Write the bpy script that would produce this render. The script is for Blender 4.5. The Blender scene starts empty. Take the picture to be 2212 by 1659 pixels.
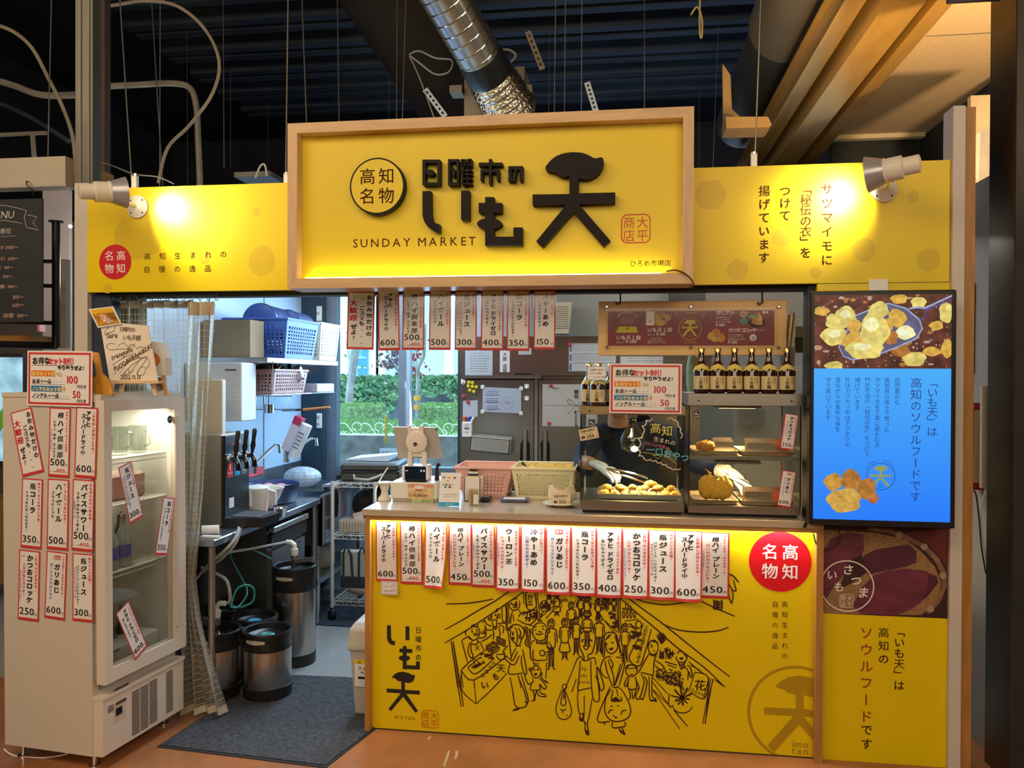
import bpy,bmesh,math,random
from math import pi,sin,cos,radians,sqrt,atan2
from mathutils import Vector,Matrix
random.seed(7)
SC=bpy.context.scene
COL=SC.collection
# ------------------------------------------------------------------ camera
F=1720.0;CX,CY=1106.0,829.5
YAW,PIT,ROL=radians(-8.0),radians(0.42),radians(0.23)
def _mul(A,B):return [[sum(A[i][k]*B[k][j] for k in range(3)) for j in range(3)] for i in range(3)]
_R=_mul([[cos(ROL),-sin(ROL),0],[sin(ROL),cos(ROL),0],[0,0,1]],
     _mul([[1,0,0],[0,cos(PIT),-sin(PIT)],[0,sin(PIT),cos(PIT)]],
          [[cos(YAW),0,-sin(YAW)],[0,1,0],[sin(YAW),0,cos(YAW)]]))
RB=[Vector((r[0],r[2],-r[1])) for r in _R]          # camera right, down, forward in world axes
CAMZ=1.55
def ray(px,py):
    a,b=(px-CX)/F,(py-CY)/F
    return RB[0]*a +RB[1]*b +RB[2]
_r=ray(1276,1606)
CAMY=CAMZ/_r.z*_r.y                                    # so that this floor point lies on the shop front, Y = 0
CAM=Vector((0,CAMY,CAMZ))
def P(px,py,Y=0.0):
    r=ray(px,py);return CAM +r*((Y-CAM.y)/r.y)
def PZ(px,py,Z=0.0):
    r=ray(px,py);return CAM +r*((Z-CAM.z)/r.z)
def PX(px,py,X=0.0):
    r=ray(px,py);return CAM +r*(X/r.x)
def mpx(Y=0.0):return (Y-CAM.y)/F                       # metres per photo pixel at depth Y
cd=bpy.data.cameras.new('camera');cam=bpy.data.objects.new('camera',cd);COL.objects.link(cam)
cd.sensor_width=36;cd.lens=36*F/2212;cd.clip_end=200;cd.clip_start=.05
m=Matrix.Identity(4)
for i in range(3):m[i][0],m[i][1],m[i][2],m[i][3]=RB[0][i],-RB[1][i],-RB[2][i],CAM[i]
cam.matrix_world=m;SC.camera=cam
# ------------------------------------------------------------------ world, light, exposure
SC.view_settings.view_transform='Standard';SC.view_settings.look='None'
SC.view_settings.gamma=1;SC.view_settings.use_curve_mapping=False
SC.view_settings.exposure=0.0
SC.cycles.max_bounces=8;SC.cycles.transparent_max_bounces=24;SC.cycles.use_denoising=True
SC.cycles.sample_clamp_indirect=4;SC.cycles.caustics_reflective=False;SC.cycles.caustics_refractive=False
W=bpy.data.worlds.new('sky');SC.world=W;W.use_nodes=True
bg=W.node_tree.nodes['Background'];bg.inputs[0].default_value=(.62,.82,1,1);bg.inputs[1].default_value=2.4
def light(name,kind,loc,energy,color,target=None,size=None,sizey=None,**kw):
    l=bpy.data.lights.new(name,kind);l.energy=energy;l.color=color
    if kind == 'AREA':
        l.shape='RECTANGLE';l.size=size;l.size_y=sizey or size
    elif size is not None and kind != 'SUN':l.shadow_soft_size=size
    for k,v in kw.items():setattr(l,k,v)
    o=bpy.data.objects.new(name,l);COL.objects.link(o);o.location=loc
    if target is not None:
        d=Vector(target)-Vector(loc);o.rotation_euler=d.to_track_quat('-Z','Y').to_euler()
    return o
light('sun','SUN',(0,5,12),10,(.8,.93,1),target=(1.2,7.2,0),angle=.02)
WARM=(1,.77,.52)
light('hall_lamp_and_fill','AREA',(-1.8,-3.4,3.9),55,WARM,target=(-.8,0,.8),size=3.0,sizey=1.2)
light('hall_lamp_and_fill','AREA',(2.4,-4.6,3.9),60,WARM,target=(.8,0,1.2),size=2.5,sizey=1.2)
light('hall_lamp_and_fill','AREA',(-3.6,-2.6,3.9),40,WARM,target=(-2.2,0,.5),size=1.6,sizey=1.2)
light('hall_lamp_and_fill','AREA',(0,-7.2,3.3),115,(1,.86,.66),target=(0,0,1.2),size=6,sizey=1.6)  # added frontal fill from far behind the camera, not a single fitting
light('kitchen_tube_light','AREA',(-1.4,1.2,2.28),46,(.60,.80,1),target=(-1.5,1.2,0),size=1.8,sizey=.4)
light('kitchen_tube_light','AREA',(.7,.9,2.28),16,(1,.93,.82),target=(.7,1.3,0),size=1.4,sizey=.3)
light('window_daylight','AREA',(-1.35,2.2,1.6),42,(.42,.70,1),target=(-1.7,0,.8),size=1.0,sizey=1.3)
light('deck_fill','AREA',(-.2,5.2,3.0),40,(.6,.76,1),target=(-.2,5.6,5),size=5,sizey=2)  # added bluish fill, hidden behind the sign, to lift the ceiling ribs
light('beam_fill','SPOT',(2.3,-.3,2.3),190,(1,.62,.26),target=(1.4,.9,3.3),size=.06,spot_size=2.3,spot_blend=1)  # added warm fill without a fitting, brightens the cream ceiling and beams
light('panel_bounce_fill','SPOT',(.75,.35,2.45),42,(1,.58,.12),target=(1.15,.9,3.2),size=.08,spot_size=2.4,spot_blend=1)  # added spot standing in for amber bounce off the lit yellow panel
light('neighbour_lamp','POINT',(-3.2,1.3,2.2),22,(1,.92,.8),size=.1)
light('neighbour_lamp','POINT',(3.2,.3,2.4),6,(1,.85,.65),size=.1)
# ------------------------------------------------------------------ materials
MT={}
def mat(name,col,rough=.55,metal=0,noise=0,ns=8,bump=0,bs=None,emit=0,alpha=1,trans=0,coat=0,stretch=None,ior=1.45,spec=.5):
    if name in MT:return MT[name]
    M=bpy.data.materials.new(name);M.use_nodes=True;nt=M.node_tree;N=nt.nodes;L=nt.links
    b=N['Principled BSDF'];c4=(*col,1)
    b.inputs['Base Color'].default_value=c4;b.inputs['Roughness'].default_value=rough
    b.inputs['Metallic'].default_value=metal;b.inputs['IOR'].default_value=ior
    b.inputs['Specular IOR Level'].default_value=spec
    if coat:b.inputs['Coat Weight'].default_value=coat;b.inputs['Coat Roughness'].default_value=.05
    if trans:b.inputs['Transmission Weight'].default_value=trans
    if alpha < 1:b.inputs['Alpha'].default_value=alpha
    if emit:b.inputs['Emission Color'].default_value=c4;b.inputs['Emission Strength'].default_value=emit
    if noise or bump:
        tc=N.new('ShaderNodeTexCoord');mp=N.new('ShaderNodeMapping');L.new(tc.outputs['Object'],mp.inputs[0])
        if stretch:mp.inputs['Scale'].default_value=stretch
        nz=N.new('ShaderNodeTexNoise');nz.inputs['Scale'].default_value=ns;nz.inputs['Detail'].default_value=5
        L.new(mp.outputs[0],nz.inputs[0])
        if noise:
            r=N.new('ShaderNodeValToRGB');e=r.color_ramp.elements
            e[0].position=.3;e[1].position=.7
            e[0].color=tuple(max(0,x*(1-noise)) for x in col)+(1,);e[1].color=tuple(min(1,x*(1+noise)) for x in col)+(1,)
            L.new(nz.outputs[0],r.inputs[0]);L.new(r.outputs[0],b.inputs['Base Color'])
        if bump:
            bp=N.new('ShaderNodeBump');bp.inputs['Strength'].default_value=bump;bp.inputs['Distance'].default_value=.01
            if bs:
                n2=N.new('ShaderNodeTexNoise');n2.inputs['Scale'].default_value=bs;L.new(mp.outputs[0],n2.inputs[0]);L.new(n2.outputs[0],bp.inputs['Height'])
            else:L.new(nz.outputs[0],bp.inputs['Height'])
            L.new(bp.outputs[0],b.inputs['Normal'])
    MT[name]=M;return M
def glass(name,tint=(1,1,1),refl=.08,rough=.02):
    """thin clear sheet: mostly transparent, a little mirror"""
    if name in MT:return MT[name]
    M=bpy.data.materials.new(name);M.use_nodes=True;nt=M.node_tree;N=nt.nodes;L=nt.links
    N.remove(N['Principled BSDF']);o=N['Material Output']
    t=N.new('ShaderNodeBsdfTransparent');t.inputs[0].default_value=(*tint,1)
    g=N.new('ShaderNodeBsdfGlossy');g.inputs['Roughness'].default_value=rough
    l0=N.new('ShaderNodeLayerWeight');l0.inputs[0].default_value=.5;lw=N.new('ShaderNodeMath');lw.operation='POWER';lw.inputs[1].default_value=4;L.new(l0.outputs['Facing'],lw.inputs[0])
    ml=N.new('ShaderNodeMath');ml.operation='MULTIPLY_ADD';ml.inputs[1].default_value=.8;ml.inputs[2].default_value=refl*.3
    L.new(lw.outputs[0],ml.inputs[0])
    mx=N.new('ShaderNodeMixShader');L.new(ml.outputs[0],mx.inputs[0]);L.new(t.outputs[0],mx.inputs[1]);L.new(g.outputs[0],mx.inputs[2])
    L.new(mx.outputs[0],o.inputs[0]);MT[name]=M;return M
YEL=mat('sign_yellow',(.76,.565,.0),.42,noise=.02,ns=3,bump=.02,bs=200)
YEL2=mat('sign_blotch',(.64,.46,.01),.42,noise=.02,ns=3)
BLK=mat('print_black',(.018,.013,.012),.5,noise=.1)
BRN=mat('print_brown',(.06,.016,.007),.7,noise=.1,spec=.1)
RED=mat('print_red',(.55,.008,.02),.45,noise=.03)
REDB=mat('border_red',(.62,.045,.04),.5,noise=.04)
BLU=mat('print_blue',(.05,.1,.5),.5,noise=.04)
PAP=mat('paper_white',(.82,.79,.77),.35,noise=.02,ns=4)
CRM=mat('print_cream',(.8,.72,.66),.5,noise=.03)
WOODL=mat('pale_maple',(.62,.41,.21),.45,noise=.12,ns=6,bump=.05,stretch=(1,8,8))
WOODV=mat('pale_maple_upright',(.62,.41,.21),.45,noise=.12,ns=6,bump=.05,stretch=(8,8,1))
WOODB=mat('brown_oak',(.42,.2,.05),.45,noise=.18,ns=5,bump=.06,stretch=(1,9,9))
WOODBV=mat('brown_oak_upright',(.42,.2,.05),.45,noise=.18,ns=5,bump=.06,stretch=(9,9,1))
PINE=mat('pine_board',(.66,.42,.16),.45,noise=.1,ns=4,bump=.04,stretch=(1,9,9))
STEEL=mat('brushed_steel',(.52,.51,.5),.3,1,noise=.08,ns=12,bump=.02,stretch=(1,1,30))
STEELH=mat('brushed_steel_dark',(.3,.29,.28),.34,1,noise=.12,ns=10,stretch=(30,1,1))
CHR=mat('chrome',(.8,.8,.8),.12,1,noise=.02)
WHT=mat('enamel_white',(.76,.74,.7),.35,noise=.02,ns=2)
BLKP=mat('black_plastic',(.012,.012,.014),.35,noise=.15)
BLKM=mat('black_matte',(.02,.02,.022),.7,noise=.2)
GRYM=mat('grey_paint',(.2,.2,.2),.5,noise=.08)
NAVY=mat('navy_paint',(.02,.03,.05),.6,noise=.1)
WPL=mat('white_plastic',(.8,.76,.7),.4,noise=.02)
# ------------------------------------------------------------------ mesh builder
class MB:
    def __init__(s):s.v=[];s.f=[];s.m=[];s.mats=[];s.T=None;s.uv=None
    def mi(s,m):
        if m not in s.mats:s.mats.append(m)
        return s.mats.index(m)
    def add(s,vs,fs,m):
        n=len(s.v);k=s.mi(m)
        s.v.extend([tuple(s.T @ Vector(q)) for q in vs] if s.T else [tuple(q) for q in vs])
        for f in fs:s.f.append([i+n for i in f]);s.m.append(k)
        return s
    def box(s,a,b,m,bev=0):
        (x0,y0,z0),(x1,y1,z1)=[min(p,q) for p,q in zip(a,b)],[max(p,q) for p,q in zip(a,b)]
        if bev:
            c=bev
            pr=[(x0+c,y0),(x1-c,y0),(x1,y0+c),(x1,y1-c),(x1-c,y1),(x0+c,y1),(x0,y1-c),(x0,y0+c)]
            cx,cy=(x0+x1)/2,(y0+y1)/2
            def ins(p):return (p[0]+(c if p[0] < cx else -c),p[1]+(c if p[1] < cy else -c))
            rings=[[(*ins(p),z0) for p in pr],[(*p,z0+c) for p in pr],[(*p,z1-c) for p in pr],[(*ins(p),z1) for p in pr]]
            return s.loft(rings,m)
        v=[(x0,y0,z0),(x1,y0,z0),(x1,y1,z0),(x0,y1,z0),(x0,y0,z1),(x1,y0,z1),(x1,y1,z1),(x0,y1,z1)]
        return s.add(v,[(3,2,1,0),(4,5,6,7),(0,1,5,4),(1,2,6,5),(2,3,7,6),(3,0,4,7)],m)
    def obox(s,c,sz,rot,m):
        """oriented box; rot = Matrix 3x3"""
        x,y,z=[q/2 for q in sz];v=[Vector(c)+rot @ Vector((i*x,j*y,k*z)) for k in (-1,1) for i,j in ((-1,-1),(1,-1),(1,1),(-1,1))]
        return s.add(v,[(3,2,1,0),(4,5,6,7),(0,1,5,4),(1,2,6,5),(2,3,7,6),(3,0,4,7)],m)
    def loft(s,rings,m,cap=True,closed=True):
        n=len(rings[0]);v=[p for r in rings for p in r];f=[]
        for i in range(len(rings)-1):
            for j in range(n if closed else n-1):
                k=(j+1) % n;f.append((i*n+j,i*n+k,(i+1)*n+k,(i+1)*n+j))
        if cap and closed:f.append(tuple(range(n-1,-1,-1)));f.append(tuple((len(rings)-1)*n+i for i in range(n)))
        return s.add(v,f,m)
    def tube(s,pts,r,m,n=8,cap=True):
        pts=[Vector(p) for p in pts];rings=[];up=None
        for i,p in enumerate(pts):
            d=(pts[min(i+1,len(pts)-1)]-pts[max(i-1,0)]).normalized()
            if up is None:up=d.orthogonal().normalized()
            up=(up-d*up.dot(d)).normalized();w=d.cross(up)
            rr=r[i] if isinstance(r,(list,tuple)) else r
            rings.append([p+(up*cos(2*pi*k/n)+w*sin(2*pi*k/n))*rr for k in range(n)])
        return s.loft(rings,m,cap)
    def lathe(s,prof,m,c=(0,0,0),n=20,cap=True,axis=None):
        """prof: (r, z) list; axis: Matrix3 turning z"""
        R=axis or Matrix.Identity(3)
        return s.loft([[Vector(c)+R @ Vector((r*cos(2*pi*k/n),r*sin(2*pi*k/n),z)) for k in range(n)] for r,z in prof],m,cap)
    def prism(s,poly,y0,y1,m):
        """poly of (x, z), extruded in Y"""
        n=len(poly);v=[(x,y0,z) for x,z in poly]+[(x,y1,z) for x,z in poly]
        return s.add(v,[tuple(range(n)),tuple(range(2*n-1,n-1,-1))]+[(i,i+n,(i+1) % n+n,(i+1) % n) for i in range(n)],m)
    def sph(s,c,r,m,n=12,k=8):
        r=r if isinstance(r,(tuple,list)) else (r,r,r)
        rings=[[(c[0]+r[0]*sin(pi*i/k)*cos(2*pi*j/n),c[1]+r[1]*sin(pi*i/k)*sin(2*pi*j/n),c[2]-r[2]*cos(pi*i/k)) for j in range(n)] for i in [.02]+list(range(1,k))+[k-.02]]
        return s.loft(rings,m)
    def build(s,name,parent=None,smooth=False,bevel=0,loc=None):
        me=bpy.data.meshes.new(name);me.from_pydata(s.v,[],s.f)
        for q in s.mats:me.materials.append(q)
        me.polygons.foreach_set('material_index',s.m)
        if smooth:
            me.polygons.foreach_set('use_smooth',[True]*len(s.f))
            try:me.set_sharp_from_angle(angle=radians(38))
            except Exception:pass
        me.update();o=bpy.data.objects.new(name,me);COL.objects.link(o)
        if parent:o.parent=parent
        if loc:o.location=loc
        if bevel:
            b=o.modifiers.new('b','BEVEL');b.width=bevel;b.segments=2;b.limit_method='ANGLE'
        return o
def tag(o,label=None,cat=None,group=None,kind=None):
    if label:o['label']=label
    if cat:o['category']=cat
    if group:o['group']=group
    if kind:o['kind']=kind
    return o
def thing(name,label,cat,loc=(0,0,0),rz=0,group=None):
    o=bpy.data.objects.new(name,None);COL.objects.link(o);o.location=loc;o.rotation_euler=(0,0,rz);o.empty_display_size=.05
    return tag(o,label,cat,group)
def dup(root,M,label=None,group=None):
    r=root.copy();COL.objects.link(r);r.matrix_world=M
    if label:r['label']=label
    if group:r['group']=group
    def rec(a,b):
        for ch in list(a.children):
            c=ch.copy();COL.objects.link(c);c.parent=b;rec(ch,c)
    rec(root,r);return r
def struct(name,mb,**kw):return tag(mb.build(name,**kw),kind='structure')
# ------------------------------------------------------------------ lettering on flat boards
_fc=bpy.data.curves.new('glyph','FONT');_fc.resolution_u=2
_fo=bpy.data.objects.new('glyph',_fc);GC={}
def glyph(ch,w=0.0):
    k=(ch,w)
    if k not in GC:
        _fc.offset=w;_fc.body=ch;me=bpy.data.meshes.new_from_object(_fo)
        GC[k]=([(v.co.x,v.co.y) for v in me.vertices],[tuple(p.vertices) for p in me.polygons])
        bpy.data.meshes.remove(me)
    return GC[k]
ADV={}
def adv(ch):
    if ord(ch) > 0x2000 or ch == '¥':return 1.0
    if ch == ' ':return .3
    vs,_=glyph(ch);return (max(v[0] for v in vs)+.09) if vs else .3
class Board:
    """flat print; fn maps (u, v, layer) to a local 3-D point"""
    def __init__(s,fn):s.fn=fn;s.mb=MB();s.k=0
    def put(s,pts,faces,m,lay=1):
        s.k=(s.k+1) % 40;lay += s.k*.02;s.mb.add([s.fn(u,v,lay) for u,v in pts],faces,m);return s
    def poly(s,pts,m,lay=1):return s.put(pts,[tuple(range(len(pts)))],m,lay)
    def rect(s,u0,v0,u1,v1,m,lay=1):return s.poly([(u0,v0),(u1,v0),(u1,v1),(u0,v1)],m,lay)
    def disc(s,u,v,r,m,lay=1,n=40,ry=None):return s.poly([(u+r*cos(2*pi*k/n),v+(ry or r)*sin(2*pi*k/n)) for k in range(n)],m,lay)
    def ring(s,u,v,r,w,m,lay=1,n=48,a0=0,a1=2*pi):
        q=[(u+rr*cos(a0+(a1-a0)*k/n),v+rr*sin(a0+(a1-a0)*k/n)) for k in range(n+1) for rr in (r-w/2,r+w/2)]
        return s.put(q,[(2*k,2*k+1,2*k+3,2*k+2) for k in range(n)],m,lay)
    def line(s,pts,w,m,lay=1,close=False,sm=0):
        pts=list(pts)+([pts[0]] if close else []);q=[]
        if sm and len(pts) > 2:
            o=[]
            for i in range(len(pts)-1):
                p=[pts[max(i-1,0)],pts[i],pts[i+1],pts[min(i+2,len(pts)-1)]]
                for k in range(sm):t=k/sm;o.append(tuple(.5*(2*p[1][j]+(p[2][j]-p[0][j])*t+(2*p[0][j]-5*p[1][j]+4*p[2][j]-p[3][j])*t*t+(3*p[1][j]-p[0][j]-3*p[2][j]+p[3][j])*t**3) for j in (0,1)))
            pts=o+[pts[-1]]
        n=len(pts)
        for i,p in enumerate(pts):
            a=pts[max(i-1,0)];b=pts[min(i+1,n-1)]
            if close and i in (0,n-1):a,b=pts[n-2],pts[1]
            dx,dy=b[0]-a[0],b[1]-a[1];l=sqrt(dx*dx+dy*dy) or 1
            ww=w*(.75+.25*sin(pi*i/max(1,n-1)))
            q += [(p[0]-dy/l*ww/2,p[1]+dx/l*ww/2),(p[0]+dy/l*ww/2,p[1]-dx/l*ww/2)]
        return s.put(q,[(2*i,2*i+1,2*i+3,2*i+2) for i in range(n-1)],m,lay)
    def ch(s,c,u,v,sz,m,w=0.0,lay=2,rot=0,shear=0,sx=1):
        if w and c < '\x7f' and w < .025:w=min(w,.014)
        if w and (c > '一' or c < '\x7f' and w >= .025):
            d=sz*w*.55
            s.ch(c,u-d,v-d*.4,sz,m,0,lay,rot,shear,sx);s.ch(c,u+d,v-d*.2,sz,m,0,lay,rot,shear,sx);return s.ch(c,u,v+d*.6,sz,m,0,lay,rot,shear,sx)
        if c in ' 　':return s
        vs,fs=glyph(c,w);o=[]
        for x,y in vs:
            x,y=x+shear*(y-.38),y
            if rot:x,y=.5+(x-.5)*cos(rot)-(y-.38)*sin(rot),.38+(x-.5)*sin(rot)+(y-.38)*cos(rot)
            o.append((u+x*sz*sx,v+(y+.12)*sz))
        return s.put(o,fs,m,lay)
    def text(s,t,u,v,sz,m,w=0.0,lay=2,gap=1.0,align='l',shear=0,slope=0,sx=1):
        L=sum(adv(c)*sz*gap*sx for c in t)
        if align == 'c':u -= L/2
        if align == 'r':u -= L
        u0=u
        for c in t:s.ch(c,u,v+(u-u0)*slope,sz,m,w,lay,shear=shear,sx=sx);u += adv(c)*sz*gap*sx
        return s
    def vtext(s,t,u,v,sz,m,w=0.0,lay=2,gap=1.0,shear=0,sx=1,lean=0):
        """vertical text, centred on u, starting at the top v"""
        v0=v
        for c in t:
            x=u-sz*sx/2+(v0-v)*lean
            if c in 'ー「」（）〜':s.ch(c,x,v-sz,sz,m,w,lay,rot=-pi/2,sx=sx)
            elif c in '、。':s.ch(c,x+.6*sz,v-sz*.45,sz,m,w,lay)
            elif c in 'っょゅゃッョュャィェぁぃ':s.ch(c,x+.1*sz,v-sz*.92,sz,m,w,lay,shear=shear,sx=sx)
            elif c == '！':s.ch(c,x+.28*sz*sx,v-sz,sz,m,w,lay,shear=.2,sx=sx)
            elif ord(c) < 0x2000:s.ch(c,x+.2*sz,v-sz,sz,m,w,lay)
            else:s.ch(c,x,v-sz,sz,m,w,lay,shear=shear,sx=sx)
            v -= sz*gap*(.5 if c in '、 　' else 1)
        return s
    def build(s,name,parent=None):return s.mb.build(name,parent)
def facade(Y,e=.0003):
    """board in the plane Y; u = X, v = Z"""
    return Board(lambda u,v,l:(u,Y-e*l,v))
def FP(px,py,Y=0.0):
    p=P(px,py,Y);return (p.x,p.z)
# ================================================================== the setting
def rb(mb,x0,x1,y0,y1,z0,z1,m):return mb.box((x0,y0,z0),(x1,y1,z1),m)
KW=-2.36
# hall floor: worn terracotta paint
FM=mat('terracotta_floor',(.36,.14,.055),.25,noise=.32,ns=2.2,bump=.03,bs=14,coat=.2)
def _floor():
    M=FM;nt=M.node_tree;N=nt.nodes;L=nt.links;b=N['Principled BSDF']
    tc=N.new('ShaderNodeTexCoord');n1=N.new('ShaderNodeTexNoise');n1.inputs['Scale'].default_value=9;n1.inputs['Detail'].default_value=8
    L.new(tc.outputs['Object'],n1.inputs[0]);cr=N.new('ShaderNodeValToRGB')
    cr.color_ramp.elements[0].position=.60;cr.color_ramp.elements[1].position=.75;cr.color_ramp.elements[1].color=(.6,.6,.6,1)
    L.new(n1.outputs[0],cr.inputs[0]);mx=N.new('ShaderNodeMixRGB');mx.inputs[2].default_value=(.2,.13,.08,1)
    L.new(cr.outputs[0],mx.inputs[0]);src=b.inputs['Base Color'].links[0].from_socket
    L.new(src,mx.inputs[1]);L.new(mx.outputs[0],b.inputs['Base Color'])
_floor()
fl=struct('floor',MB().box((-7,-8,-.1),(5,.3,0),FM))
struct('floor',MB().box((-7,.3,-.1),(5,2.8,0),mat('grey_vinyl',(.3,.3,.29),.12,noise=.06,ns=3,bump=.06,bs=5)))
b=Board(lambda u,v,l:(u,v,.0004*l))
SCR=mat('floor_scratch',(.45,.36,.22),.6,noise=.1)
for a in (((959,1655),(964,1640),(970,1622)),((983,1640),(987,1628),(986,1622)),((925,1597),(930,1591)),((946,1582),(951,1578))):
    b.line([(PZ(*q).x,PZ(*q).y) for q in a],.012,SCR)
tag(b.build('floor_scratches',fl),kind='stuff')
# ceiling deck with steel ribs, dark
DK=mat('dark_deck',(.016,.019,.027),.7,noise=.3,ns=3)
RIB=mat('deck_rib_blue',(.06,.08,.11),.4,.3,noise=.3,ns=2,stretch=(.6,6,6))
CEI=struct('ceiling',MB().box((-7,-8,5.2),(5,8.3,5.3),DK))
for i in range(11):
    y=.3+i*.62
    for k in (0,.2):
        MB().box((-5,y+k,5.06),(4.2,y+k+.11,5.2),RIB).build('deck_rib',CEI)
struct('wall_back',MB().box((-7,8.2,2.9),(5,8.3,5.2),DK).box((-7,2.75,2.85),(5,8.2,2.9),DK))  # far wall, plus an added slab that keeps daylight off the dark deck
struct('wall_back',MB().box((-7,2.75,0),(KW-.05,2.8,2.9),mat('neighbour_wall',(.12,.1,.085),.7,noise=.1)).box((1.6,2.75,0),(5,2.8,2.9),mat('neighbour_wall',(.12,.1,.085))))
struct('wall_left',MB().box((-7.1,-8,0),(-7,8.3,5.3),DK))
struct('wall_right',MB().box((5,-8,0),(5.1,8.3,5.3),DK))
struct('wall_front',MB().box((-7,-8.1,0),(5,-8,5.3),mat('hall_wall',(.10,.07,.045),.7,noise=.2)))
# kitchen shell
KB=mat('kitchen_panel_blue',(.45,.58,.74),.28,noise=.03,ns=1.5)
KG=mat('kitchen_panel_grey',(.30,.31,.32),.5,noise=.05,ns=1.5)
wl=struct('wall_left',MB().box((KW-.05,.3,0),(KW,2.32,2.42),KB))
for y in (.9,1.6):MB().box((KW,y,.9),(KW+.004,y+.006,2.42),GRYM).build('panel_joint',wl)
xr=P(1752,900,.9).x
struct('wall_right',MB().box((1.5,.1,0),(1.55,2.72,2.4),KG))
# black corner behind the curtain (left end of the stall)
struct('trim_1',MB().box((P(189,700).x-.02,.03,0),(P(189,700).x+.1,.09,P(300,634).z),NAVY).box((P(193,700,.3).x,.3,0),(KW-.05,.34,2.4),NAVY))
# window wall at the back
WY=2.30;G0=P(731,700,WY).x;G1=P(1000,700,WY).x;zs=P(800,992,WY).z;ALU=mat('aluminium_grey',(.20,.24,.28),.4,.6,noise=.06)
zt=2.35;pil=(P(678,800,WY).x,P(708,800,WY).x);mul=(P(864,800,WY).x,P(887,800,WY).x)
struct('wall_back',MB().box((pil[1]+.0,WY,0),(1.55,WY+.05,zs-.22),KB).box((pil[1],WY,zt),(1.55,WY+.05,2.6),KB).box((G1,WY,zs-.22),(1.55,WY+.05,zt),KG))
struct('trim_2',MB().box((KW,WY-.08,0),(pil[1],WY+.04,2.6),mat('dark_teal_pillar',(.022,.045,.065),.5,noise=.1)))
win=struct('window_1',MB().box((G0,WY-.03,zs-.22),(G1,WY+.06,zs-.12),mat('brown_sill',(.035,.025,.03),.5,noise=.1)).box((G0,WY-.04,zs-.12),(G1,WY+.06,zs-.05),ALU).box((G0,WY-.02,zt-.06),(G1,WY+.05,zt),ALU))
MB().box((pil[1],WY-.03,zs-.2),(G0,WY+.04,zt),ALU).build('window_jamb',win)
MB().box((mul[0],WY-.04,zs-.12),(mul[1]-.03,WY+.04,zt),ALU).box((mul[1]-.03,WY-.02,zs-.12),(mul[1],WY+.04,zt),mat('aluminium_light',(.5,.58,.68),.35,.5,noise=.04)).build('window_mullion',win)
MB().box((G1-.03,WY-.03,zs-.12),(G1+.03,WY+.04,zt),BLKM).build('window_jamb',win)
GL=glass('window_glass',(.86,.97,1))
for a,c in ((G0,mul[0]),(mul[1],G1-.03)):MB().box((a,WY,zs-.05),(c,WY+.006,zt-.06),GL).build('pane',win)
# notice stuck at the window foot
nb=Board(lambda u,v,l:(u,WY-.045-.0006*l,v));a=P(820,968,WY-.05);nb.rect(a.x,a.z-.22,a.x+.33,a.z,mat('pale_notice',(.45,.58,.68),.5,noise=.04))
for k in range(4):
    for j in range(9):nb.ch('営業時間のお知らせ'[j],a.x+.01+j*.033,a.z-.05-k*.05,.03,mat('notice_ink',(.12,.2,.3),.6,noise=.05),0.02)
tag(nb.build('window_notice'),'pale blue printed notice on the foot of the back window','notice')
# power points on the pillar and a wall panel
for k,(px,py) in enumerate(((688,909),(688,677))):
    p=P(px,py,WY-.1);t=thing('wall_socket',['white four-hole wall socket on the dark pillar by the window','white switch plate high on the dark pillar by the window'][k],'socket',(p.x,WY-.08,p.z))
    MB().box((-.02,-.012,-.055),(.02,0,.055),WPL,.003).build('face_plate',t)
    for i in ((-1,1) if k == 0 else (0,)):
        for j in (-1,1):MB().box((-.009+j*.006-.002,-.014,i*.025-.009),(-.009+j*.006+.004,-.012,i*.025+.009),GRYM).build('slot',t)
# ------------------------------------------------------------------ right ceiling slab, beams
CRC=mat('cream_ceiling',(.62,.50,.38),.85,noise=.05,ns=30)
cs=struct('ceiling',MB().box((1.49,-.6,3.3),(2.12,2.75,3.36),CRC).box((2.12,-.6,3.3),(2.9,1.25,3.36),CRC))
ys=P(1700,400,0);MB().box((1.49,.93,3.297),(2.9,.937,3.3),GRYM).build('panel_joint',cs)
MB().box((1.45,2.6,3.27),(2.1,2.66,3.31),WPL).build('ceiling_batten',cs)
struct('wall_right',MB().box((2.12,1.25,2.2),(2.16,2.8,3.3),NAVY).box((1.5,2.75,2.85),(2.12,2.79,3.3),NAVY))
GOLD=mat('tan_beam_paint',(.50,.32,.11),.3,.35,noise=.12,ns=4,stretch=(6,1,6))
bm_=thing('ceiling_beam','tan painted steel beam nearest the round duct','beam',(0,0,0))
MB().box((.97,-1.5,3.246),(1.065,3.9,3.256),GOLD).build('lower_flange',bm_)
MB().box((.945,-1.5,3.37),(1.09,3.9,3.38),GOLD).build('upper_flange',bm_)
MB().box((.98,-1.5,3.256),(1.03,3.9,3.37),GOLD).build('web',bm_)
bm_=thing('ceiling_beam','wider tan beam between the steel beam and cream ceiling','beam',(0,0,0))
MB().box((1.10,-1.5,3.158),(1.264,3.9,3.34),GOLD).build('boxing',bm_)
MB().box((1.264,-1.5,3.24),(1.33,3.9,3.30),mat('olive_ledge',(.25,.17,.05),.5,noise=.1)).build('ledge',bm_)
MB().box((1.34,-1.5,3.20),(1.42,3.9,3.28),GOLD).build('side_rail',bm_)
MB().box((1.43,-1.5,3.27),(1.49,3.9,3.36),CRC).build('edge_strip',bm_)
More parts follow.
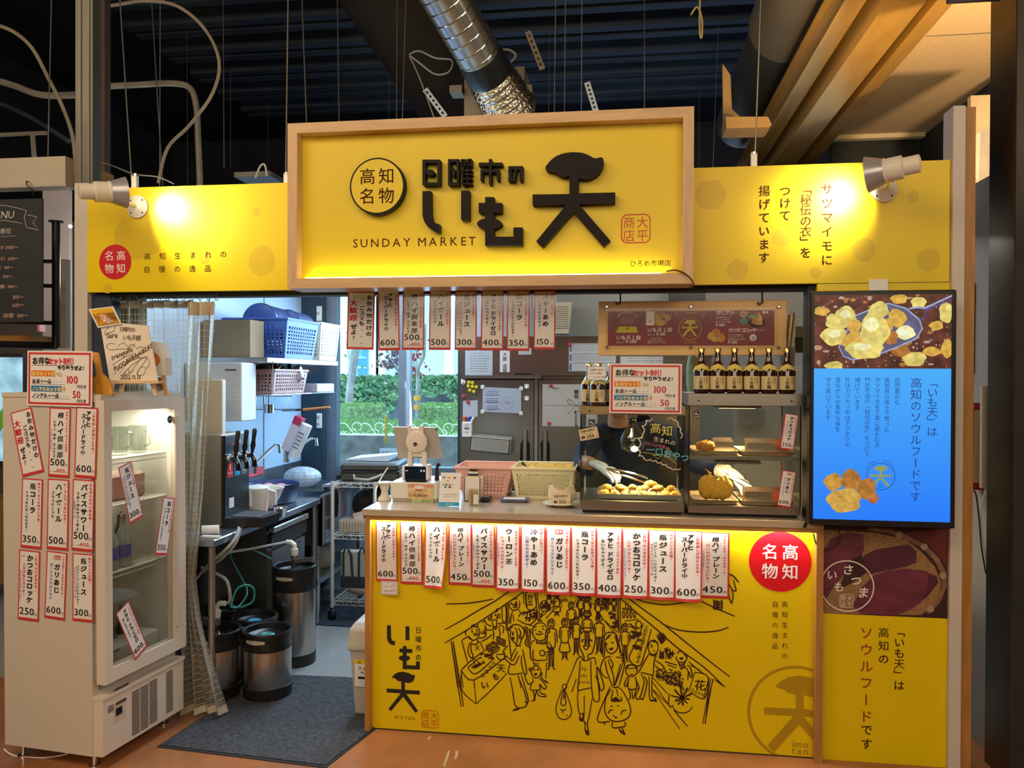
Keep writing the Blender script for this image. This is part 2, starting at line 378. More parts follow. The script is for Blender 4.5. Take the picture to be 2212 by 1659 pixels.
# round grey duct along the beams
d=thing('grey_round_duct','wide grey sheet metal duct beside the tan beams','duct')
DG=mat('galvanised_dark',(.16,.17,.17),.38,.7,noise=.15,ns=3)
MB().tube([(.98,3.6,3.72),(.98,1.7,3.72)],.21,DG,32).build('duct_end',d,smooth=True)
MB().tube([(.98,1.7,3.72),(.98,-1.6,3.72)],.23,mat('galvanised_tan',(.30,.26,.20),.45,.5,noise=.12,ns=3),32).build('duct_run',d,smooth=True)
# plywood hanger by the duct
t=thing('plywood_bracket','tan plywood bracket below the grey duct','bracket')
def Q(pts,Y):return [FP(x,y,Y) for x,y in pts]
MB().prism(Q([(1560,140),(1577,165),(1580,238),(1617,273),(1562,277)],1.3),1.28,1.32,mat('plywood_dark',(.26,.17,.08),.7,noise=.1)).build('board',t)
MB().prism(Q([(1560,272),(1648,272),(1656,288),(1650,294),(1561,296)],1.26),1.1,1.28,mat('plywood_dark',(.26,.17,.08))).build('shelf',t)
# silver spiral duct over the sign
t=thing('spiral_duct','shiny silver spiral duct running down behind the sign','duct')
DS=mat('spiral_silver',(.55,.54,.50),.25,.9,noise=.1,ns=4)
p1,p0=P(1087,212,1.0),P(930,-60,.35);ax=(p0-p1)
def along(k):return p1+ax*k
k0=.36
MB().tube([along(k0),along(1.0)],.118,DS,32).build('duct_tube',t,smooth=True)
dn=ax.normalized();e1=dn.orthogonal().normalized();e2=dn.cross(e1)
for j in range(9):
    c=k0+.02+j*.085
    MB().tube([along(c+.085*a/24*1.0)+(e1*cos(2*pi*a/24)+e2*sin(2*pi*a/24))*.12 for a in range(25)],.003,CHR,5).build('spiral_seam',t,smooth=True)
MB().tube([along(.2),along(.23),along(.34),along(k0+.01)],[.124,.128,.126,.121],mat('black_wrap',(.02,.023,.03),.35,noise=.3,ns=6),32).build('black_tape',t,smooth=True)
fo=mat('foil',(.75,.68,.6),.22,1,noise=.2,ns=40,bump=.9,bs=60)
MB().tube([along(-.12+.32*i/12) for i in range(13)],[.145+.012*(i % 2)-.002*i for i in range(13)],fo,40).build('foil_sleeve',t,smooth=True)
t=thing('fan_box','tan sheet metal fan box where the silver duct ends','fan box')
TB=mat('fan_box_tan',(.2,.17,.13),.5,.3,noise=.1)
a=P(1003,150,1.05);c=P(1132,262,1.05)
MB().box((a.x,1.05,c.z),(c.x,1.6,a.z),TB).build('housing',t)
for s,px in ((-1,992),(1,1140)):
    q=P(px,205,1.1);MB().box((q.x-.035,1.0,q.z-.02),(q.x+.035,1.1,q.z+.02),TB).build('mount_lug',t)
# dark lagged duct, left of it
t=thing('lagged_duct','dark cloth-wrapped duct sloping behind the silver duct','duct')
MB().tube([P(800,-60,2.6),P(950,200,3.4),P(985,262,3.8)],[.33,.27,.25],mat('dark_lagging',(.02,.017,.016),.9,noise=.2,ns=6,bump=.2),24).build('wrapped_tube',t,smooth=True)
# hanging rods: (px top, px bottom, y top, y bottom, depth, brightness)
ROD=mat('rod_steel',(.22,.20,.17),.4,.8,noise=.15);RODB=mat('rod_blue',(.25,.33,.45),.35,.6,noise=.1)
rods=[(623,617,-40,400,.3,'r','steel rod left of the wood-framed sign'),(651,663,-40,268,.9,'r','first thin rod above the left end of the sign'),
        (728,733,-40,264,1.2,'r','second thin rod above the sign'),(858,857,-40,258,1.4,'r','double rod left of the silver duct'),
        (878,869,-40,258,1.3,'r','taped cable rod left of the silver duct'),(912,911,30,255,1.8,'b','bluish rod beside the silver duct'),
        (840,840,150,258,2.0,'b','short blue rod behind the sign'),(1187,1185,70,243,1.7,'b','pale blue rod right of the silver duct'),
        (1201,1197,-40,243,1.4,'r','tan rod right of the fan box'),(1222,1219,-40,241,1.5,'r','grey rod above the middle of the sign'),
        (1257,1256,-40,240,1.9,'b','thin blue-grey rod above the middle of the sign'),(1392,1392,-40,231,2.2,'r','lone rod above the right part of the sign'),
        (1552,1540,48,352,1.2,'b','bright rod right of the sign'),(1511,1510,190,352,1.6,'r','short dark rod right of the sign'),
        (1645,1631,-40,325,.1,'r','rod hanging the right yellow panel'),(259,284,0,372,.2,'r','slanting rod that hangs the left yellow panel'),
        (325,352,-40,395,.9,'r','slanting rod behind the left yellow panel'),(346,345,0,395,1.3,'b','faint rod behind the curved conduit'),
        (404,405,72,395,1.6,'r','rod beside the grey pipe bend'),(482,484,-40,350,1.5,'r','rod right of the pipe bend'),
        (498,498,155,350,1.9,'b','hooked rod above the left panel'),(578,578,220,385,1.9,'r','short rod near the grey box'),(112,103,-40,335,.6,'r','rod at the far left by the curved pipe')]
for x0,x1,y0,y1,Y,k,lb in rods:
    if y0 > 0:Y=PZ(x0,y0,5.06).y
    A,C=P(x0,y0,Y),P(x1,y1+14,Y)
    if y0 <= 0:A=C+(A-C)*((5.15-C.z)/(A.z-C.z))
    t=MB().tube([A,C],.0035 if k == 'r' else .0028,ROD if k == 'r' else RODB,6).build('hanging_rod',smooth=True)
    tag(t,lb,'rod','threaded rods hanging from the ceiling')
# turnbuckles where the panels hang
for px,py,lb in ((286,388,'small clamp on top of the left yellow panel'),(616,385,'small white clamp beside the sign frame'),(1630,342,'small white clamp on top of the right yellow panel')):
    p=P(px,py,.0);t=thing('panel_clamp',lb,'clamp',(p.x,.02,p.z))
    MB().box((-.012,-.01,-.035),(.012,.01,.025),WPL).build('clamp_body',t);MB().lathe([(.014,.02),(.014,.03),(.006,.035)],CHR,n=10).build('nut',t)
# slotted straps
for a,c,lb in (((918,193),(962,252),'pale slotted strap slanting over the sign'),((1268,178),(1287,240),'pale slotted strap above the middle of the sign'),((1140,68),(1172,150),'dull slotted strap right of the silver duct')):
    A,C=P(*a,1.3),P(*c,1.3);t=thing('slotted_strap',lb,'strap',A)
    dd=C-A;L=dd.length;R=Matrix.Rotation(atan2(dd.x,-dd.z)*-1,3,'Y')
    cm=mat('strap_blue',(.4,.5,.6),.4,.4,noise=.1) if a[0] != 1140 else TB
    MB().obox(R @ Vector((0,0,-L/2)),(.035,.004,L),R,cm).build('strap',t)
    for j in range(6):MB().obox(R @ Vector((0,-.004,-L*(.12+j*.15))),(.012,.006,L*.07),R,BLKM).build('slot',t)
def cable(name,lab,cat,pts,Y,r,m,group=None,n=6,sm=5):
    w=[P(x,y,(Y if not isinstance(Y,list) else Y[i])) for i,(x,y) in enumerate(pts)];o=[]
    for i in range(len(w)-1):
        p=[w[max(i-1,0)],w[i],w[i+1],w[min(i+2,len(w)-1)]]
        for k in range(sm):
            t=k/sm;o.append(.5*((2*p[1])+(p[2]-p[0])*t+(2*p[0]-5*p[1]+4*p[2]-p[3])*t*t+(3*p[1]-p[0]-3*p[2]+p[3])*t**3))
    o.append(w[-1]);return tag(MB().tube(o,r,m,n).build(name,smooth=True),lab,cat,group)
CT=mat('conduit_tan',(.30,.25,.18),.6,noise=.15);CG=mat('pipe_grey',(.2,.18,.15),.5,noise=.2);CB=mat('cable_grey',(.3,.29,.27),.5,noise=.1)
cable('conduit','long curved conduit hooping over the left yellow panel','conduit',[(200,12),(240,12),(310,2),(380,12),(440,60),(473,130),(460,200),(410,270),(362,320),(342,395)],.7,.009,CT)
cable('conduit','tan curved pipe dropping at the far left','conduit',[(-20,50),(28,68),(70,105),(105,170),(135,230),(158,300),(165,390)],.8,.011,CT)
cable('pipe','grey elbow pipe bending down behind the left panel','pipe',[(200,188),(300,183),(370,180),(410,190),(424,230),(428,300),(432,400)],1.0,[.016]*0 or .018,CG,n=10)
cable('pipe','sagging grey pipe bundle at the far left','pipe',[(-20,170),(30,185),(90,205),(165,205)],1.0,.02,CG,n=10)
cable('pipe','dark round pipe sloping at the far left','pipe',[(-20,215),(60,250),(150,305)],1.3,.016,mat('pipe_dark',(.05,.06,.08),.4,.5,noise=.2),n=10)
cable('cable','grey cable looping left of the silver duct','cable',[(884,118),(905,110),(940,125),(976,130),(970,155),(940,160),(905,135),(885,120)],.9,.005,CB)
cable('cable','thin cable hanging to the slotted strap','cable',[(885,122),(905,165),(922,210),(937,252)],.9,.0035,CB)
cable('cable','white cable looping right of the silver duct','cable',[(1080,108),(1100,108),(1114,120),(1100,138)],1.0,.007,CB)
cable('cable','thin white cable lying over the left yellow panel','cable',[(203,348),(240,357),(290,376),(340,382),(375,397)],.25,.003,CB)
cable('cable','looped cable end above the left yellow panel','cable',[(552,385),(562,360),(572,356),(577,380)],.3,.005,CB)
cable('cable','dangling loop of cord near the top right beams','cable',[(1512,-5),(1511,40),(1512,76),(1516,78),(1516,40),(1506,15),(1492,32)],.9,.005,mat('cord_tan',(.3,.25,.12),.5,noise=.1))
t=MB().box(P(506,372,.35),P(612,396,.5),mat('grey_case',(.07,.065,.06),.5,noise=.1)).build('ceiling_box');tag(t,'grey metal box lying behind the left panel top','box')
# far clutter above the neighbour (struts)
for a,c in (((-10,292),(100,287)),((70,290),(74,340))):
    tag(MB().tube([P(*a,1.2),P(*c,1.2)],.014,CG,4).build('strut'),['tan level strut above the neighbour stall','short upright strut above the neighbour stall'][a[0] > 0],'strut')
# ------------------------------------------------------------------ posts at both ends of the stall
z0=P(180,395).z
pc=struct('trim_3',MB().box((P(161,600).x,.0,0),(P(189,600).x-.0,.06,z0),mat('post_cream',(.55,.5,.42),.5,noise=.04)))
PG=mat('post_galvanised',(.16,.15,.12),.45,.6,noise=.12,ns=3)
pp=struct('trim_4',MB().box((P(163,200,.07).x,.07,1.5),(P(200,200,.07).x,.13,5.1),PG))
for px in (172,190):MB().box((P(px,200,.06).x,.062,1.6),(P(px,200,.06).x+.003,.07,5.1),CB).build('edge_lip',pp)
MB().box((P(210,200,.5).x,.5,2.2),(P(226,200,.5).x,.55,5.1),mat('rust_post',(.07,.04,.035),.7,noise=.2)).build('rear_post',pp)
zr=P(2065,232).z
struct('trim_5',MB().box((P(2050,900).x,-.02,0),(P(2076,900).x,.08,zr),mat('post_white',(.6,.54,.48),.5,noise=.03)))
struct('trim_6',MB().box((P(2076,900).x+.001,0,0),(P(2103,900).x,.09,zr),WOODBV))
# brushed pillar at the right edge of the view
pX=P(2133,900,.08).x;yA,yB=PX(2133,900,pX).y,PX(2188,900,pX).y
struct('trim_7',MB().box((pX,yB,0),(pX+.12,yA,5.1),mat('dark_mirror_steel',(.13,.12,.105),.3,1,noise=.15,ns=6,stretch=(1,1,40),bump=.03)).box((pX-.001,yB-.012,0),(pX+.4,yB,5.1),BLKM))
struct('trim_8',MB().box((P(2044,0,-.1).x,-.12,P(2100,6,-.1).z),(P(2160,0,-.1).x,-.1,P(2100,6,-.1).z+.1),NAVY))
# ------------------------------------------------------------------ yellow panels
def zline(x,y,Y=0):return P(x,y,Y).z
BL=(P(189,500).x,zline(400,629),P(640,500).x,zline(450,400))
BR_=(P(1480,500).x,zline(1640,613.5),P(2052,500).x,zline(1780,354))
def panel(x0,z0,x1,z1,name='yellow_panel',lab='',cat='sign panel'):
    t=thing(name,lab,cat);MB().box((x0,0,z0),(x1,.03,z1),YEL).build('panel_board',t);return t
lp=panel(*BL,lab='yellow fascia panel with a red disc, left of the framed sign')
b=facade(0)
def blob(b,px,py,r,m,seed,ry=None,Y=0):
    rn=random.Random(seed);u,v=FP(px,py,Y);k=mpx(Y)
    ph=[rn.uniform(.9,1.08) for _ in range(11)]
    b.poly([(u+r*k*ph[i]*cos(2*pi*i/11),v+(ry or r)*k*ph[i]*sin(2*pi*i/11)) for i in range(11)],m)
for a in ((298,512,62,YEL2,1,58),(400,442,20,YEL2,2),(554,457,10,YEL2,3),(566,562,32,YEL2,4,36),(440,555,15,YEL2,5),(232,623,12,YEL2,6)):blob(b,*a)
u,v=FP(249,566);kx=mpx()
b.disc(u,v,41*kx,RED,2)
def four(b,u,v,s,m,o=('名','高','物','知'),w=.02,g=1.3):
    for i,c in enumerate(o):b.ch(c,u+(-s*g if i % 2 == 0 else s*(g-1.0)),v+(s*(g-1.0) if i < 2 else -s*g),s,m,w,3)
four(b,u,v,24*kx,CRM,g=1.12,w=.02)
for i,c in enumerate('高知生まれの'):q=FP(318+i*32.8,562-i*1.0);b.ch(c,q[0]-8*kx,q[1],17*kx,BRN,.0,3)
for i,c in enumerate('自慢の逸品'):q=FP(317+i*32.8,590-i*.6);b.ch(c,q[0]-8*kx,q[1],17*kx,BRN,.0,3)
b.build('printed_lettering',lp)
rp=panel(*BR_,lab='yellow fascia panel with brown upright writing, right of the sign')
b=facade(0)
for a in ((1535,421,34,YEL2,7),(1689,512,20,YEL2,8),(1594,582,23,YEL2,9),(1762,588,12,YEL2,10),(1866,540,24,YEL2,11),(2005,561,24,YEL2,12),(1973,425,12,YEL2,13)):blob(b,*a)
for tx,px,py,s in (('サツマイモに',1787,396,29.2),('「秘伝の衣」を',1741,396,21.9),('つけて',1696,400,25.6),('揚げています',1651,400,27.8)):
    q=FP(px,py);b.vtext(tx,q[0],q[1],24*kx,BRN,.012,3,gap=s/24)
b.build('printed_lettering',rp)
# white junction plate under the right panel
p=P(1896,617);t=MB().box((p.x-.038,-.012,p.z-.03),(p.x+.038,0,p.z+.025),WPL,.003).build('junction_plate');tag(t,'small white square plate between yellow panel and screen','plate')
# dark lintel behind the panels
struct('trim_9',MB().box((P(189,500).x,.06,zline(400,638)),(P(1790,500).x,.14,BL[1]+.05),BLKM).box((P(1750,500).x,.035,0),(P(1772,500).x,.12,BR_[1]+.1),BLKM))
# right column panel (behind and below the screen)
xa,xb=P(1777,1400).x,P(2047,1400).x
rc=thing('banner_panel','tall yellow wall panel with sweet potato picture, right of counter','sign panel')
MB().box((xa-.03,0,0),(xb+.01,.03,BR_[1]-.003),YEL).build('panel_board',rc)
b=facade(0)
zp0,zp1=zline(1900,1330),zline(1900,1128)
PB=mat('photo_dark',(.035,.012,.012),.5,noise=.3,ns=5);PW=mat('photo_wicker',(.28,.15,.06),.6,noise=.35,ns=60,stretch=(1,1,3))
SP=mat('photo_potato',(.14,.025,.05),.5,noise=.35,ns=9,stretch=(1,1,3));SP2=mat('photo_potato_dark',(.08,.015,.03),.5,noise=.3,ns=9);RM=mat('photo_rim',(.22,.11,.06),.5,noise=.3,ns=20)
b.rect(xa,zp0,xb,zp1,PB,1)
def clipx(p):return (min(max(p[0],xa),xb),min(max(p[1],zp0),zp1))
def CP(b,pts,m,l,Y=0):b.poly([clipx(FP(1700+x/2.97,1100+y/2.97,Y)) for x,y in pts],m,l)
CP(b,[(230,130),(560,150),(760,190),(860,270),(950,370),(990,470),(960,600),(860,680),(230,690)],PW,2)
CP(b,[(850,130),(1035,130),(1035,420),(1000,330),(900,220),(760,150)],mat('photo_red',(.13,.02,.02),.5,noise=.2),2)
b.line([clipx(FP(1700+x/2.97,1100+y/2.97)) for x,y in [(520,125),(660,140),(760,175),(880,240),(960,320),(1005,410),(1010,490),(970,590),(900,665)]],.02,RM,3)
for (x,y) in ((720,165),(880,240),(1000,425),(920,640)):q=clipx(FP(1700+x/2.97,1100+y/2.97));b.disc(q[0],q[1],.014,mat('photo_binding',(.36,.25,.16),.6,noise=.2),4,10)
CP(b,[(230,270),(280,190),(400,145),(490,165),(495,250),(470,340),(380,400),(300,500),(230,600)],SP,3)
CP(b,[(400,330),(480,290),(520,400),(420,470),(330,520)],PB,3)
CP(b,[(490,300),(560,260),(680,240),(780,225),(830,270),(830,340),(760,370),(600,400),(520,420),(490,370)],SP2,4)
CP(b,[(480,500),(560,420),(640,395),(760,380),(880,395),(960,430),(970,470),(900,560),(800,640),(700,680),(470,670),(420,620)],SP,5)
CP(b,[(960,430),(970,470),(900,560),(870,580),(900,500),(905,420)],SP2,6)
q=FP(1700+385/2.97,1100+492/2.97)
b.ring(q[0],q[1],52*kx,2.4*kx,CRM,7)
for c,dx,dy,s in (('さ',2,34,23),('つ',18,12,23),('ま',32,-12,24),('い',-30,22,22),('も',-16,-2,22)):b.ch(c,q[0]+(dx-s/2)*kx,q[1]+(dy-s/2)*kx,s*kx,CRM,.02,8,shear=.15)
def seal(b,u,v,r,m,lay):
    rr=[(u+r*max(-1,min(1,1.25*cos(a))),v+r*max(-1,min(1,1.25*sin(a)))) for a in [2*pi*i/32 for i in range(32)]]
    b.line(rr,r*.09,m,lay,True)
    for c,dx,dy in (('大',.02,.0),('平',.02,-.92),('商',-.92,.0),('店',-.92,-.92)):b.ch(c,u+dx*r,v+dy*r-.02*r,r*.92,m,.0,lay,sx=.95)
seal(b,q[0]-1*kx,q[1]-31*kx,13*kx,CRM,8)
for tx,px,py,s,sz,m in (('「いも天」は',1943,1353,22,22,BRN),('高知の',1909,1355,27,22,BRN),('ソウルフード',1872,1353,34.5,27,mat('print_darkred',(.35,.03,.01),.5,noise=.05)),('です',1872,1564,29,24,BRN)):
    q=FP(px,py);b.vtext(tx,q[0],q[1],sz*kx,m,.012,2,gap=s/sz)
b.build('printed_picture',rc)
# ------------------------------------------------------------------ the big framed sign
YF,YS,YL=-.155,-.10,-.14
X0=P(621,400,YF).x;X1=P(1498.5,400,YF).x;Z1=(zline(622,267,YF)+zline(1500,229,YF))/2;Z0=(zline(621,622,YF)+zline(1497,614,YF))/2
fw=22.5*mpx(YF)
SG=thing('shop_sign','big wood-framed yellow shop sign with raised black characters','sign')
for nm,x0,x1,z0_,z1_,w in (('upper',X0,X1,Z1-fw,Z1,WOODL),('lower',X0,X1,Z0,Z0+fw,WOODL)):
    s=1 if nm == 'upper' else -1
    MB().prism([(x0,z1_ if s > 0 else z0_),(x1,z1_ if s > 0 else z0_),(x1-fw,z0_ if s > 0 else z1_),(x0+fw,z0_ if s > 0 else z1_)],YF,.0,w).build('frame_rail',SG)
MB().prism([(X0,Z0),(X0,Z1),(X0+fw,Z1-fw),(X0+fw,Z0+fw)],YF,0,WOODV).build('frame_rail',SG)
MB().prism([(X1,Z0),(X1,Z1),(X1-fw,Z1-fw),(X1-fw,Z0+fw)],YF,0,WOODV).build('frame_rail',SG)
MB().box((X0+fw,YS,Z0+fw),(X1-fw,YS+.02,Z1-fw),YEL).build('panel_board',SG)
LED=mat('led_warm',(1,.93,.6),emit=9);LEDW=mat('led_white',(1,.97,.93),emit=14)
light('sign_led','AREA',((X0+X1)/2,YS-.022,Z0+fw+.012),1.1,(1,.93,.55),target=((X0+X1)/2,YS-.0,Z0+fw+.2),size=X1-X0-2*fw-.1,sizey=.015)
MB().box((X0+fw+.02,YS-.012,Z0+fw+.001),(X1-fw-.08,YS-.002,Z0+fw+.008),LED).build('led_strip',SG)
def S7(x,y):return FP(x/3.95+620,y/3.95+220,YL)
def S8(x,y):return FP(x/3.95+1060,y/3.95+220,YL)
INK=mat('sign_letter',(.014,.011,.009),.6,noise=.1,spec=.2)
def raised(name,polys,m=INK):
    mb=MB()
    for i,p in enumerate(polys):mb.prism(p,YL-.0003*i,YS,m)
    return mb.build(name,SG)
def r7(x0,y0,x1,y1):return [S7(x0,y0),S7(x1,y0),S7(x1,y1),S7(x0,y1)]
def r8(x0,y0,x1,y1):return [S8(x0,y0),S8(x1,y0),S8(x1,y1),S8(x0,y1)]
def el(f,x,y,a,b_,n=18):return [f(x+a*cos(2*pi*i/n),y-b_*sin(2*pi*i/n)) for i in range(n)]
raised('raised_character',[[S8(*q) for q in [(466,556),(478,538),(500,510),(528,484),(560,462),(598,446),(640,435),(685,430),(730,430),(768,433),(800,440),(832,453),(860,468),(880,478),(900,482),(920,477),(938,472),(952,475),(961,488),(964,508),(962,532),(955,558),(943,584),(925,610),(900,632),(872,646),(840,656),(812,660),(785,659),(750,650),(750,780),(1062,772),(1062,862),(752,872),(1022,1185),(965,1238),(708,942),(445,1245),(388,1190),(645,876),(357,880),(357,790),(672,786),(672,627),(645,638),(620,641),(598,634),(578,620),(562,606),(543,598),(515,594),(490,590),(474,580),(467,568)]]])
raised('raised_character',[r7(1690,812,1765,1225),r7(1635,862,1833,945),el(S7,1727,1040,107,48),r7(1765,1150,2008,1225),r7(1932,1072,2008,1151)])
raised('raised_character',[[S7(*q) for q in [(1155,760),(1225,760),(1228,960),(1240,1008),(1265,1035),(1300,1045),(1300,1115),(1255,1105),(1205,1070),(1172,1025),(1155,970)]],r7(1485,757,1555,1005)])
raised('raised_character',[r7(1155,492,1305,518),r7(1155,685,1305,708),r7(1155,518,1181,685),r7(1282,518,1305,685),el(S7,1222,603,36,26)])
mbx=[r7(1373,488,1468,512),r7(1373,686,1468,708),r7(1373,512,1395,686),r7(1447,512,1468,686),el(S7,1421,600,15,40)]
for y in (488,512,536):mbx += [r7(1482,y,1524,y+12),r7(1534,y-2,1576,y+10)]
mbx += [r7(1515,490,1525,552),r7(1566,488,1576,550),[S7(1500,556),S7(1515,560),S7(1492,610),S7(1478,606)],r7(1492,590,1504,708),[S7(1535,556),S7(1548,558),S7(1540,582),S7(1528,580)]]
for y in (580,612,652,692):mbx.append(r7(1500,y,1578,y+14))
mbx.append(r7(1534,580,1546,706))
raised('raised_character',mbx)
raised('raised_character',[r7(1722,487,1746,700),r7(1635,518,1838,545),r7(1650,578,1812,602),r7(1650,602,1673,672),r7(1789,602,1812,668)])
raised('raised_character',[r8(150,548,275,576),r8(150,576,178,675),r8(178,650,208,675),[S8(205,576),S8(226,576),S8(208,675),S8(186,675)],r8(247,576,275,673)])
# round emblem
cx,cz=S7(768,718);R0=249/3.95*mpx(YL)
mb=MB();mb.lathe([(R0,0),(R0,.04)],INK,(cx,YS,cz),56,axis=Matrix.Rotation(pi/2,3,'X'));mb.build('emblem_disc',SG)
b=Board(lambda u,v,l:(u,YL-.0006*l,v));b.disc(cx,cz,R0*.945,YEL,1,56);four(b,cx,cz,R0*.60,BRN,('高','知','名','物'),.006,1.08)
b.build('emblem_face',SG)
b=facade(YS,.0003);q=FP(762,538,YS);b.text('SUNDAY MARKET',q[0],q[1],27*mpx(YS),BRN,0,gap=1.2)
q=FP(1360,577,YS);b.text('ひろめ市場店',q[0],q[1],14.5*mpx(YS),BRN,0)
q=FP(1373.5,494,YS);seal(b,q[0],q[1],30*mpx(YS),mat('seal_red',(.55,.05,.01),.5,noise=.05),2)
b.build('printed_lettering',SG)
cable('cable','dark red wire leaving the lower right corner of the sign','cable',[(1440,586),(1462,584),(1485,595),(1498,612),(1494,622)],[YF+.03,YF-.01,YF-.015,YF-.015,-.02],.003,mat('wire_red',(.08,.01,.01),.4,noise=.1))
# ------------------------------------------------------------------ spot lamps
LC=mat('lamp_cream',(.72,.66,.56),.4,noise=.02);LR=mat('lamp_reflector',(.42,.40,.42),.3,.4,noise=.03)
def spot(lab,flange,back,front,Yb,Yf,aim,en):
    t=thing('spot_lamp',lab,'lamp',P(*flange,0));o=P(*flange,0)
    A,B=P(*back,Yb)-o,P(*front,Yf)-o;d=(B-A).normalized();L=(B-A).length;R=d.to_track_quat('Z','Y').to_matrix()
    MB().lathe([(.052,0),(.052,.008),(.03,.014),(.018,.022)],LC,(0,0,0),24,axis=Matrix.Rotation(pi/2,3,'X')).build('wall_flange',t,smooth=True)
    for i in range(4):a_=pi/4+i*pi/2;MB().lathe([(.004,0),(.004,.004)],BRN,(.04*cos(a_),-.008,.04*sin(a_)),8,axis=Matrix.Rotation(pi/2,3,'X')).build('screw',t)
    MB().tube([Vector((0,-.015,0)),A+d*L*.45],.0085,mat('arm_cream',(.7,.6,.32),.4,noise=.03),10).build('arm',t,smooth=True)
    MB().lathe([(.02,0),(.033,.004),(.034,L*.3),(.034,L*.31),(.044,L*.33),(.044,L*.62),(.047,L*.64),(.047,L*.67)],LC,A,24,axis=R).build('lamp_body',t,smooth=True)
    MB().lathe([(.046,L*.67),(.052,L*.74),(.062,L*.9),(.068,L),(.064,L*.99),(.045,L*.75)],LR,A,28,cap=False,axis=R).build('reflector',t,smooth=True)
    MB().lathe([(.05,L*.86),(.056,L*.93),(.03,L*.96),(.002,L*.965)],mat('bulb_glow',(1,.93,.75),emit=12),A,24,axis=R).build('bulb',t,smooth=True)
    s=light('spot_beam','SPOT',o+A+d*(L*1.03),en,(1,.93,.72),size=.02,spot_size=radians(105),spot_blend=.9)
    s.rotation_euler=(P(*aim,0)-(o+A+d*(L*1.03))).to_track_quat('-Z','Y').to_euler();s.parent=None
    return t
spot('cream spot lamp on an arm at the left yellow panel',(298,447),(170,413),(272,416),-.29,-.16,(430,470),26)
spot('cream spot lamp on an arm at the right yellow panel',(1909,409),(1990,352),(1872,378),-.27,-.19,(1800,430),24)
# ================================================================== outside the back window
OG=mat('street_grey',(.4,.43,.45),.9,noise=.1)
struct('floor',MB().box((-30,2.85,-.12),(25,9.3,-.02),OG).box((-30,10.9,.3),(25,16.5,.35),mat('path_pink',(.45,.42,.42),.9,noise=.05)))
LEAF=mat('leaf_green',(.24,.36,.2),.6,noise=.4,ns=9);LEAF2=mat('leaf_ivy',(.12,.30,.16),.45,noise=.5,ns=3);LEAF3=mat('leaf_light',(.36,.5,.26),.5,noise=.3,ns=6)
def leaves(mb,n,x0,x1,y0,y1,z0,z1,s,m,rn):
    for i in range(n):
        c=Vector((rn.uniform(x0,x1),rn.uniform(y0,y1),rn.uniform(z0,z1)));a,b_=rn.uniform(0,6.3),rn.uniform(-.9,.9)
        u=Vector((cos(a),.5*sin(a),sin(b_)))*s*rn.uniform(.6,1.3);w=Vector((-sin(a)*.4,-.5,cos(b_)))*s*.6
        mb.add([c-u,c+w,c+u,c-w],[(0,1,2,3)],m)
rn=random.Random(3)
gy=9.6-CAMY*0
fz0,fz1=P(820,936,9.6).z,P(820,912,9.6).z
tag(MB().box((-16,9.35,-.1),(12,9.75,fz0-.02),mat('planter_stone',(.3,.32,.32),.9,noise=.35,ns=5,bump=.4)).build('planter_kerb'),'low grey stone planter kerb outside the window','kerb')
fc=thing('iron_fence','white scrolled iron fence seen through the window','fence')
FW=mat('fence_white',(.8,.85,.85),.5,noise=.02);h=fz1-fz0
xf0,xf1=P(725,920,9.6).x,P(990,920,9.6).x;n=int((xf1-xf0)/(h*2.1))+1
for i in range(n+1):
    x=xf0+i*h*2.1;pts=[(x+h*.45*cos(a),9.55,fz0+h*.58+h*.38*sin(a)) for a in [3.6-k*.38 for k in range(13)]]
    MB().tube([(x-h*.1,9.55,fz0-.02),(x-.1*h,9.55,fz0+h*.2)]+pts,h*.045,FW,5).build('scroll',fc)
    MB().tube([(x+h*.75+h*.5*cos(a),9.55,fz0+h*.5+h*.4*sin(a)) for a in [2.6-k*.3 for k in range(7)]]+[(x+h*1.7,9.55,fz0+h*.1),(x+h*1.8,9.55,fz0-.02)],h*.045,FW,5).build('scroll',fc)
mb=MB();leaves(mb,6000,-7,1,9.9,12.5,fz0-.1,fz0+.1,.04,LEAF3,rn);leaves(mb,3000,-7,1,9.9,12.5,fz0-.1,fz0+.08,.04,LEAF,rn)
mb.box((-14,9.8,-.1),(10,12.6,fz0-.05),LEAF);tag(mb.build('ground_cover'),'grassy green ground cover behind the scrolled fence','plants',kind='stuff')
for x0,x1,lb in ((728,806,'clipped green hedge at the left of the window view'),(905,985,'clipped bright green hedge at the right of the window view')):
    mb=MB();a=P(x0,900,13);c=P(x1,872,13)
    mb.box((a.x+.08,13,.2),(c.x-.08,13.8,c.z-.08),LEAF);leaves(mb,2600,a.x,c.x,12.9,13.9,a.z-.3,c.z,.04,LEAF3,rn);tag(mb.build('hedge'),lb,'hedge',kind='stuff')
yw=17.0;zb,ztp=P(850,893,yw).z,P(850,832,yw).z
rw=tag(MB().box((-18,yw,.2),(12,yw+3,ztp),mat('stone_wall',(.13,.16,.18),.9,noise=.5,ns=1.4,bump=.5)).build('retaining_wall'),'dark stone retaining wall hung with ivy beyond the path','wall')
mb=MB();z_=P(850,868,yw).z
for i in range(8000):
    x=rn.uniform(-9,2);lim=z_+.45*sin(x*2.1)+.25*sin(x*5.3);leaves(mb,1,x-.1,x+.1,yw-.35,yw-.02,min(lim,ztp-.1),ztp+.25,.085,LEAF2 if rn.random() < .7 else LEAF3,rn)
tag(mb.build('ivy'),'thick green ivy spilling over the stone wall','ivy',kind='stuff')
rl=thing('white_railing','low white concrete railing above the ivy wall','railing')
zr0,zr1=P(850,841,yw+.4).z,P(850,824,yw+.4).z;hh=zr1-zr0
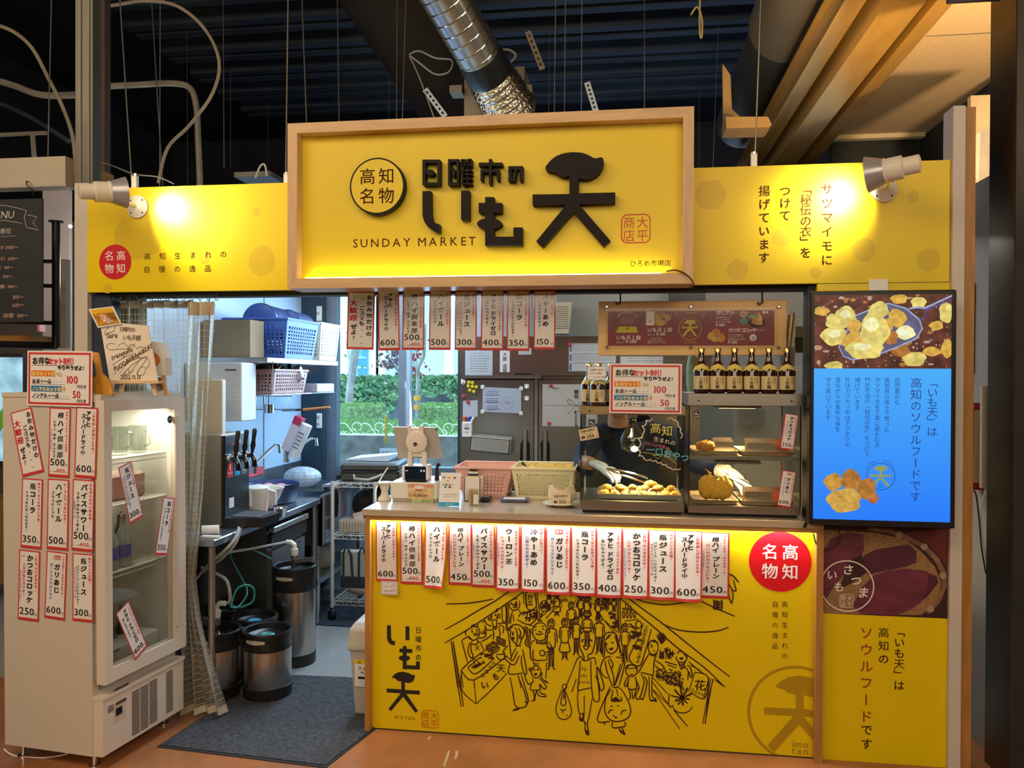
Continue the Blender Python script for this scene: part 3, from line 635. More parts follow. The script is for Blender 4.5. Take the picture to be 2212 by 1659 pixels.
for i in range(14):
    x=-9.2+i*.87;MB().box((x,yw+.3,zr1-hh*.3),(x+.8,yw+.45,zr1),FW).box((x,yw+.3,zr0-.1),(x+.09,yw+.45,zr1-hh*.3),FW).box((x+.71,yw+.3,zr0-.1),(x+.8,yw+.45,zr1-hh*.3),FW).build('rail_frame',rl)
mb=MB();leaves(mb,2200,-10,2,18.6,19.2,P(850,835,19).z,P(850,817,19).z,.1,LEAF,rn);tag(mb.build('top_hedge'),'thin green hedge on the terrace behind the railing','hedge',kind='stuff')
BW=mat('building_white',(.55,.72,.8),.8,noise=.03,ns=.5);BC=mat('building_blue',(.12,.42,.62),.3,noise=.08)
bd=thing('far_building','pale blue-white building with square columns across the street','building')
MB().box((-20,27,1),(14,27.4,9),BW).build('wall',bd)
for px in (731,798,812,960,1000):a=P(px,780,25.6);MB().box((a.x,25.6,1),(a.x+.35,26,9),FW).build('column',bd)
for x0,x1,y0,y1 in ((734,757,770,815),(772,792,752,818),(876,900,740,815)):
    a,c=P(x0,y1,26.9),P(x1,y0,26.9);w=MB().box((a.x,26.9,a.z),(c.x,27,c.z),BC).build('window',bd)
    for k in (1,2):z=a.z+(c.z-a.z)*k/3;MB().box((a.x,26.85,z),(c.x,26.9,z+.06),BW).build('glazing_bar',w)
def tree(lab,trunk,Y,r,branches,lm,nl,spread,sc=1):
    t=thing('street_tree',lab,'tree');BK=mat('bark_pale',(.3,.3,.32),.8,noise=.3,ns=6)
    MB().tube([P(x,y,Y) for x,y in trunk],r,BK,8).build('trunk',t,smooth=True)
    mb=MB();lf=MB();rr=random.Random(len(lab))
    for br in branches:
        pts=[P(x,y,Y+.1*i) for i,(x,y) in enumerate(br)];mb.tube(pts,[.03,.02,.012,.008,.006][:len(pts)],BK,5)
        for i in range(nl):q=rr.choice(pts[1:]);leaves(lf,1,q.x-spread,q.x+spread,q.y-.3,q.y+.3,q.z-spread,q.z+spread,.07*sc,lm,rr)
    mb.build('branch',t);tag(lf.build('foliage',t),kind='stuff')
tree('pale bare-trunked tree at the left of the window view',[(750,905),(752,885),(757,830),(764,790),(768,750),(764,700)],15,.1,[[(765,775),(775,755),(790,735)],[(762,790),(752,760),(748,740)]],LEAF,6,.5)
ML=mat('maple_red',(.5,.06,.07),.6,noise=.4,ns=3);MD=mat('maple_dull',(.2,.1,.14),.6,noise=.4,ns=3)
tree('young maple with sparse red leaves behind the window mullion',[(901,912),(902,850),(903,795),(915,770),(917,700)],14,.045,[[(902,800),(893,780),(886,760),(880,745)],[(903,795),(896,760),(903,745)],[(903,800),(905,792),(890,790),(884,800)]],ML,34,.22)
tree('thin maple branch with dull leaves left of the window mullion',[(868,905),(866,800)],12.9,.01,[[(866,806),(850,790),(838,780),(826,772)],[(860,798),(845,775),(843,765)],[(864,790),(850,765),(858,755)]],MD,30,.2)
t=thing('marker_post','orange banded pole in front of the red maple','pole')
for y in (860,880):tag(MB().lathe([(.075,-.05),(.075,.05)],mat('band_orange',(.8,.35,.03),.5,noise=.05),P(901,y,13.6),10).build('band',t))
tag(MB().lathe([(.022,0),(.022,.45)],mat('post_yellow',(.8,.6,.05),.5,noise=.05),P(834,957,9.2),10).build('bollard'),'short yellow post at the kerb outside','bollard')
# ================================================================== kitchen fittings
RF=mat('fridge_steel',(.26,.245,.22),.3,1,noise=.06,ns=3,stretch=(1,1,14));
YR=1.42
fx0,fx1=P(993,900,YR).x,.45;zt_,zsplit=P(1100,727,YR).z,P(1100,815,YR).z;xm=P(1158,900,YR).x
rf=thing('upright_refrigerator','tall steel commercial refrigerator with two lower doors in view','refrigerator')
MB().box((fx0,YR+.03,.1),(fx1,YR+.75,zt_),RF).build('cabinet',rf)
MB().box((fx0,YR,zsplit+.012),(fx1,YR+.03,zt_),RF).build('upper_panel',rf)
for a,c,hx in ((fx0+.005,xm-.012,1135),(xm+.012,xm+.012+(xm-fx0),1178)):
    d=MB().box((a,YR,.75),(c,YR+.03,zsplit-.012),RF,.004).build('door',rf)
    MB().box((a,YR,.12),(c,YR+.03,.735),RF,.004).build('door',rf)
    hp=P(hx,960,YR);hz1=P(hx,928,YR).z;zc=P(hx,948,YR).z
    s=1 if hx < 1158 else -1
    MB().prism([(hp.x-.028-.01*s,.9),(hp.x+.028,.9),(hp.x+.028,zc-.03),(hp.x+.01,zc),(hp.x-.015,zc),(hp.x-.03,zc-.03)],YR-.004,YR+.01,mat('recess_dark',(.02,.025,.025),.2,.5,noise=.2)).build('grip_recess',d)
    MB().box((hp.x-.013,YR-.03,.95),(hp.x+.013,YR-.004,hz1),STEELH,.004).build('handle',d)
for px in (1112,):p=P(px,808,YR);MB().box((p.x,YR-.003,p.z-.004),(p.x+.11,YR,p.z+.004),BLKP).build('name_strip',rf)
MB().box((xm-.01,YR-.002,.12),(xm+.01,YR+.02,zsplit),mat('pillar_bright',(.5,.48,.46),.25,1,noise=.05)).build('centre_post',rf)
MB().box((P(1000,800,YR).x,YR-.012,zsplit-.008),(P(1170,800,YR).x,YR,zsplit+.012),STEELH).build('trim_rail',rf)
def sheet(name,lab,cat,x0,y0,x1,y1,Y,m,skew=0,th=.0015,group=None):
    t=thing(name,lab,cat,group=group);A,C=P(x0,y0,Y),P(x1,y1,Y)
    MB().prism([(A.x,A.z),(C.x,A.z-skew*mpx(Y)),(C.x-0,C.z-skew*mpx(Y)),(A.x-.0,C.z)],Y-th,Y,m).build('sheet',t);return t,Board(lambda u,v,l:(u,Y-th-.0006*l,v)),A,C
PG1=mat('paper_grey',(.5,.53,.58),.6,noise=.02);INK2=mat('ink_grey',(.1,.1,.12),.6,noise=.1);INKB=mat('ink_blue',(.08,.1,.3),.6,noise=.1)
def scrib(b,x0,x1,z0,z1,n,m,seed=1,th=.002,lay=1):
    r_=random.Random(seed)
    for i in range(n):
        z=z1-(z1-z0)*(i+.5)/n;x=x0+(x1-x0)*r_.uniform(0,.15)
        while x < x1-(x1-x0)*r_.uniform(0,.3):L=(x1-x0)*r_.uniform(.06,.2);b.rect(x,z-th/2,min(x+L,x1),z+th/2,m,lay);x += L*1.25
t,b,A,C=sheet('notice_sheet','large grey typed sheet on the refrigerator top panel','paper',1005,757,1064,812,YR,PG1);scrib(b,A.x+.02,C.x-.02,C.z+.02,A.z-.01,8,INK2,2);b.build('print',t)
t,b,A,C=sheet('name_slip','narrow white slip with upright characters beside the typed sheet','paper',1080,757,1101,804,YR,PAP);b.vtext('大原　追賀',(A.x+C.x)/2,A.z-.01,.028,INK2,.03);b.build('print',t)
t,b,A,C=sheet('note_corner','small white note end peeking under the 350 yen strip','paper',1120,752,1148,766,YR,PG1)
t,b,A,C=sheet('calendar_sheet','white schedule chart with blue tabs and a red magnet','paper',1229,742,1330,802,YR,PG1)
for k in range(3):
    zz=A.z-(A.z-C.z)*k/3-.006;b.rect(A.x+.006,zz-(A.z-C.z)/3+.012,A.x+.016,zz-.004,INKB);b.rect(A.x+.02,zz-.001,C.x,zz+.001,INK2)
    if k < 2:
        for j in range(26):x=A.x+.022+j*.01;b.rect(x,zz-(A.z-C.z)/3+.014,x+.002,zz-.006,mat('ink_pale',(.3,.32,.36),.6,noise=.05))
b.build('print',t)
t,b,A,C=sheet('whiteboard','small whiteboard with blue handwriting on the left refrigerator door','whiteboard',1043,836,1126,890,YR-.006,mat('board_white',(.45,.5,.6),.3,noise=.03),skew=3,th=.008)
for k in range(3):scrib(b,A.x+.02,A.x+.1,A.z-.055-k*.045,A.z-.02-k*.045,3,INKB,20+k,.003);b.rect(A.x+.015,A.z-.05-k*.043,A.x+.11,A.z-.048-k*.043,INK2)
b.ring(A.x+.155,(A.z+C.z)/2-.02,.035,.002,mat('ink_pale',(.3,.32,.36)),1,24)
b.text('OK',A.x+.135,(A.z+C.z)/2-.03,.025,mat('ink_pale',(.3,.32,.36)))
b.build('print',t)
for x,z in ((A.x,A.z),(C.x,A.z-.008),(A.x,C.z),(C.x,C.z-.008)):MB().box((x-.012,YR-.018,z-.012),(x+.012,YR-.012,z+.012),WPL,.003).build('corner_cap',t)
t,b,A,C=sheet('gift_paper','white ceremonial gift paper with a printed bow on the right door','paper',1172,830,1290,922,YR,mat('gift_white',(.5,.48,.45),.6,noise=.02))
xc=A.x+(C.x-A.x)*.62;zc=(A.z+C.z)/2
b.rect(A.x,zc-.002,C.x,zc+.002,mat('cord_grey',(.3,.3,.28),.6,noise=.1));cr=mat('cord_red',(.3,.16,.14),.6,noise=.1)
for s in (-1,1):b.line([(xc+s*(.0+.055*sin(a)),zc+.03*sin(a)-.028*cos(a*.5)*0+.022*sin(2*a)*-.6) for a in [i*pi/14 for i in range(15)]],.004,cr,2);b.line([(xc,zc),(xc+s*.05,zc-.05)],.004,cr,2)
b.vtext('御祝',xc,A.z-.03,.028,BLK,.04);b.vtext('㈱ニシトラ',xc,zc-.03,.022,BLK,.04,gap=.95);b.text('Asahi',A.x+.06,A.z-.03,.016,INK2,.03);b.build('print',t)
# magnets
def magnet(px,py,m,lab,grp=None,r=.011):
    p=P(px,py,YR-.002);tag(MB().lathe([(r,0),(r,.006),(r*.7,.009)],m,p,14,axis=Matrix.Rotation(pi/2,3,'X')).build('magnet',smooth=True),lab,'magnet',grp)
MY=mat('magnet_yellow',(.7,.6,.03),.4,noise=.03);MR=mat('magnet_red',(.6,.03,.08),.4,noise=.03)
for px,py in ((1013,826),(1021,827),(1012,834),(1021,835),(1029,836),(1015,843),(1024,846)):magnet(px,py,MY,'yellow round magnet in the cluster of seven on the refrigerator','cluster of seven yellow magnets')
for px,py,lb in ((1002,856,'red magnet below the yellow cluster'),(1011,868,'red magnet holding the small slip'),(1190,833,'red magnet at the top left of the gift paper'),(1186,914,'red magnet at the lower left of the gift paper'),(1231,744,'red magnet on the schedule chart')):magnet(px,py,MR,lb)
for px,py,lb in ((1001,825,'white hook left of the yellow magnets'),(1138,834,'upper white hook right of the whiteboard'),(1138,860,'lower white hook right of the whiteboard')):
    p=P(px,py,YR-.001);t=thing('magnet_hook',lb,'hook',p);MB().box((-.014,-.008,-.013),(.014,0,.013),WPL,.003).build('hook_base',t);MB().tube([(0,-.009,0),(.002,-.018,-.022),(.002,-.024,-.014)],.002,CHR,6).build('wire_hook',t)
t,b,A,C=sheet('memo_slip','small blank white memo slip under a red magnet','paper',1000,866,1032,902,YR,PG1,skew=-2)
p=P(1011,923,YR);t=thing('pen_caddy','white magnetic pen caddy with red and blue pens','pen holder',(p.x,YR,p.z))
MB().box((-.03,-.04,-.058),(.03,0,.035),WPL,.004).build('caddy_box',t)
b=Board(lambda u,v,l:(u,-.0405-.0006*l,v));b.rect(-.015,-.01,.015,.0,INK2);b.rect(-.01,-.03,.01,-.026,INK2);b.rect(-.01,.005,.01,.025,PG1);b.build('label',t)
for i,(m,x) in enumerate(((mat('pen_orange',(.8,.12,.02),.4,noise=.02),-.02),(mat('pen_blue',(.02,.06,.5),.4,noise=.02),.008),(WPL,.022))):MB().lathe([(.009,0),(.009,.035),(.004,.04)],m,(x,-.02,.03),10,axis=Matrix.Rotation(.25*i,3,'Y')).build('pen',t)
t=thing('magnet_basket','grey perforated plastic basket hung askew on the left door','basket',P(1064,957,YR-.0),0);t.rotation_euler=(0,radians(4.5),0)
GB=mat('basket_grey',(.34,.34,.31),.5,noise=.03)
w_,h_=.118,.048
MB().box((-w_,-.1,-h_),(w_,-.096,h_*.8),GB).box((-w_,-.1,-h_),(-w_+.004,0,h_*.8),GB).box((w_-.004,-.1,-h_),(w_,0,h_*.8),GB).box((-w_,-.1,-h_),(w_,0,-h_+.004),GB).box((-w_,-.004,-h_),(w_,0,h_),GB).build('body',t)
MB().tube([(-w_,-.1,h_*.8),(w_,-.1,h_*.8)],.004,GB,6).build('rim',t)
mb=MB()
for i in range(20):
    for j in range(7):mb.box((-w_+.02+i*.01,-.1008,-h_+.012+j*.009),(-w_+.024+i*.01,-.1,-h_+.016+j*.009),GRYM)
tag(mb.build('perforation',t),kind='stuff')
# things over the refrigerator and along the right
p=P(1216,688,1.5);t=thing('perforated_basket','white perforated plastic basket hung behind the 150 yen strip','basket',(0,0,0))
A,C=P(1190,722,1.5),P(1236,654,1.5);MB().prism([(A.x,A.z),(C.x-.02,A.z),(C.x,C.z),(A.x,C.z)],1.45,1.55,mat('cream_plastic',(.5,.47,.36),.5,noise=.03)).build('body',t)
mb=MB()
for i in range(9):
    for j in range(11):x=A.x+.008+i*.012;z=A.z+.03+j*.013;mb.box((x,1.448,z),(x+.005,1.45,z+.006),INK2)
tag(mb.build('perforation',t),kind='stuff')
MBG=MB();A,C=P(1190,727,1.6),P(1440,628,1.6)
tag(MB().box((A.x,1.6,A.z),(C.x,1.9,A.z+.4),mat('locker_grey',(.24,.27,.28),.45,noise=.05)).build('steel_locker'),'grey-blue steel box standing on top of the refrigerator','cabinet')
A,C=P(1448,690,1.3),P(1505,620,1.3)
tag(MB().box((A.x,1.3,1.75),(C.x+.05,1.5,2.2),BLKP).build('black_speaker'),'black box hanging behind the wooden menu board','box')
t,b,A,C=sheet('notice_sheet','pale notice with dark blue band above the discount sign','paper',1340,770,1432,800,YR-.003,PG1);b.rect(A.x+.02,C.z,A.x+.13,C.z+.02,INKB);scrib(b,A.x+.02,C.x-.01,C.z+.03,A.z,3,INK2,5);b.build('print',t)
# knot of patterned cloth behind the bottles
t=thing('cloth_bundle','pastel patterned cloth bundle behind the first brown bottle','bundle');CLB=mat('bundle_lilac',(.3,.28,.42),.6,noise=.4,ns=12)
q=P(1520,812,.55)
MB().sph(q,(.075,.05,.12),CLB).build('cloth_body',t,smooth=True);MB().sph((q.x-.055,q.y-.02,q.z+.0),(.03,.04,.12),mat('bundle_green',(.35,.45,.22),.6,noise=.3,ns=15)).build('green_fold',t,smooth=True)
MB().sph((q.x+.03,q.y,q.z+.13),(.05,.04,.03),CLB).build('knot',t,smooth=True)
# right inner wall cupboard / tongs hanging
t=thing('chopstick_bundle','sheaf of paper-wrapped skewers beside the menu board','skewers')
for i in range(7):MB().tube([P(1692+i*2.5,770,.2),P(1697+i*3.6,685-rn.random()*12,.2)],.0035,[PINE,PAP,mat('skewer_dark',(.1,.07,.05),.5,noise=.1)][i % 3],5).build('skewer',t)
MB().lathe([(.03,0),(.034,.1)],GRYM,(P(1700,790,.2).x,.2,P(1700,800,.2).z),14).build('cup',t)
t=thing('hanging_papers','curled grey papers hung at the top right of the opening','paper');MB().prism(Q([(1736,634),(1752,634),(1750,655),(1744,656),(1737,645)],.2),.2,.23,PG1).build('sheet',t)
t=thing('wall_monitor','small black screen on the grey wall right of the bottles','monitor');A,C=P(1717,762,.6),P(1748,728,.6);MB().box((A.x,.58,A.z),(C.x+.02,.61,C.z),BLKP).build('screen',t);MB().box((A.x,.59,C.z+.002),(C.x+.02,.61,C.z+.05),GRYM).build('bracket',t)
t,b,A,C=sheet('notice_sheet','framed notice seen through the top of the right glass case','paper',1594,884,1653,919,1.0,mat('notice_grey',(.2,.21,.22),.5,noise=.04));scrib(b,A.x+.02,C.x-.02,C.z+.03,A.z,4,INK2,9);b.build('print',t)
tag(MB().box((P(1585,900,1.02).x,1.01,.5),(1.5,1.03,1.62),KG).build('grey_partition'),'plain grey partition panel behind the right glass case','partition')
# ------------------------------------------------------------------ left worktop
TX,TZ=-1.86,.80
TS=mat('worktop_steel',(.38,.42,.46),.22,.9,noise=.08,ns=6,bump=.02);TF=mat('worktop_edge',(.3,.3,.3),.3,.9,noise=.1)
wt=thing('steel_worktop','long stainless worktop running back along the left kitchen wall','worktop')
y0_=.045
MB().box((KW+.01,y0_,TZ-.035),(TX,1.34,TZ),TS,.004).build('top',wt)
MB().box((KW+.002,y0_,TZ),(KW+.012,2.2,TZ+.14),TS).build('upstand',wt)
for y in (y0_+.03,1.3):
    MB().lathe([(.016,0),(.016,TZ-.035)],STEEL,(TX-.03,y,0),14).build('leg',wt,smooth=True)
    MB().lathe([(.016,0),(.016,TZ-.035)],STEEL,(KW+.05,y,0),14).build('leg',wt,smooth=True)
MB().box((KW+.01,.6,.02),(KW+.02,1.3,TZ-.04),BLKM).build('back_panel',wt)
sk=thing('sink_unit','deep stainless sink unit at the far end of the worktop','sink')
MB().box((KW+.013,1.35,TZ-.3),(TX,1.37,TZ),TS).box((KW+.013,2.2,TZ-.3),(TX,2.21,TZ),TS).box((TX-.02,1.35,TZ-.3),(TX,2.21,TZ+.01),TS).box((KW+.013,1.37,TZ-.3),(TX-.02,2.2,TZ-.28),TS).box((KW+.013,1.8,TZ-.3),(TX-.02,1.82,TZ),TS).build('basin',sk)
MB().tube([(TX-.01,1.36,TZ+.005),(TX-.01,2.2,TZ+.005)],.012,TS,8).build('front_rim',sk)
MB().box((KW+.013,1.37,.25),(TX-.03,2.18,.28),TS).build('lower_shelf',sk)
for y in (1.39,2.18):MB().lathe([(.017,0),(.017,TZ-.3)],STEEL,(TX-.04,y,0),12).build('leg',sk,smooth=True)
# undercounter machine
a,c=PX(587,1200,TX-.03).y,PX(662,1150,TX-.03).y
um=thing('undercounter_dishwasher','steel undercounter machine with black top band below the worktop','appliance')
MB().box((KW+.05,a,.08),(TX-.06,c,.74),STEELH).build('cabinet',um)
MB().box((TX-.06,a+.015,.1),(TX-.035,c-.015,.6),mat('machine_door',(.22,.23,.24),.35,.8,noise=.05)).build('door',um)
MB().box((TX-.06,a,.62),(TX-.03,c,.69),BLKP).build('control_band',um);MB().box((TX-.05,a,.7),(TX-.015,c,.735),STEEL,.005).build('handle',um)
b=Board(lambda u,v,l:(TX-.034+.0006*l,u,v));b.ring(c-.1,.56,.022,.006,BLK,1,20,.8,5.6);b.build('emblem',um)
# beer tower
dy0=P(473,1040,.5).y;yd0,yd1=.34,.56;dx0,dx1=-2.25,-1.985;dzt=PX(473,940,dx1).z
bt=thing('beer_dispenser','black three-tap beer dispenser with steel sides on the worktop','dispenser')
MB().box((dx0,yd0,TZ),(dx1,yd1+.04,dzt),mat('dispenser_steel',(.42,.36,.27),.35,.7,noise=.05),.005).build('casing',bt)
MB().box((dx1,yd0,TZ),(dx1+.02,yd1+.04,dzt-.005),BLKP,.004).build('front_panel',bt)
b=Board(lambda u,v,l:(dx1+.0205+.0006*l,u,v));DR=mat('decal_red',(.7,.03,.02),.3,noise=.1);DB=mat('decal_blue',(.02,.35,.6),.3,noise=.1)
for k,(m,t_) in enumerate(((DR,'BLACK'),(DB,'生樽'),(mat('decal_grey',(.15,.16,.17),.3,noise=.1),'DRY'))):
    y=yd0+.02+k*.075;b.rect(y,TZ+.245,y+.06,TZ+.315,m);b.text(t_,y+.03,TZ+.26,.015,PAP,.02,align='c');b.rect(y+.024,TZ+.28,y+.036,TZ+.31,PAP,2)
b.rect(yd0+.06,dzt-.055,yd1-.02,dzt-.05,DR);b.text('A6',yd0+.13,dzt-.05,.022,PAP,.02,shear=.2)
b.rect(yd0+.04,TZ+.09,yd0+.09,TZ+.14,PAP);scrib(b,yd0+.045,yd0+.085,TZ+.095,TZ+.135,4,INK2,6,lay=2)
b.build('decals',bt)
for k in range(3):
    y=yd0+.03+k*.09
    MB().tube([(dx1+.015,y,dzt-.12),(dx1+.06,y,dzt-.12),(dx1+.075,y,dzt-.15),(dx1+.075,y,dzt-.18)],.013,mat('tap_black_chrome',(.08,.08,.08),.1,1,noise=.05),10).build('tap_spout',bt,smooth=True)
    MB().lathe([(.022,0),(.024,.01),(.022,.02)],CHR,(dx1+.02,y,dzt-.12),14,axis=Matrix.Rotation(pi/2,3,'Y')).build('tap_collar',bt,smooth=True)
    MB().lathe([(.007,0),(.009,.02),(.014,.04),(.01,.07),(.013,.12),(.009,.13)],BLKP,(dx1+.06,y,dzt-.11),12,axis=Matrix.Rotation(.12,3,'Y')).build('tap_handle',bt,smooth=True)
tr=MB().loft([[(dx1+.02,yd0-.02,TZ+.002),(dx1+.2,yd0+.02,TZ+.002),(dx1+.22,yd1-.04,TZ+.002),(dx1+.02,yd1+.04,TZ+.002)],[(dx1+.02,yd0-.02,TZ+.05),(dx1+.21,yd0+.02,TZ+.05),(dx1+.23,yd1-.04,TZ+.05),(dx1+.02,yd1+.04,TZ+.05)]],BLKP).build('drip_tray',bt)
MB().box((dx1+.04,yd0+.02,TZ+.0505),(dx1+.19,yd1-.03,TZ+.054),mat('grille_grey',(.06,.06,.06),.4,noise=.2)).build('tray_grille',tr)
t=thing('paper_roll','rolled white paper lying at the near end of the worktop','paper roll',(-1.93,.13,TZ+.001));MB().tube([(-.04,.0,.024),(.03,.03,.024)],.023,WPL,16).build('roll',t,smooth=True);MB().box((-.02,-.05,0),(.07,-.02,.008),PAP).build('loose_end',t)
# worktop objects
def at(px,py,Z):return PZ(px,py,Z)
p=at(560,1108,TZ);t=thing('steel_cup','small steel bowl beside the drip tray','bowl',(dx1+.17,yd1+.1,TZ));MB().lathe([(.02,0),(.025,.005),(.038,.05),(.04,.052),(.034,.05),(.02,.01)],CHR,n=20).build('bowl',t,smooth=True)
t=thing('measuring_jug','cloudy plastic jug with handle behind the beer tower','jug',(-2.1,.66,TZ+.001));JG=mat('jug_frost',(.75,.75,.7),.35,noise=.02,alpha=.75)
MB().lathe([(.06,0),(.065,.01),(.072,.16),(.078,.17),(.07,.17),(.062,.02),(.01,.012)],JG,n=24).build('jug_body',t,smooth=True);MB().tube([(.07,-.01,.15),(.12,-.02,.14),(.12,-.02,.06),(.07,-.01,.03)],.01,mat('jug_handle',(.7,.74,.8),.3,noise=.02),8).build('handle',t,smooth=True)
t=thing('jug_with_lid','frosted lidded jug next to the cloudy jug','jug',(-1.97,.70,TZ+.001));MB().lathe([(.05,0),(.055,.01),(.062,.13),(.066,.15),(.05,.16),(.01,.165)],JG,n=24).build('jug_body',t,smooth=True);MB().tube([(.06,0,.14),(.11,-.01,.13),(.11,-.01,.06)],.009,mat('jug_handle',(.7,.74,.8)),8).build('handle',t,smooth=True)
t=thing('mixing_bowl','cream plastic bowl between the jugs and the blue tub','bowl',(-2.03,.86,TZ+.001));MB().lathe([(.05,0),(.07,.01),(.11,.07),(.13,.12),(.135,.125),(.125,.12),(.1,.06),(.06,.015),(.01,.012)],mat('bowl_cream',(.72,.66,.52),.4,noise=.03),n=28).build('bowl',t,smooth=True)
p=at(638,1075,TZ);t=thing('blue_tub','round navy tub full of ice water and pink packs','tub',(-2.09,1.15,TZ+.001));NB=mat('tub_navy',(.03,.05,.14),.35,noise=.05)
MB().lathe([(.13,0),(.14,.01),(.16,.11),(.168,.115),(.157,.11),(.135,.03),(.01,.02)],NB,n=32).build('tub_body',t,smooth=True)
MB().lathe([(.15,.085),(.1,.09),(.01,.088)],mat('icy_water',(.5,.6,.75),.2,noise=.3,ns=20,bump=.3),n=28).build('water',t,smooth=True)
for i in range(5):MB().sph((-.07+.04*i,-.04+.05*(i % 2),.1),(.03,.02,.012),mat('pack_pink',(.7,.3,.4),.3,noise=.2,ns=30),8,5).build('pink_pack',t,smooth=True)
t=thing('pink_cloth','folded pink cloth lying on the worktop by the drip tray','cloth',(-1.93,.72,TZ));MB().box((-.08,-.05,.001),(.08,.07,.008),mat('cloth_pink',(.75,.28,.22),.8,noise=.15,ns=30,bump=.2),.002).build('cloth',t)
def faucet(px,py,qx,qy,Yb,lab):
    A,C=P(px,py,Yb),P(qx,qy,Yb+.02);t=thing('faucet',lab,'faucet',A);d=C-A
    MB().lathe([(.02,-.04),(.018,.04)],CHR,n=14).build('valve_body',t,smooth=True)
    MB().tube([Vector((0,0,0)),d*.5+Vector((0,0,.015)),d*.85+Vector((0,0,.02)),d,d+Vector((.004,0,-.045))],.0095,CHR,10).build('spout',t,smooth=True)
faucet(547,1008,603,962,1.0,'nearer chrome swan-neck faucet on the left wall');faucet(618,985,683,948,1.5,'farther chrome swan-neck faucet over the sink')
t=thing('glove_box','red and white carton and paper roll hanging above the faucet','carton',P(640,945,1.5));t.rotation_euler=(0,radians(24),0)
MB().box((-.055,-.03,-.1),(.0,.03,.13),mat('carton_white',(.7,.65,.68),.5,noise=.03)).box((-.055,-.031,.08),(.0,.031,.131),mat('carton_red',(.6,.04,.1),.5,noise=.03)).build('carton',t)
MB().lathe([(.035,-.12),(.035,.11)],mat('bottle_frost',(.7,.74,.78),.4,noise=.03),(.04,-.02,0),16).build('clear_bottle',t,smooth=True)
for k in range(5):MB().box((.02,-.057,-.05+k*.025),(.06,-.055,-.046+k*.025),BLK).build('scale_mark',t)
for i,(px,py,m,lb) in enumerate(((565,985,mat('bottle_white',(.7,.72,.74),.4,noise=.03),'white detergent bottle behind the nearer faucet'),(535,1003,mat('bottle_pink',(.6,.3,.28),.4,noise=.03),'pink detergent bottle behind the taps'))):
    A=P(px,py,.95+i*-.1);t=thing('detergent_bottle',lb,'bottle',(KW+.07,A.y,TZ));MB().lathe([(.035,0),(.038,.01),(.038,.12),(.02,.16),(.012,.165),(.012,.19)],m,n=16).build('bottle_body',t,smooth=True);MB().lathe([(.015,.19),(.015,.215)],BLU,n=12).build('cap',t)
A=at(600,1006,TZ+.14);t=thing('sponge_tray','red sponge tray on the ledge under the far faucet','tray',(KW+.08,1.2,TZ+.141));MB().box((-.05,-.1,.001),(.05,.14,.05),mat('sponge_red',(.6,.06,.08),.6,noise=.2,ns=30),.006).build('tray',t)
# wall shelf with crates
SZ=1.66
sh=thing('wall_shelf','stainless wall shelf high on the left kitchen wall','shelf');MB().box((KW+.002,.78,SZ-.03),(-1.95,1.88,SZ),STEEL,.003).build('board',sh)
for y in (.82,1.84):MB().prism([(KW+.002,SZ-.03),(-2.0,SZ-.03),(KW+.002,SZ-.2)],y,y+.005,STEEL).build('bracket',sh)
def crate(name,lab,X0,X1,Y0_,Y1_,Z0_,Z1_,m,taper=.03,rows=8,cols=10,tl=None,cat='basket',hole=.55):
    """open tub with a real grid of slots on its front and right side"""
    t=thing(name,lab,cat);tl=taper if tl is None else tl;th=.004
    def ring(k,z):return [(X0+tl*k,Y0_+taper*k,z),(X1-taper*k,Y0_+taper*k,z),(X1-taper*k,Y1_-taper*k,z),(X0+tl*k,Y1_-taper*k,z)]
    bot,top=[Vector(q) for q in ring(1,Z0_)],[Vector(q) for q in ring(0,Z1_)]
    mb=MB();mb.add(bot,[(0,1,2,3)],m)
    for i in range(4):
        A,B_,C_,D_=bot[i],bot[(i+1) % 4],top[(i+1) % 4],top[i];f=lambda u,v:(A+(B_-A)*u)*(1-v)+(D_+(C_-D_)*u)*v
        g=MB();nrm=(B_-A).cross(D_-A).normalized()*th
        def strip(u0,v0,u1,v1):q=[f(u0,v0),f(u1,v0),f(u1,v1),f(u0,v1)];mb.add(q+[p-nrm for p in q],[(0,1,2,3),(7,6,5,4),(0,4,5,1),(1,5,6,2),(2,6,7,3),(3,7,4,0)],m)
        strip(0,0,1,.12);strip(0,.82,1,1);strip(0,.12,.06,.82);strip(.94,.12,1,.82)
        n_=cols
        for j in range(1,n_):u=.06+.88*j/n_;strip(u-.44/n_*(1-hole),.12,u+.44/n_*(1-hole),.82)
        for j in range(1,rows):v=.12+.7*j/rows;strip(.06,v-.35/rows*(1-hole),.94,v+.35/rows*(1-hole))
    mb.build('lattice_body',t)
    MB().tube(top+[top[0]],.008,m,6).build('rim',t);return t
BB=mat('crate_blue',(.06,.14,.5),.45,noise=.06)
X_l,X_r=-2.33,-1.93
t=crate('blue_crate','big blue slatted crate on the wall shelf',X_l,X_r,1.0,1.48,SZ+.001,1.89,BB,.03,8,12,.08)
for i,(px,Y,r_,lb) in enumerate(((588,1.08,.108,'front navy round tub lying in the blue crate'),(625,1.32,.1,'rear navy round tub lying in the blue crate'))):
    z=P(588,690,1.05).z-.02;t=thing('round_tub',lb,'tub',(-2.14+.06*i,Y,z-.01*i+.012));R_=Matrix.Rotation(-pi/2,3,'X')
    MB().lathe([(r_,0),(r_*1.02,.012),(r_*.98,.02),(r_*.92,.24),(.01,.25)],NB,n=32,axis=R_).build('tub_body',t,smooth=True);MB().lathe([(r_*.97,-.001),(r_*.9,-.004),(.01,-.005)],mat('tub_lid_blue',(.04,.10,.35),.3,noise=.03),n=32,axis=R_).build('lid',t,smooth=True)
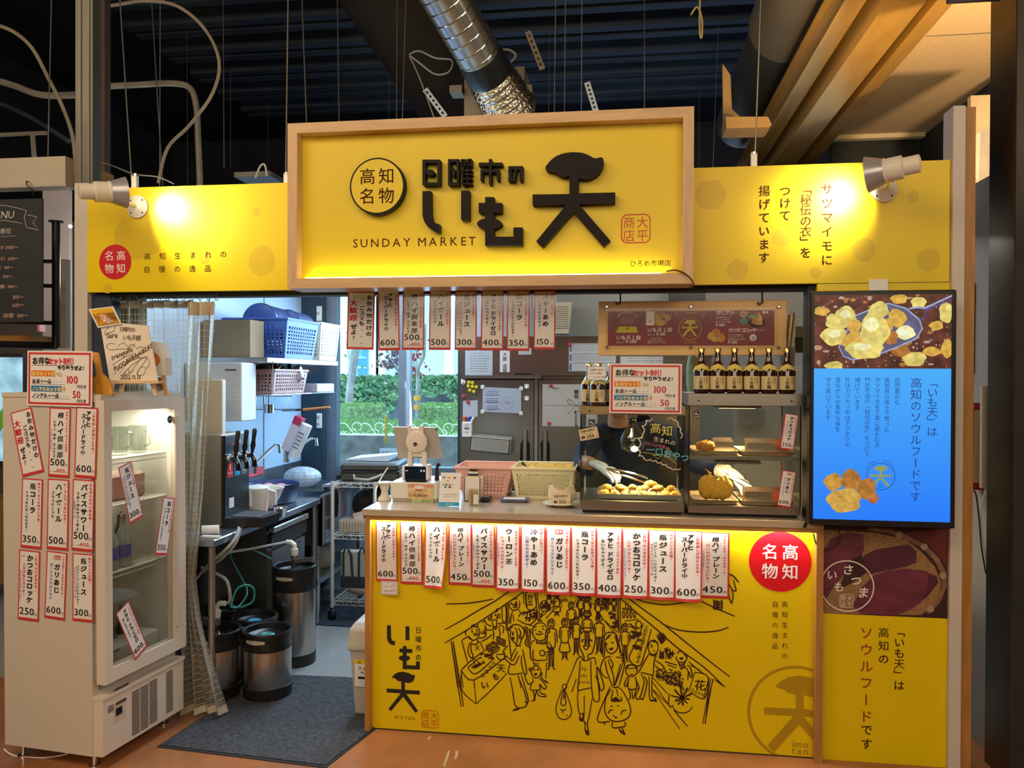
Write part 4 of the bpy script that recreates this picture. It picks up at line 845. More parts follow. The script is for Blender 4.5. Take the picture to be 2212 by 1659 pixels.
crate('white_crate','cream slatted crate behind the blue crate on the shelf',-2.3,-1.93,1.52,1.86,SZ+.001,SZ+.24,mat('crate_cream',(.62,.6,.5),.5,noise=.03),.02,8,12)
t=thing('cardboard_box','plain brown cardboard box at the near end of the shelf','box');A=P(485,785,.75);MB().box((KW+.02,.8,SZ+.001),(-2.06,.97,SZ+.21),mat('cardboard',(.28,.2,.12),.8,noise=.08)).build('carton',t)
t=thing('white_heater','white wall unit with printed instructions above the dispenser','appliance');A,C=P(482,910,.64),P(522,783,.64)
MB().box((KW+.005,.64,A.z),(C.x,.81,C.z),mat('heater_white',(.6,.6,.62),.5,noise=.03),.004).build('casing',t);b=Board(lambda u,v,l:(u,.6395-.0006*l,v));scrib(b,A.x+.01,C.x-.01,A.z+.03,C.z-.05,16,mat('ink_pale',(.3,.32,.36)),8);b.rect(A.x+.01,C.z-.045,C.x-.03,C.z-.035,INK2);b.build('print',t)
t=thing('paper_dispenser','cream towel dispenser hanging beside the clear curtain','dispenser');A,C=P(430,950,.42),P(480,820,.42);MB().box((A.x-.05,.42,A.z),(C.x,.46,C.z),mat('dispenser_cream',(.55,.5,.38),.5,noise=.03),.004).build('cover',t)
z2=1.45
t=thing('wire_shelf','wire shelf under the wall shelf with a pink basket on it','shelf');mb=MB()
for i in range(14):y=.85+i*.07;mb.tube([(KW+.01,y,z2),(-1.95,y,z2)],.002,CHR,5)
mb.build('wires',t)
for x in (KW+.02,-1.95):MB().tube([(x,.83,z2),(x,1.8,z2)],.004,CHR,6).build('side_rail',t)
for y in (.85,1.76):MB().tube([(-1.95,y,z2),(-1.95,y,SZ-.02)],.003,CHR,6).build('hanger',t)
crate('pink_basket','pink lattice basket of packets on the wire shelf',-2.32,-1.97,.92,1.4,z2+.005,z2+.14,mat('basket_pink_dull',(.48,.3,.28),.55,noise=.03),.02,5,14)
for i in range(7):
    t=thing('packet',['dark green packet leaning in the wire-shelf basket','black packet leaning in the wire-shelf basket','clear film packet in the wire-shelf basket','brown packet at the middle of the wire-shelf basket','silver pouch in the wire-shelf basket','black pouch at the far end of the wire-shelf basket','crumpled clear bag at the far end of the wire-shelf basket'][i],'packet',(-2.2+.03*i,1.0+.05*i,z2+.1));t.rotation_euler=(.3,.5-.25*i,.4*i)
    MB().box((-.05,-.012,-.05),(.05,.012,.08),[mat('pack_green',(.05,.07,.03),.4,noise=.2),BLKP,PG1,mat('pack_brown',(.12,.07,.05),.5,noise=.2),CHR,BLKP,PG1][i],.005).build('pouch',t)
t=thing('steel_tray','steel tray beside the pink basket on the wire shelf','tray');MB().box((-2.2,1.45,z2+.005),(-1.93,1.75,z2+.06),mat('tray_steel',(.5,.55,.6),.3,.8,noise=.05),.004).build('tray',t)
for i,(px,py,lb) in enumerate(((536,858,'scissors hanging under the wire shelf'),(580,870,'steel ladle cup hanging under the wire shelf'))):
    A=P(px,py,1.02);t=thing(['scissors','ladle'][i],lb,['scissors','ladle'][i],A)
    if i:MB().tube([(0,0,.08),(0,0,-.01)],.003,CHR,6).build('handle',t);MB().lathe([(.03,-.06),(.032,-.01),(.03,-.01),(.028,-.058)],CHR,n=16).build('cup',t,smooth=True)
    else:MB().tube([(.012*cos(a)+.0,0,.02+.016*sin(a)) for a in [k*pi/6 for k in range(13)]],.004,WPL,6).build('handle',t);MB().box((-.006,0,-.07),(.006,.003,0),WPL).build('blade',t)
t=thing('wire_rack','small wire grille basket under the wire shelf','rack')
for i in range(16):x=-2.25+i*.017;MB().tube([(x,1.2,z2-.015),(x,1.2,z2-.1),(x,1.35,z2-.1)],.0015,CHR,4).build('wire',t)
MB().tube([(-2.26,1.2,z2-.015),(-1.98,1.2,z2-.015)],.003,CHR,6).build('rail',t)
t=thing('brush','brush with orange wooden handle lying across the wire basket','brush');MB().tube([P(655,885,1.3),P(712,880,1.3)],.008,mat('handle_orange',(.5,.2,.06),.5,noise=.1),8).build('handle',t);MB().tube([P(610,886,1.3),P(655,885,1.3)],.007,BLKM,8).build('bristles',t)
# ------------------------------------------------------------------ wire rack with bag
RW=mat('rack_cream',(.55,.52,.46),.4,noise=.03)
rx0,rx1,ry0,ry1=-1.83,-1.55,1.46,2.0
rk=thing('wire_trolley','cream wire trolley rack with castors behind the counter','rack')
for x in (rx0,rx1):
    for y in (ry0,ry1):MB().lathe([(.012,.09),(.012,.89)],RW,(x,y,0),10).build('post',rk,smooth=True);MB().sph((x,y,.04),(.03,.018,.04),BLKP,10,6).build('castor',rk,smooth=True)
for z in (.88,.55,.13):
    mb=MB();mb.tube([(rx0,ry0,z),(rx1,ry0,z),(rx1,ry1,z),(rx0,ry1,z),(rx0,ry0,z)],.004,RW,6);mb.tube([(rx0,ry0,z-.025),(rx1,ry0,z-.025),(rx1,ry1,z-.025),(rx0,ry1,z-.025),(rx0,ry0,z-.025)],.003,RW,6)
    for i in range(9):y=ry0+(ry1-ry0)*i/8;mb.tube([(rx0,y,z),(rx1,y,z)],.0025,RW,5)
    for i in range(1,5):x=rx0+(rx1-rx0)*i/5;mb.tube([(x,ry0,z),(x,ry1,z)],.0025,RW,5)
    for i in range(10):x=rx0+(rx1-rx0)*i/10;mb.tube([(x,ry0,z-.025*(i % 2)),(x+(rx1-rx0)/10,ry0,z-.025*((i+1) % 2))],.002,RW,5)
    mb.build('wire_tier',rk)
OL=mat('bag_olive',(.05,.045,.035),.6,noise=.2)
t=thing('briefcase','dark olive briefcase lying flat on top of the trolley rack','briefcase',(-1.63,1.72,.886));t.rotation_euler=(0,0,.12)
MB().box((-.19,-.2,0),(.19,.2,.06),OL,.012).build('lower_shell',t);MB().box((-.19,-.19,.06),(.18,.2,.115),OL,.014).build('upper_shell',t);MB().box((-.192,-.202,.056),(.192,.202,.064),BLKM).build('zip',t)
MB().tube([(-.1,-.2,.04),(-.09,-.235,.02),(.0,-.245,.015),(.06,-.23,.035),(.08,-.2,.045)],.009,mat('handle_tan',(.3,.25,.2),.5,noise=.1),8).build('handle',t,smooth=True)
t=thing('paper_stack','white papers on top of the olive briefcase','papers',(-1.66,1.78,1.004));MB().loft([[(-.15,-.12,0),(.14,-.14,0),(.16,.1,0),(-.14,.14,0)],[(-.15,-.12,.008),(.14,-.14,.04),(.18,.1,.04),(-.14,.14,.01)]],mat('paper_cool',(.6,.68,.75),.5,noise=.03)).build('sheets',t)
t=thing('plastic_bag','crumpled clear plastic bag behind the sink','bag',(-2.15,1.75,TZ+.005));mb=MB();mb.sph((0,0,.072),(.13,.1,.07),mat('clear_bag',(.6,.68,.75),.25,noise=.2,ns=20,bump=.8,alpha=.6),18,10);mb.build('bag_film',t)
t=thing('steel_tray','steel pan under the plastic bag over the sink','tray');MB().box((-2.3,1.6,TZ+.0005),(TX-.03,1.95,TZ+.004),STEELH).build('pan',t)
t=thing('tissue_box','striped cream tissue box on the middle trolley tier','tissue box',(-1.70,1.6,.556));MB().box((-.115,-.06,0),(.115,.06,.075),mat('tissue_cream',(.5,.44,.36),.6,noise=.03)).build('carton',t)
for i in range(11):MB().box((-.11+i*.02,-.0615,.006),(-.1+i*.02,-.06,.06),mat('tissue_stripe',(.3,.23,.17),.6,noise=.03)).build('stripe',t)
MB().loft([[(-.03,-.01,.075),(.03,-.01,.075),(.03,.01,.075),(-.03,.01,.075)],[(-.04,-.02,.11),(.03,.0,.13),(.02,.01,.12),(-.03,.01,.1)]],mat('tissue',(.6,.55,.48),.8,noise=.02)).build('tissue',t)
t=thing('black_jacket','black garment heaped behind the tissue box','garment',(-1.66,1.83,.556));mb=MB();mb.sph((0.02,0,.12),(.12,.12,.15),BLKM,14,9);mb.sph((-.06,-.02,.14),(.1,.09,.1),BLKM,12,8);mb.build('cloth',t,smooth=True)
t=thing('grey_towel','grey towel draped over the sink front rim','towel');mb=MB();pts=[(-.08,.0),(-.08,.03),(-.02,.035),(.018,.03),(.025,-.05),(.02,-.17),(.035,-.17),(.04,-.02),(.02,.045),(-.03,.05),(-.09,.045)]
for i in range(1):mb.add([(TX-.005+x,y,TZ+z) for y in (1.6,1.72) for x,z in pts],[tuple(range(11)),tuple(range(21,10,-1))]+[(i,i+11,(i+1) % 11+11,(i+1) % 11) for i in range(11)],mat('towel_grey',(.3,.3,.36),.95,noise=.1,ns=60,bump=.3))
mb.build('cloth',t,smooth=True)
t=thing('tote_bag','grey and black tote bag hanging from the trolley','tote bag',(-1.60,1.40,0));mb=MB()
A,C=P(738,1268,1.4),P(790,1190,1.4);zc=(A.z*.7+C.z*.3)
MB().box((A.x+1.60,-.02,zc),(-1.5+1.60,.04,C.z),mat('tote_grey',(.33,.33,.3),.8,noise=.06),.006).build('body',t);MB().box((A.x+1.60,-.021,A.z),(-1.5+1.60,.041,zc),BLKM,.006).build('base',t)
for s in (0,1):x=A.x+1.60+.02+s*.1;MB().tube([(x,-.025,A.z+.02),(x,-.025,C.z-.01),(x+.02,-.025,C.z+.03),(x+.05,-.025,C.z-.02),(x+.06,-.025,zc)],.008,BLKM,6).build('strap',t)
t=thing('water_jug','translucent plastic jug on the floor behind the trolley','jug',(-1.86,1.95,.02) if 0 else (-2.0,1.75,.282));MB().lathe([(.07,0),(.075,.01),(.075,.14),(.03,.19),(.025,.22)],JG,n=18).build('jug_body',t,smooth=True)
t=thing('potato_bag','knotted beige bag on the bottom trolley tier','bag',(-1.70,1.6,.137));MB().sph((0,0,.035),(.08,.05,.035),mat('bag_beige',(.45,.35,.28),.7,noise=.15,ns=20),14,8).build('bag_body',t,smooth=True)
# ------------------------------------------------------------------ kegs
KS=mat('keg_steel',(.55,.5,.45),.25,1,noise=.12,ns=4,stretch=(5,5,.3));KR=mat('keg_rubber',(.012,.012,.012),.3,noise=.2)
def keg(x,y,h,r,lab,cap,cm=None):
    t=thing('beer_keg',lab,'keg',(x,y,0),group='kegs under the worktop');hb=.06;ht=h*.27 if h < .4 else .13
    MB().lathe([(r*.98,0),(r*.99,hb),(r*.9,hb+.005)],KR,n=32).build('foot_ring',t,smooth=True)
    MB().lathe([(r*.96,hb-.01),(r*.97,hb+.01),(r*.97,h-ht-.01),(r*.95,h-ht+.01),(r*.94,h-.08),(r*.5,h-.05),(.01,h-.045)],KS,n=36).build('barrel',t,smooth=True)
    MB().lathe([(r*.97,h-ht),(r*1.0,h-ht+.01),(r*.93,h-ht*.55),(r*1.0,h-.025),(r*1.0,h-.006),(r*.96,h),(r*.86,h-.004),(r*.84,h-.03),(r*.6,h-.05),(.01,h-.05)],KR,n=36).build('collar',t,smooth=True)
    a0=-pi/2-.12
    pts=[(r*(.975)*cos(a0+k*.11),r*.975*sin(a0+k*.11)) for k in range(-4,5)]
    mb=MB();mb.add([(px*1.02,py*1.02,h-ht*.42+dz*(1-.09*abs(i-4))) for i,(px,py) in enumerate(pts) for dz in (-.011,.011)],[(2*i,2*i+2,2*i+3,2*i+1) for i in range(8)],mat('handle_gap',(.55,.52,.42),.3,.3,noise=.1));mb.build('hand_hole',t)
    if cap:MB().lathe([(.035,h-.05),(.035,h-.03),(.028,h-.026),(.02,h-.03),(.01,h-.03)],cm,n=24).build('valve_cap',t,smooth=True)
    else:
        MB().lathe([(.034,h-.05),(.036,h-.03),(.018,h-.025),(.016,h+.03),(.022,h+.035),(.02,h+.05)],mat('coupler_steel',(.5,.48,.44),.2,1,noise=.05),n=18).build('coupler',t,smooth=True)
        MB().obox((-.05 if h < .4 else .06,-.02,h+.0+.03),(.11,.014,.022),Matrix.Rotation(.1 if h < .4 else -.15,3,'Y'),mat('lever_steel',(.4,.38,.34),.3,1,noise=.05)).build('lever',t)
        MB().lathe([(.018,h+.05),(.02,h+.07),(.02,h+.085)],mat('fitting_white',(.7,.68,.65),.4,noise=.02),n=12).build('hose_nut',t,smooth=True);MB().tube([(0,0,h+.08),(0,0,h+.105),(.02*(1 if h < .4 else -1),0,h+.12),(.045*(1 if h < .4 else -1),0,h+.12)],.013,mat('fitting_white',(.7,.68,.65)),10).build('elbow',t,smooth=True)
    return t
GC_=mat('cap_green',(.05,.25,.22),.3,noise=.1);BCp=mat('cap_cyan',(.06,.4,.6),.3,noise=.1)
keg(-1.717,.292,.325,.118,'front short steel keg with clear green cap',True,GC_)
keg(-1.965,.26,.325,.118,'short steel keg with white hose coupler, left',False)
keg(-1.775,.745,.53,.118,'tall steel keg with coupler, by the dishwasher',False)
keg(-1.88,.49,.325,.118,'short keg with blue cap behind the front pair',True,BCp)
keg(-2.11,.60,.33,.118,'rearmost short keg in the shadow under the worktop',True,GC_)
HS=mat('hose_clear',(.45,.45,.42),.3,noise=.03,alpha=.8);HG=mat('hose_green',(.05,.35,.3),.3,noise=.05)
def hose(lab,pts,r,m):
    o=[]
    for i in range(len(pts)-1):
        p=[Vector(pts[max(i-1,0)]),Vector(pts[i]),Vector(pts[i+1]),Vector(pts[min(i+2,len(pts)-1)])]
        for k in range(6):t=k/6;o.append(.5*((2*p[1])+(p[2]-p[0])*t+(2*p[0]-5*p[1]+4*p[2]-p[3])*t*t+(3*p[1]-p[0]-3*p[2]+p[3])*t**3))
    o.append(Vector(pts[-1]));return tag(MB().tube(o,r,m,8).build('hose',smooth=True),lab,'hose')
hose('clear hose arching from the tall keg to the left',[(-1.82,.745,.65),P(540,1186,0.56),P(490,1195,0.36),P(455,1215,0.26),P(425,1250,0.26)],.007,HS)
hose('clear hose from the left keg curling up to the worktop leg',[(-1.91,.27,.445),P(497,1290,0.26),P(490,1255,0.26),P(465,1238,0.26),P(435,1225,0.26)],.008,HS)
hose('grey drain hose dropping from the beer tower',[P(516,1140,0.26),P(510,1160,0.21),P(490,1185,0.16),P(455,1215,0.16),P(440,1235,0.21)],.008,HS)
hose('second grey hose beside the drain hose',[P(520,1142,0.28),P(508,1175,0.24),P(475,1210,0.21),P(445,1225,0.26)],.007,HS)
hose('green gas hose looping above the blue-capped keg',[(-1.88,.68,.57),P(545,1188,0.61),P(505,1190,0.66),P(499,1205,0.66),P(520,1245,0.61),P(534,1280,0.56),P(515,1310,0.46),P(498,1312,0.41)],.0045,HG)
hose('green hose coil between the kegs',[P(498,1312,0.41),P(510,1275,0.46),P(530,1264,0.51),P(548,1272,0.56),P(545,1300,0.56),P(515,1312,0.51),P(495,1305,0.46),P(470,1300,0.36)],.0055,HG)
# ------------------------------------------------------------------ mats, bin
MG=mat('mat_charcoal',(.055,.058,.065),.95,noise=.55,ns=70,bump=.8,bs=160)
mp=[at(348,1612,0),at(702,1656,0),at(905,1500,0),at(800,1468,0),at(632,1461,0),at(500,1512,0)]
fmat=thing('floor_mat','large charcoal carpet mat at the stall entrance','mat');n=len(mp)
def mslab(pts,z0_,z1_,m,nm,par):return MB().loft([[(p.x,p.y,z0_) for p in pts],[(p.x,p.y,z1_) for p in pts]],m).build(nm,par)
mslab(mp,.0005,.008,MG,'pile',fmat)
c0=sum(mp,Vector())/n;mslab([c0+(p-c0)*1.025 for p in mp],.0003,.004,BLKM,'rubber_edge',fmat)
t=thing('floor_mat','dark mat on the kitchen floor behind the trolley','mat');mslab([at(668,1350,0),at(810,1358,0),at(810,1300,0),at(690,1300,0)],.0005,.008,mat('mat_navy',(.03,.04,.06),.95,noise=.5,ns=60,bump=.6),'pile',t)
t=thing('trash_bin','cream swing-lid bin half behind the counter end','bin',(-1.135,.24,0));BN=mat('bin_cream',(.46,.42,.36),.45,noise=.03)
MB().loft([[(x*k,y*k,z) for x,y in ((-.1,-.14),(.1,-.14),(.1,.14),(-.1,.14))] for z,k in ((.001,.82),(.31,1.0))],BN).build('bin_body',t,bevel=.012)
MB().loft([[(x,y,z) for x,y in ((-.108*k,-.15*k),(.108*k,-.15*k),(.108*k,.15*k),(-.108*k,.15*k))] for z,k in ((.305,1),(.33,1.0),(.40,.93),(.43,.75),(.435,.4))],mat('bin_lid',(.5,.46,.4),.45,noise=.03)).build('lid',t,bevel=.01)
b=Board(lambda u,v,l:(u,-.142-.0006*l+(.3-v)*.07,v));b.rect(-.075,.245,.09,.265,mat('label_yellow',(.8,.6,.02),.5,noise=.03));b.rect(-.075,.14,.09,.245,PAP);b.text('.30',-.065,.246,.017,BLK,.02);b.text('スイング',-.06,.215,.02,BLK,.02);b.text('ペール',-.05,.195,.02,BLK,.02);b.rect(-.06,.175,.02,.187,BLK,2);scrib(b,-.06,.08,.145,.17,2,INK2,3,lay=2);b.build('label',t)
# ================================================================== counter
CZ=.978;CXL,CXR=P(795,1300).x,P(1773,1300).x;CD=.62
XI0,XI1=P(805,1300).x,P(1758,1300).x;ZI1=P(1276,1137,-.042).z
ct=thing('shop_counter','wooden shop counter with yellow illustrated front panel','counter')
MB().box((CXL-.012,-.05,CZ-.03),(CXR,CD,CZ),mat('counter_top_wood',(.5,.4,.3),.22,noise=.1,ns=5,stretch=(1,8,8),coat=.4),.003).build('countertop',ct)
MB().box((XI0,-.042,ZI1),(XI1,-.03,CZ-.03),WOODB).build('top_rail',ct)
MB().box((CXL,-.042,0),(XI0,.03,CZ-.03),WOODBV).build('corner_post',ct)
MB().box((XI1+.0,-.042,0),(CXR,.03,CZ-.03),WOODBV).build('corner_post',ct)
MB().box((XI0,0,.004),(XI1,.02,CZ-.03),YEL).build('front_panel',ct)
MB().box((CXL+.22,.03,0),(CXL+.24,CD-.02,CZ-.03),WOODBV).build('side_panel',ct)
MB().box((CXR-.02,.03,0),(CXR,CD-.02,CZ-.03),WOODBV).build('side_panel',ct)
MB().box((XI0,-.001,.0),(XI1,.0,.005),BLK).build('foot_line',ct)
lz=ZI1-.001
MB().box((XI0+.005,-.029,ZI1+.004),(XI1-.002,-.023,ZI1+.012),LEDW).build('led_strip',ct)
light('counter_led','AREA',((XI0+XI1)/2,-.027,ZI1+.002),8,(1,.95,.9),target=((XI0+XI1)/2,-.005,.5),size=XI1-XI0-.02,sizey=.01)
# ------------------------------------------------------------------ printed front
b=facade(-.0005,.0004)
LN=mat('print_linework',(.045,.008,.004),.5,noise=.05)
u,v=FP(1685,1213);b.disc(u,v,63*kx,mat('disc_red',(.62,.005,.012),.4,noise=.02),1,56);four(b,u,v,34*kx,PAP,w=.03,g=1.1)
for i,c in enumerate('高知生まれの'):q=FP(1695,1305+i*22.3);b.ch(c,q[0]-6.5*kx,q[1]-7*kx,13.5*kx,BRN,0,2)
for i,c in enumerate('自慢の逸品'):q=FP(1674,1305+i*22.5);b.ch(c,q[0]-6.5*kx,q[1]-7*kx,13.5*kx,BRN,0,2)
def C6(x,y):return FP(780+x/4.424,1290+y/4.424)
def C7(x,y):return FP(1240+x/4.096,1290+y/4.096)
def I1(x,y):return FP(950+x/7.373,1260+y/7.373)
def I2(x,y):return FP(1180+x/5.267,1260+y/5.267)
# left logo
def pg(f,pts,m=BLK,l=2):b.poly([f(*q) for q in pts],m,l)
pg(C6,[(248,268),(285,268),(287,385),(300,415),(325,422),(322,460),(285,452),(258,425),(249,395)]);pg(C6,[(425,278),(462,278),(462,410),(425,408)])
pg(C6,[(400,466),(436,466),(436,690),(398,686)]);pg(C6,[(368,490),(490,495),(490,532),(368,526)],BLK,3);pg(C6,[(415+54*cos(a),580+27*sin(a)) for a in [i*pi/9 for i in range(18)]],BLK,4);pg(C6,[(436,648),(562,653),(562,690),(436,686)],BLK,2);pg(C6,[(525,612),(562,613),(562,656),(525,652)],BLK,3)
pg(C6,[(293,768),(320,735),(360,715),(410,712),(460,725),(490,742),(514,742),(514,770),(500,800),(470,818),(440,818),(420,812),(420,885),(562,893),(560,930),(432,922),(545,1085),(520,1105),(403,950),(285,1088),(262,1065),(380,918),(245,908),(245,872),(385,880),(385,802),(355,802),(325,775)])
q=C6(548,285);
for i,c in enumerate('日曜市の'):q=C6(548,285+i*86);b.ch(c,q[0]-7*kx,q[1]-14.5*kx,15*kx,BLK,.02,2,sx=.95)
q=C6(315,1165);b.text('IMOTEN',q[0],q[1],9.5*kx,BRN,0,gap=1.35)
q=C6(660,1166);seal(b,q[0],q[1],19*kx,mat('seal_orange',(.55,.08,.01),.5,noise=.05),2)
# big pale logo at right, cut off by the frame
OLV=mat('print_olive',(.42,.27,.005),.45,noise=.03);q=C7(1975,1035);R_=402/4.096*kx;xm_=XI1-.001
a0=None
pts=[(q[0]+rr*cos(a),q[1]+rr*sin(a)) for a in [pi*.36+i*(pi*1.02)/40 for i in range(41)] for rr in (R_-.006,R_+.006)]
pts=[(min(p_[0],xm_),max(p_[1],.006)) for p_ in pts];b.put(pts,[(2*k,2*k+1,2*k+3,2*k+2) for k in range(40)],OLV,1)
def pc_(f,pts_,m,l):b.poly([(min(f(*w)[0],xm_),max(f(*w)[1],.006)) for w in pts_],m,l)
pc_(C7,[(1778,790),(1830,740),(1900,705),(1990,693),(2118,712),(2118,885),(2080,880),(2032,862),(2032,985),(2118,1000),(2118,1065),(2035,1055),(2118,1160),(2118,1262),(1992,1125),(1770,1370),(1712,1310),(1940,1052),(1682,1037),(1682,972),(1962,985),(1962,858),(1900,848),(1850,815),(1790,798)],OLV,2)
GR_=mat('print_grey_olive',(.36,.23,.02),.5,noise=.03)
q=C7(1925,1335);b.text('imo',q[0],q[1],21*kx,GR_,.01,gap=1.0,lay=3);q=C7(1925,1395);b.text('ten',q[0],q[1],21*kx,GR_,.01,gap=1.15,lay=3)
# --- the market drawing: every list is one pen stroke
lw=.0056
def st(f,*lines,w=lw,close=False):
    for l in lines:b.line([f(*p_) for p_ in l],w,LN,1,close,4)
def ell(f,x,y,a,c,w=lw,a0=0,a1=2*pi,n=18):b.line([f(x+a*cos(a0+(a1-a0)*i/n),y+c*sin(a0+(a1-a0)*i/n)) for i in range(n+1)],w,LN,1)
def fill(f,pts_):b.poly([f(*w) for w in pts_],LN,1)
# roofs and cloths
st(I1,[(80,738),(350,590),(600,440),(900,270),(1100,130),(1290,30)],[(80,950),(430,745),(820,490),(1080,310),(1370,110)],[(100,328),(400,320),(640,290),(850,250)],w=.006)
st(I2,[(820,70),(1000,220),(1300,440),(1600,680),(1850,880),(2090,1065)],[(820,150),(1000,310),(1250,520),(1500,740),(1800,960),(2030,1180)],[(950,140),(1100,205),(1300,240),(1450,235),(1615,208)],[(1315,458),(1500,530),(1750,555),(1950,540),(2075,500)],[(1720,180),(1900,270),(2145,375)],w=.006)
fill(I2,[(1905,1090),(1960,1110),(2035,1180),(1990,1160)])
# palm trunk and leaves at right, behind the strips
for x in (1903,1998):st(I2,[(x,185),(x+4,240),(x,300)])
for k in range(5):st(I2,[(1905,190+k*24),(1940,215+k*20),(1998,200+k*24)],[(1930,190+k*20),(1960,215+k*18),(1945,235+k*15)],w=.006)
st(I2,[(2075,0),(2115,70),(2160,85),(2145,20),(2130,-40)],[(2080,10),(2075,120),(2108,230),(2125,130),(2110,70)])
st(I2,[(2070,-110),(2130,-80),(2190,-10)],[(1760,-60),(1740,60),(1745,175)],w=.007)
# crowd peeking between the strips
for (x,y) in ((1140,1205),(1195,1190),(1190,1232),(1251,1200),(1252,1235),(1305,1180),(1308,1225),(1375,1215),(1413,1205),(1470,1200),(1530,1195)):
    for k in range(6):aa=rn.uniform(0,6);b.line([(lambda t_:(FP(x+3.5*cos(aa+t_)*(1+k*.25),y+k*7+9*sin(aa*1.3+t_))))(t_*.8) for t_ in range(5)],.0042,LN,1)
# stall posts left
st(I1,[(180,920),(230,1250),(285,1660)],[(210,920),(262,1250),(320,1660)],[(350,910),(400,1100),(445,1260)],[(1065,330),(1085,650)],[(1085,320),(1110,640)],[(1055,520),(1140,1200)],[(1110,900),(1140,1190)],[(1510,120),(1570,600)],[(1545,110),(1600,590)],[(1330,150),(1340,330)],[(1360,140),(1375,380)])
st(C6,[(862,420),(905,700),(958,1048)],[(880,420),(925,700),(980,1048)])
# front stall box
st(I1,[(340,1385),(545,1540),(1075,1150)],[(340,1385),(500,1230),(740,1050)],[(340,1400),(370,1660)],[(545,1540),(550,1660)],[(445,1345),(580,1440),(870,1190)],[(445,1345),(520,1280),(640,1180)])
st(C6,[(957,700),(965,890),(1100,1020)],[(1080,800),(1100,1020)],[(1100,1020),(1250,880),(1395,725)],w=.005)
for i,c in enumerate('日曜市の'):q=I1(690+i*58,1500-i*62);b.ch(c,q[0]-.01,q[1],10*kx,LN,.02,2)
for c,x,y,s in (('天',975,1400,20),('も',890,1520,16)):q=I1(x,y);b.ch(c,q[0]-s*kx/2,q[1]-.006,s*kx,LN,.04,2)
q=C6(1185,870);b.ch('い',q[0]-.02,q[1]-.005,19*kx,LN,.03,2)
for i in range(26):x,y=640+rn.uniform(-10,190),1120+rn.uniform(0,75);ell(I1,x+20,y,12,8,.0045,n=6)
for i in range(24):x=rn.uniform(0,1);st(I1,[(500+x*190,1350-x*90+rn.uniform(-25,30)),(520+x*190,1330-x*90+rn.uniform(-20,40)),(535+x*190,1370-x*100)],w=.0045)
# bowl of sweet potatoes
ell(I1,845,1010,105,95,.006,0,pi);st(I1,[(740,1010),(790,1060),(860,1075),(940,1010)],[(740,1000),(748,975)])
for x,y in ((765,1000),(800,975),(840,950),(880,960),(915,990),(820,1015),(860,1010),(895,1030),(840,1045),(800,1040),(860,940)):ell(I1,x,y,20,15,.005,n=8)
for i in range(12):ell(I1,920+(i % 4)*38+rn.uniform(-5,5),860+(i//4)*42+(i % 4)*18,18,12,.005,n=6)
# seller in apron with the character for heaven
ell(I1,535,780,100,125,lw,2.4,-1.0);ell(I1,425,790,18,30,lw,1.2,5.2);st(I1,[(430,750),(520,690),(600,690),(600,640)],[(500,740),(525,735)],[(575,725),(600,735)],[(540,800),(555,830),(585,825),(605,800),(540,800)],[(455,830),(510,900),(530,920)],[(500,930),(520,965),(590,970),(605,920)],[(600,890),(605,925),(640,940),(700,1055)],[(480,940),(450,1050),(465,1140),(500,1185),(530,1165),(520,1120),(495,1060),(505,950)],[(350,910),(440,855),(520,900)])
for x,y in ((520,770),(595,760)):ell(I1,x,y,5,8,.006,n=8)
q=I1(600,1075);b.ch('天',q[0]-.012,q[1]-.0,12*kx,LN,.03,2)
for k in range(6):st(I1,[(500+k*18,690-k*8),(520+k*18,660-k*6)],w=.006)
st(I1,[(510,1190),(570,1290)],[(530,1180),(620,1260)],w=.005);fill(I1,[(480,960),(500,1000),(520,1140),(495,1100)])
# second seller behind
st(I1,[(815,520),(830,600),(850,670),(880,700),(905,670),(905,600),(915,500)],[(850,680),(860,720),(895,725),(910,680)],[(835,720),(860,800),(850,900)],[(940,680),(960,800),(940,870)],[(820,500),(860,465),(920,440),(900,415),(970,400)],[(680,630),(720,590),(740,640),(830,690)],[(720,660),(740,740),(830,740)],[(920,640),(1050,640),(1060,760)],[(940,660),(1020,700),(1000,800)],[(850,570),(865,590),(885,570)])
ell(I1,790,565,16,22,lw);ell(I1,830,520,5,7,.006);ell(I1,885,505,5,7,.006);ell(I1,940,520,22,30,lw)
st(I1,[(990,380),(1050,370),(1055,590),(1000,590),(990,380)])
for k in range(5):st(I1,[(640+k*25,780-k*20),(690+k*10,810)],w=.005)
st(I1,[(620,880),(720,850),(740,780)],[(660,930),(750,880),(840,810)])
# third seller with sign
ell(I1,1190,330,85,100,lw,-.6,3.6);st(I1,[(1110,290),(1180,250),(1240,240)],[(1170,370),(1185,390),(1230,370),(1210,355),(1170,370)],[(1160,440),(1130,560),(1130,640)],[(1260,420),(1310,500)],[(1170,500),(1180,610)],[(1150,345),(1225,325),(1235,345)]);ell(I1,1215,300,6,9,.006);ell(I1,1145,320,6,9,.006);fill(I1,[(1160,345),(1225,320),(1240,345),(1200,350)])
st(I1,[(1370,150),(1500,130),(1535,370),(1400,410),(1370,150)]);q=I1(1440,250);b.vtext('野菜',q[0],q[1]+.02,13*kx,LN,.03)
st(I1,[(1230,575),(1420,660),(1550,560)],[(1260,540),(1300,480),(1540,430),(1550,560)],[(1420,660),(1530,700)])
for i in range(14):x,y=1290+rn.uniform(0,230),480+rn.uniform(-20,90);st(I1,[(x,y),(x+35,y-20),(x+20,y+45)],w=.006)
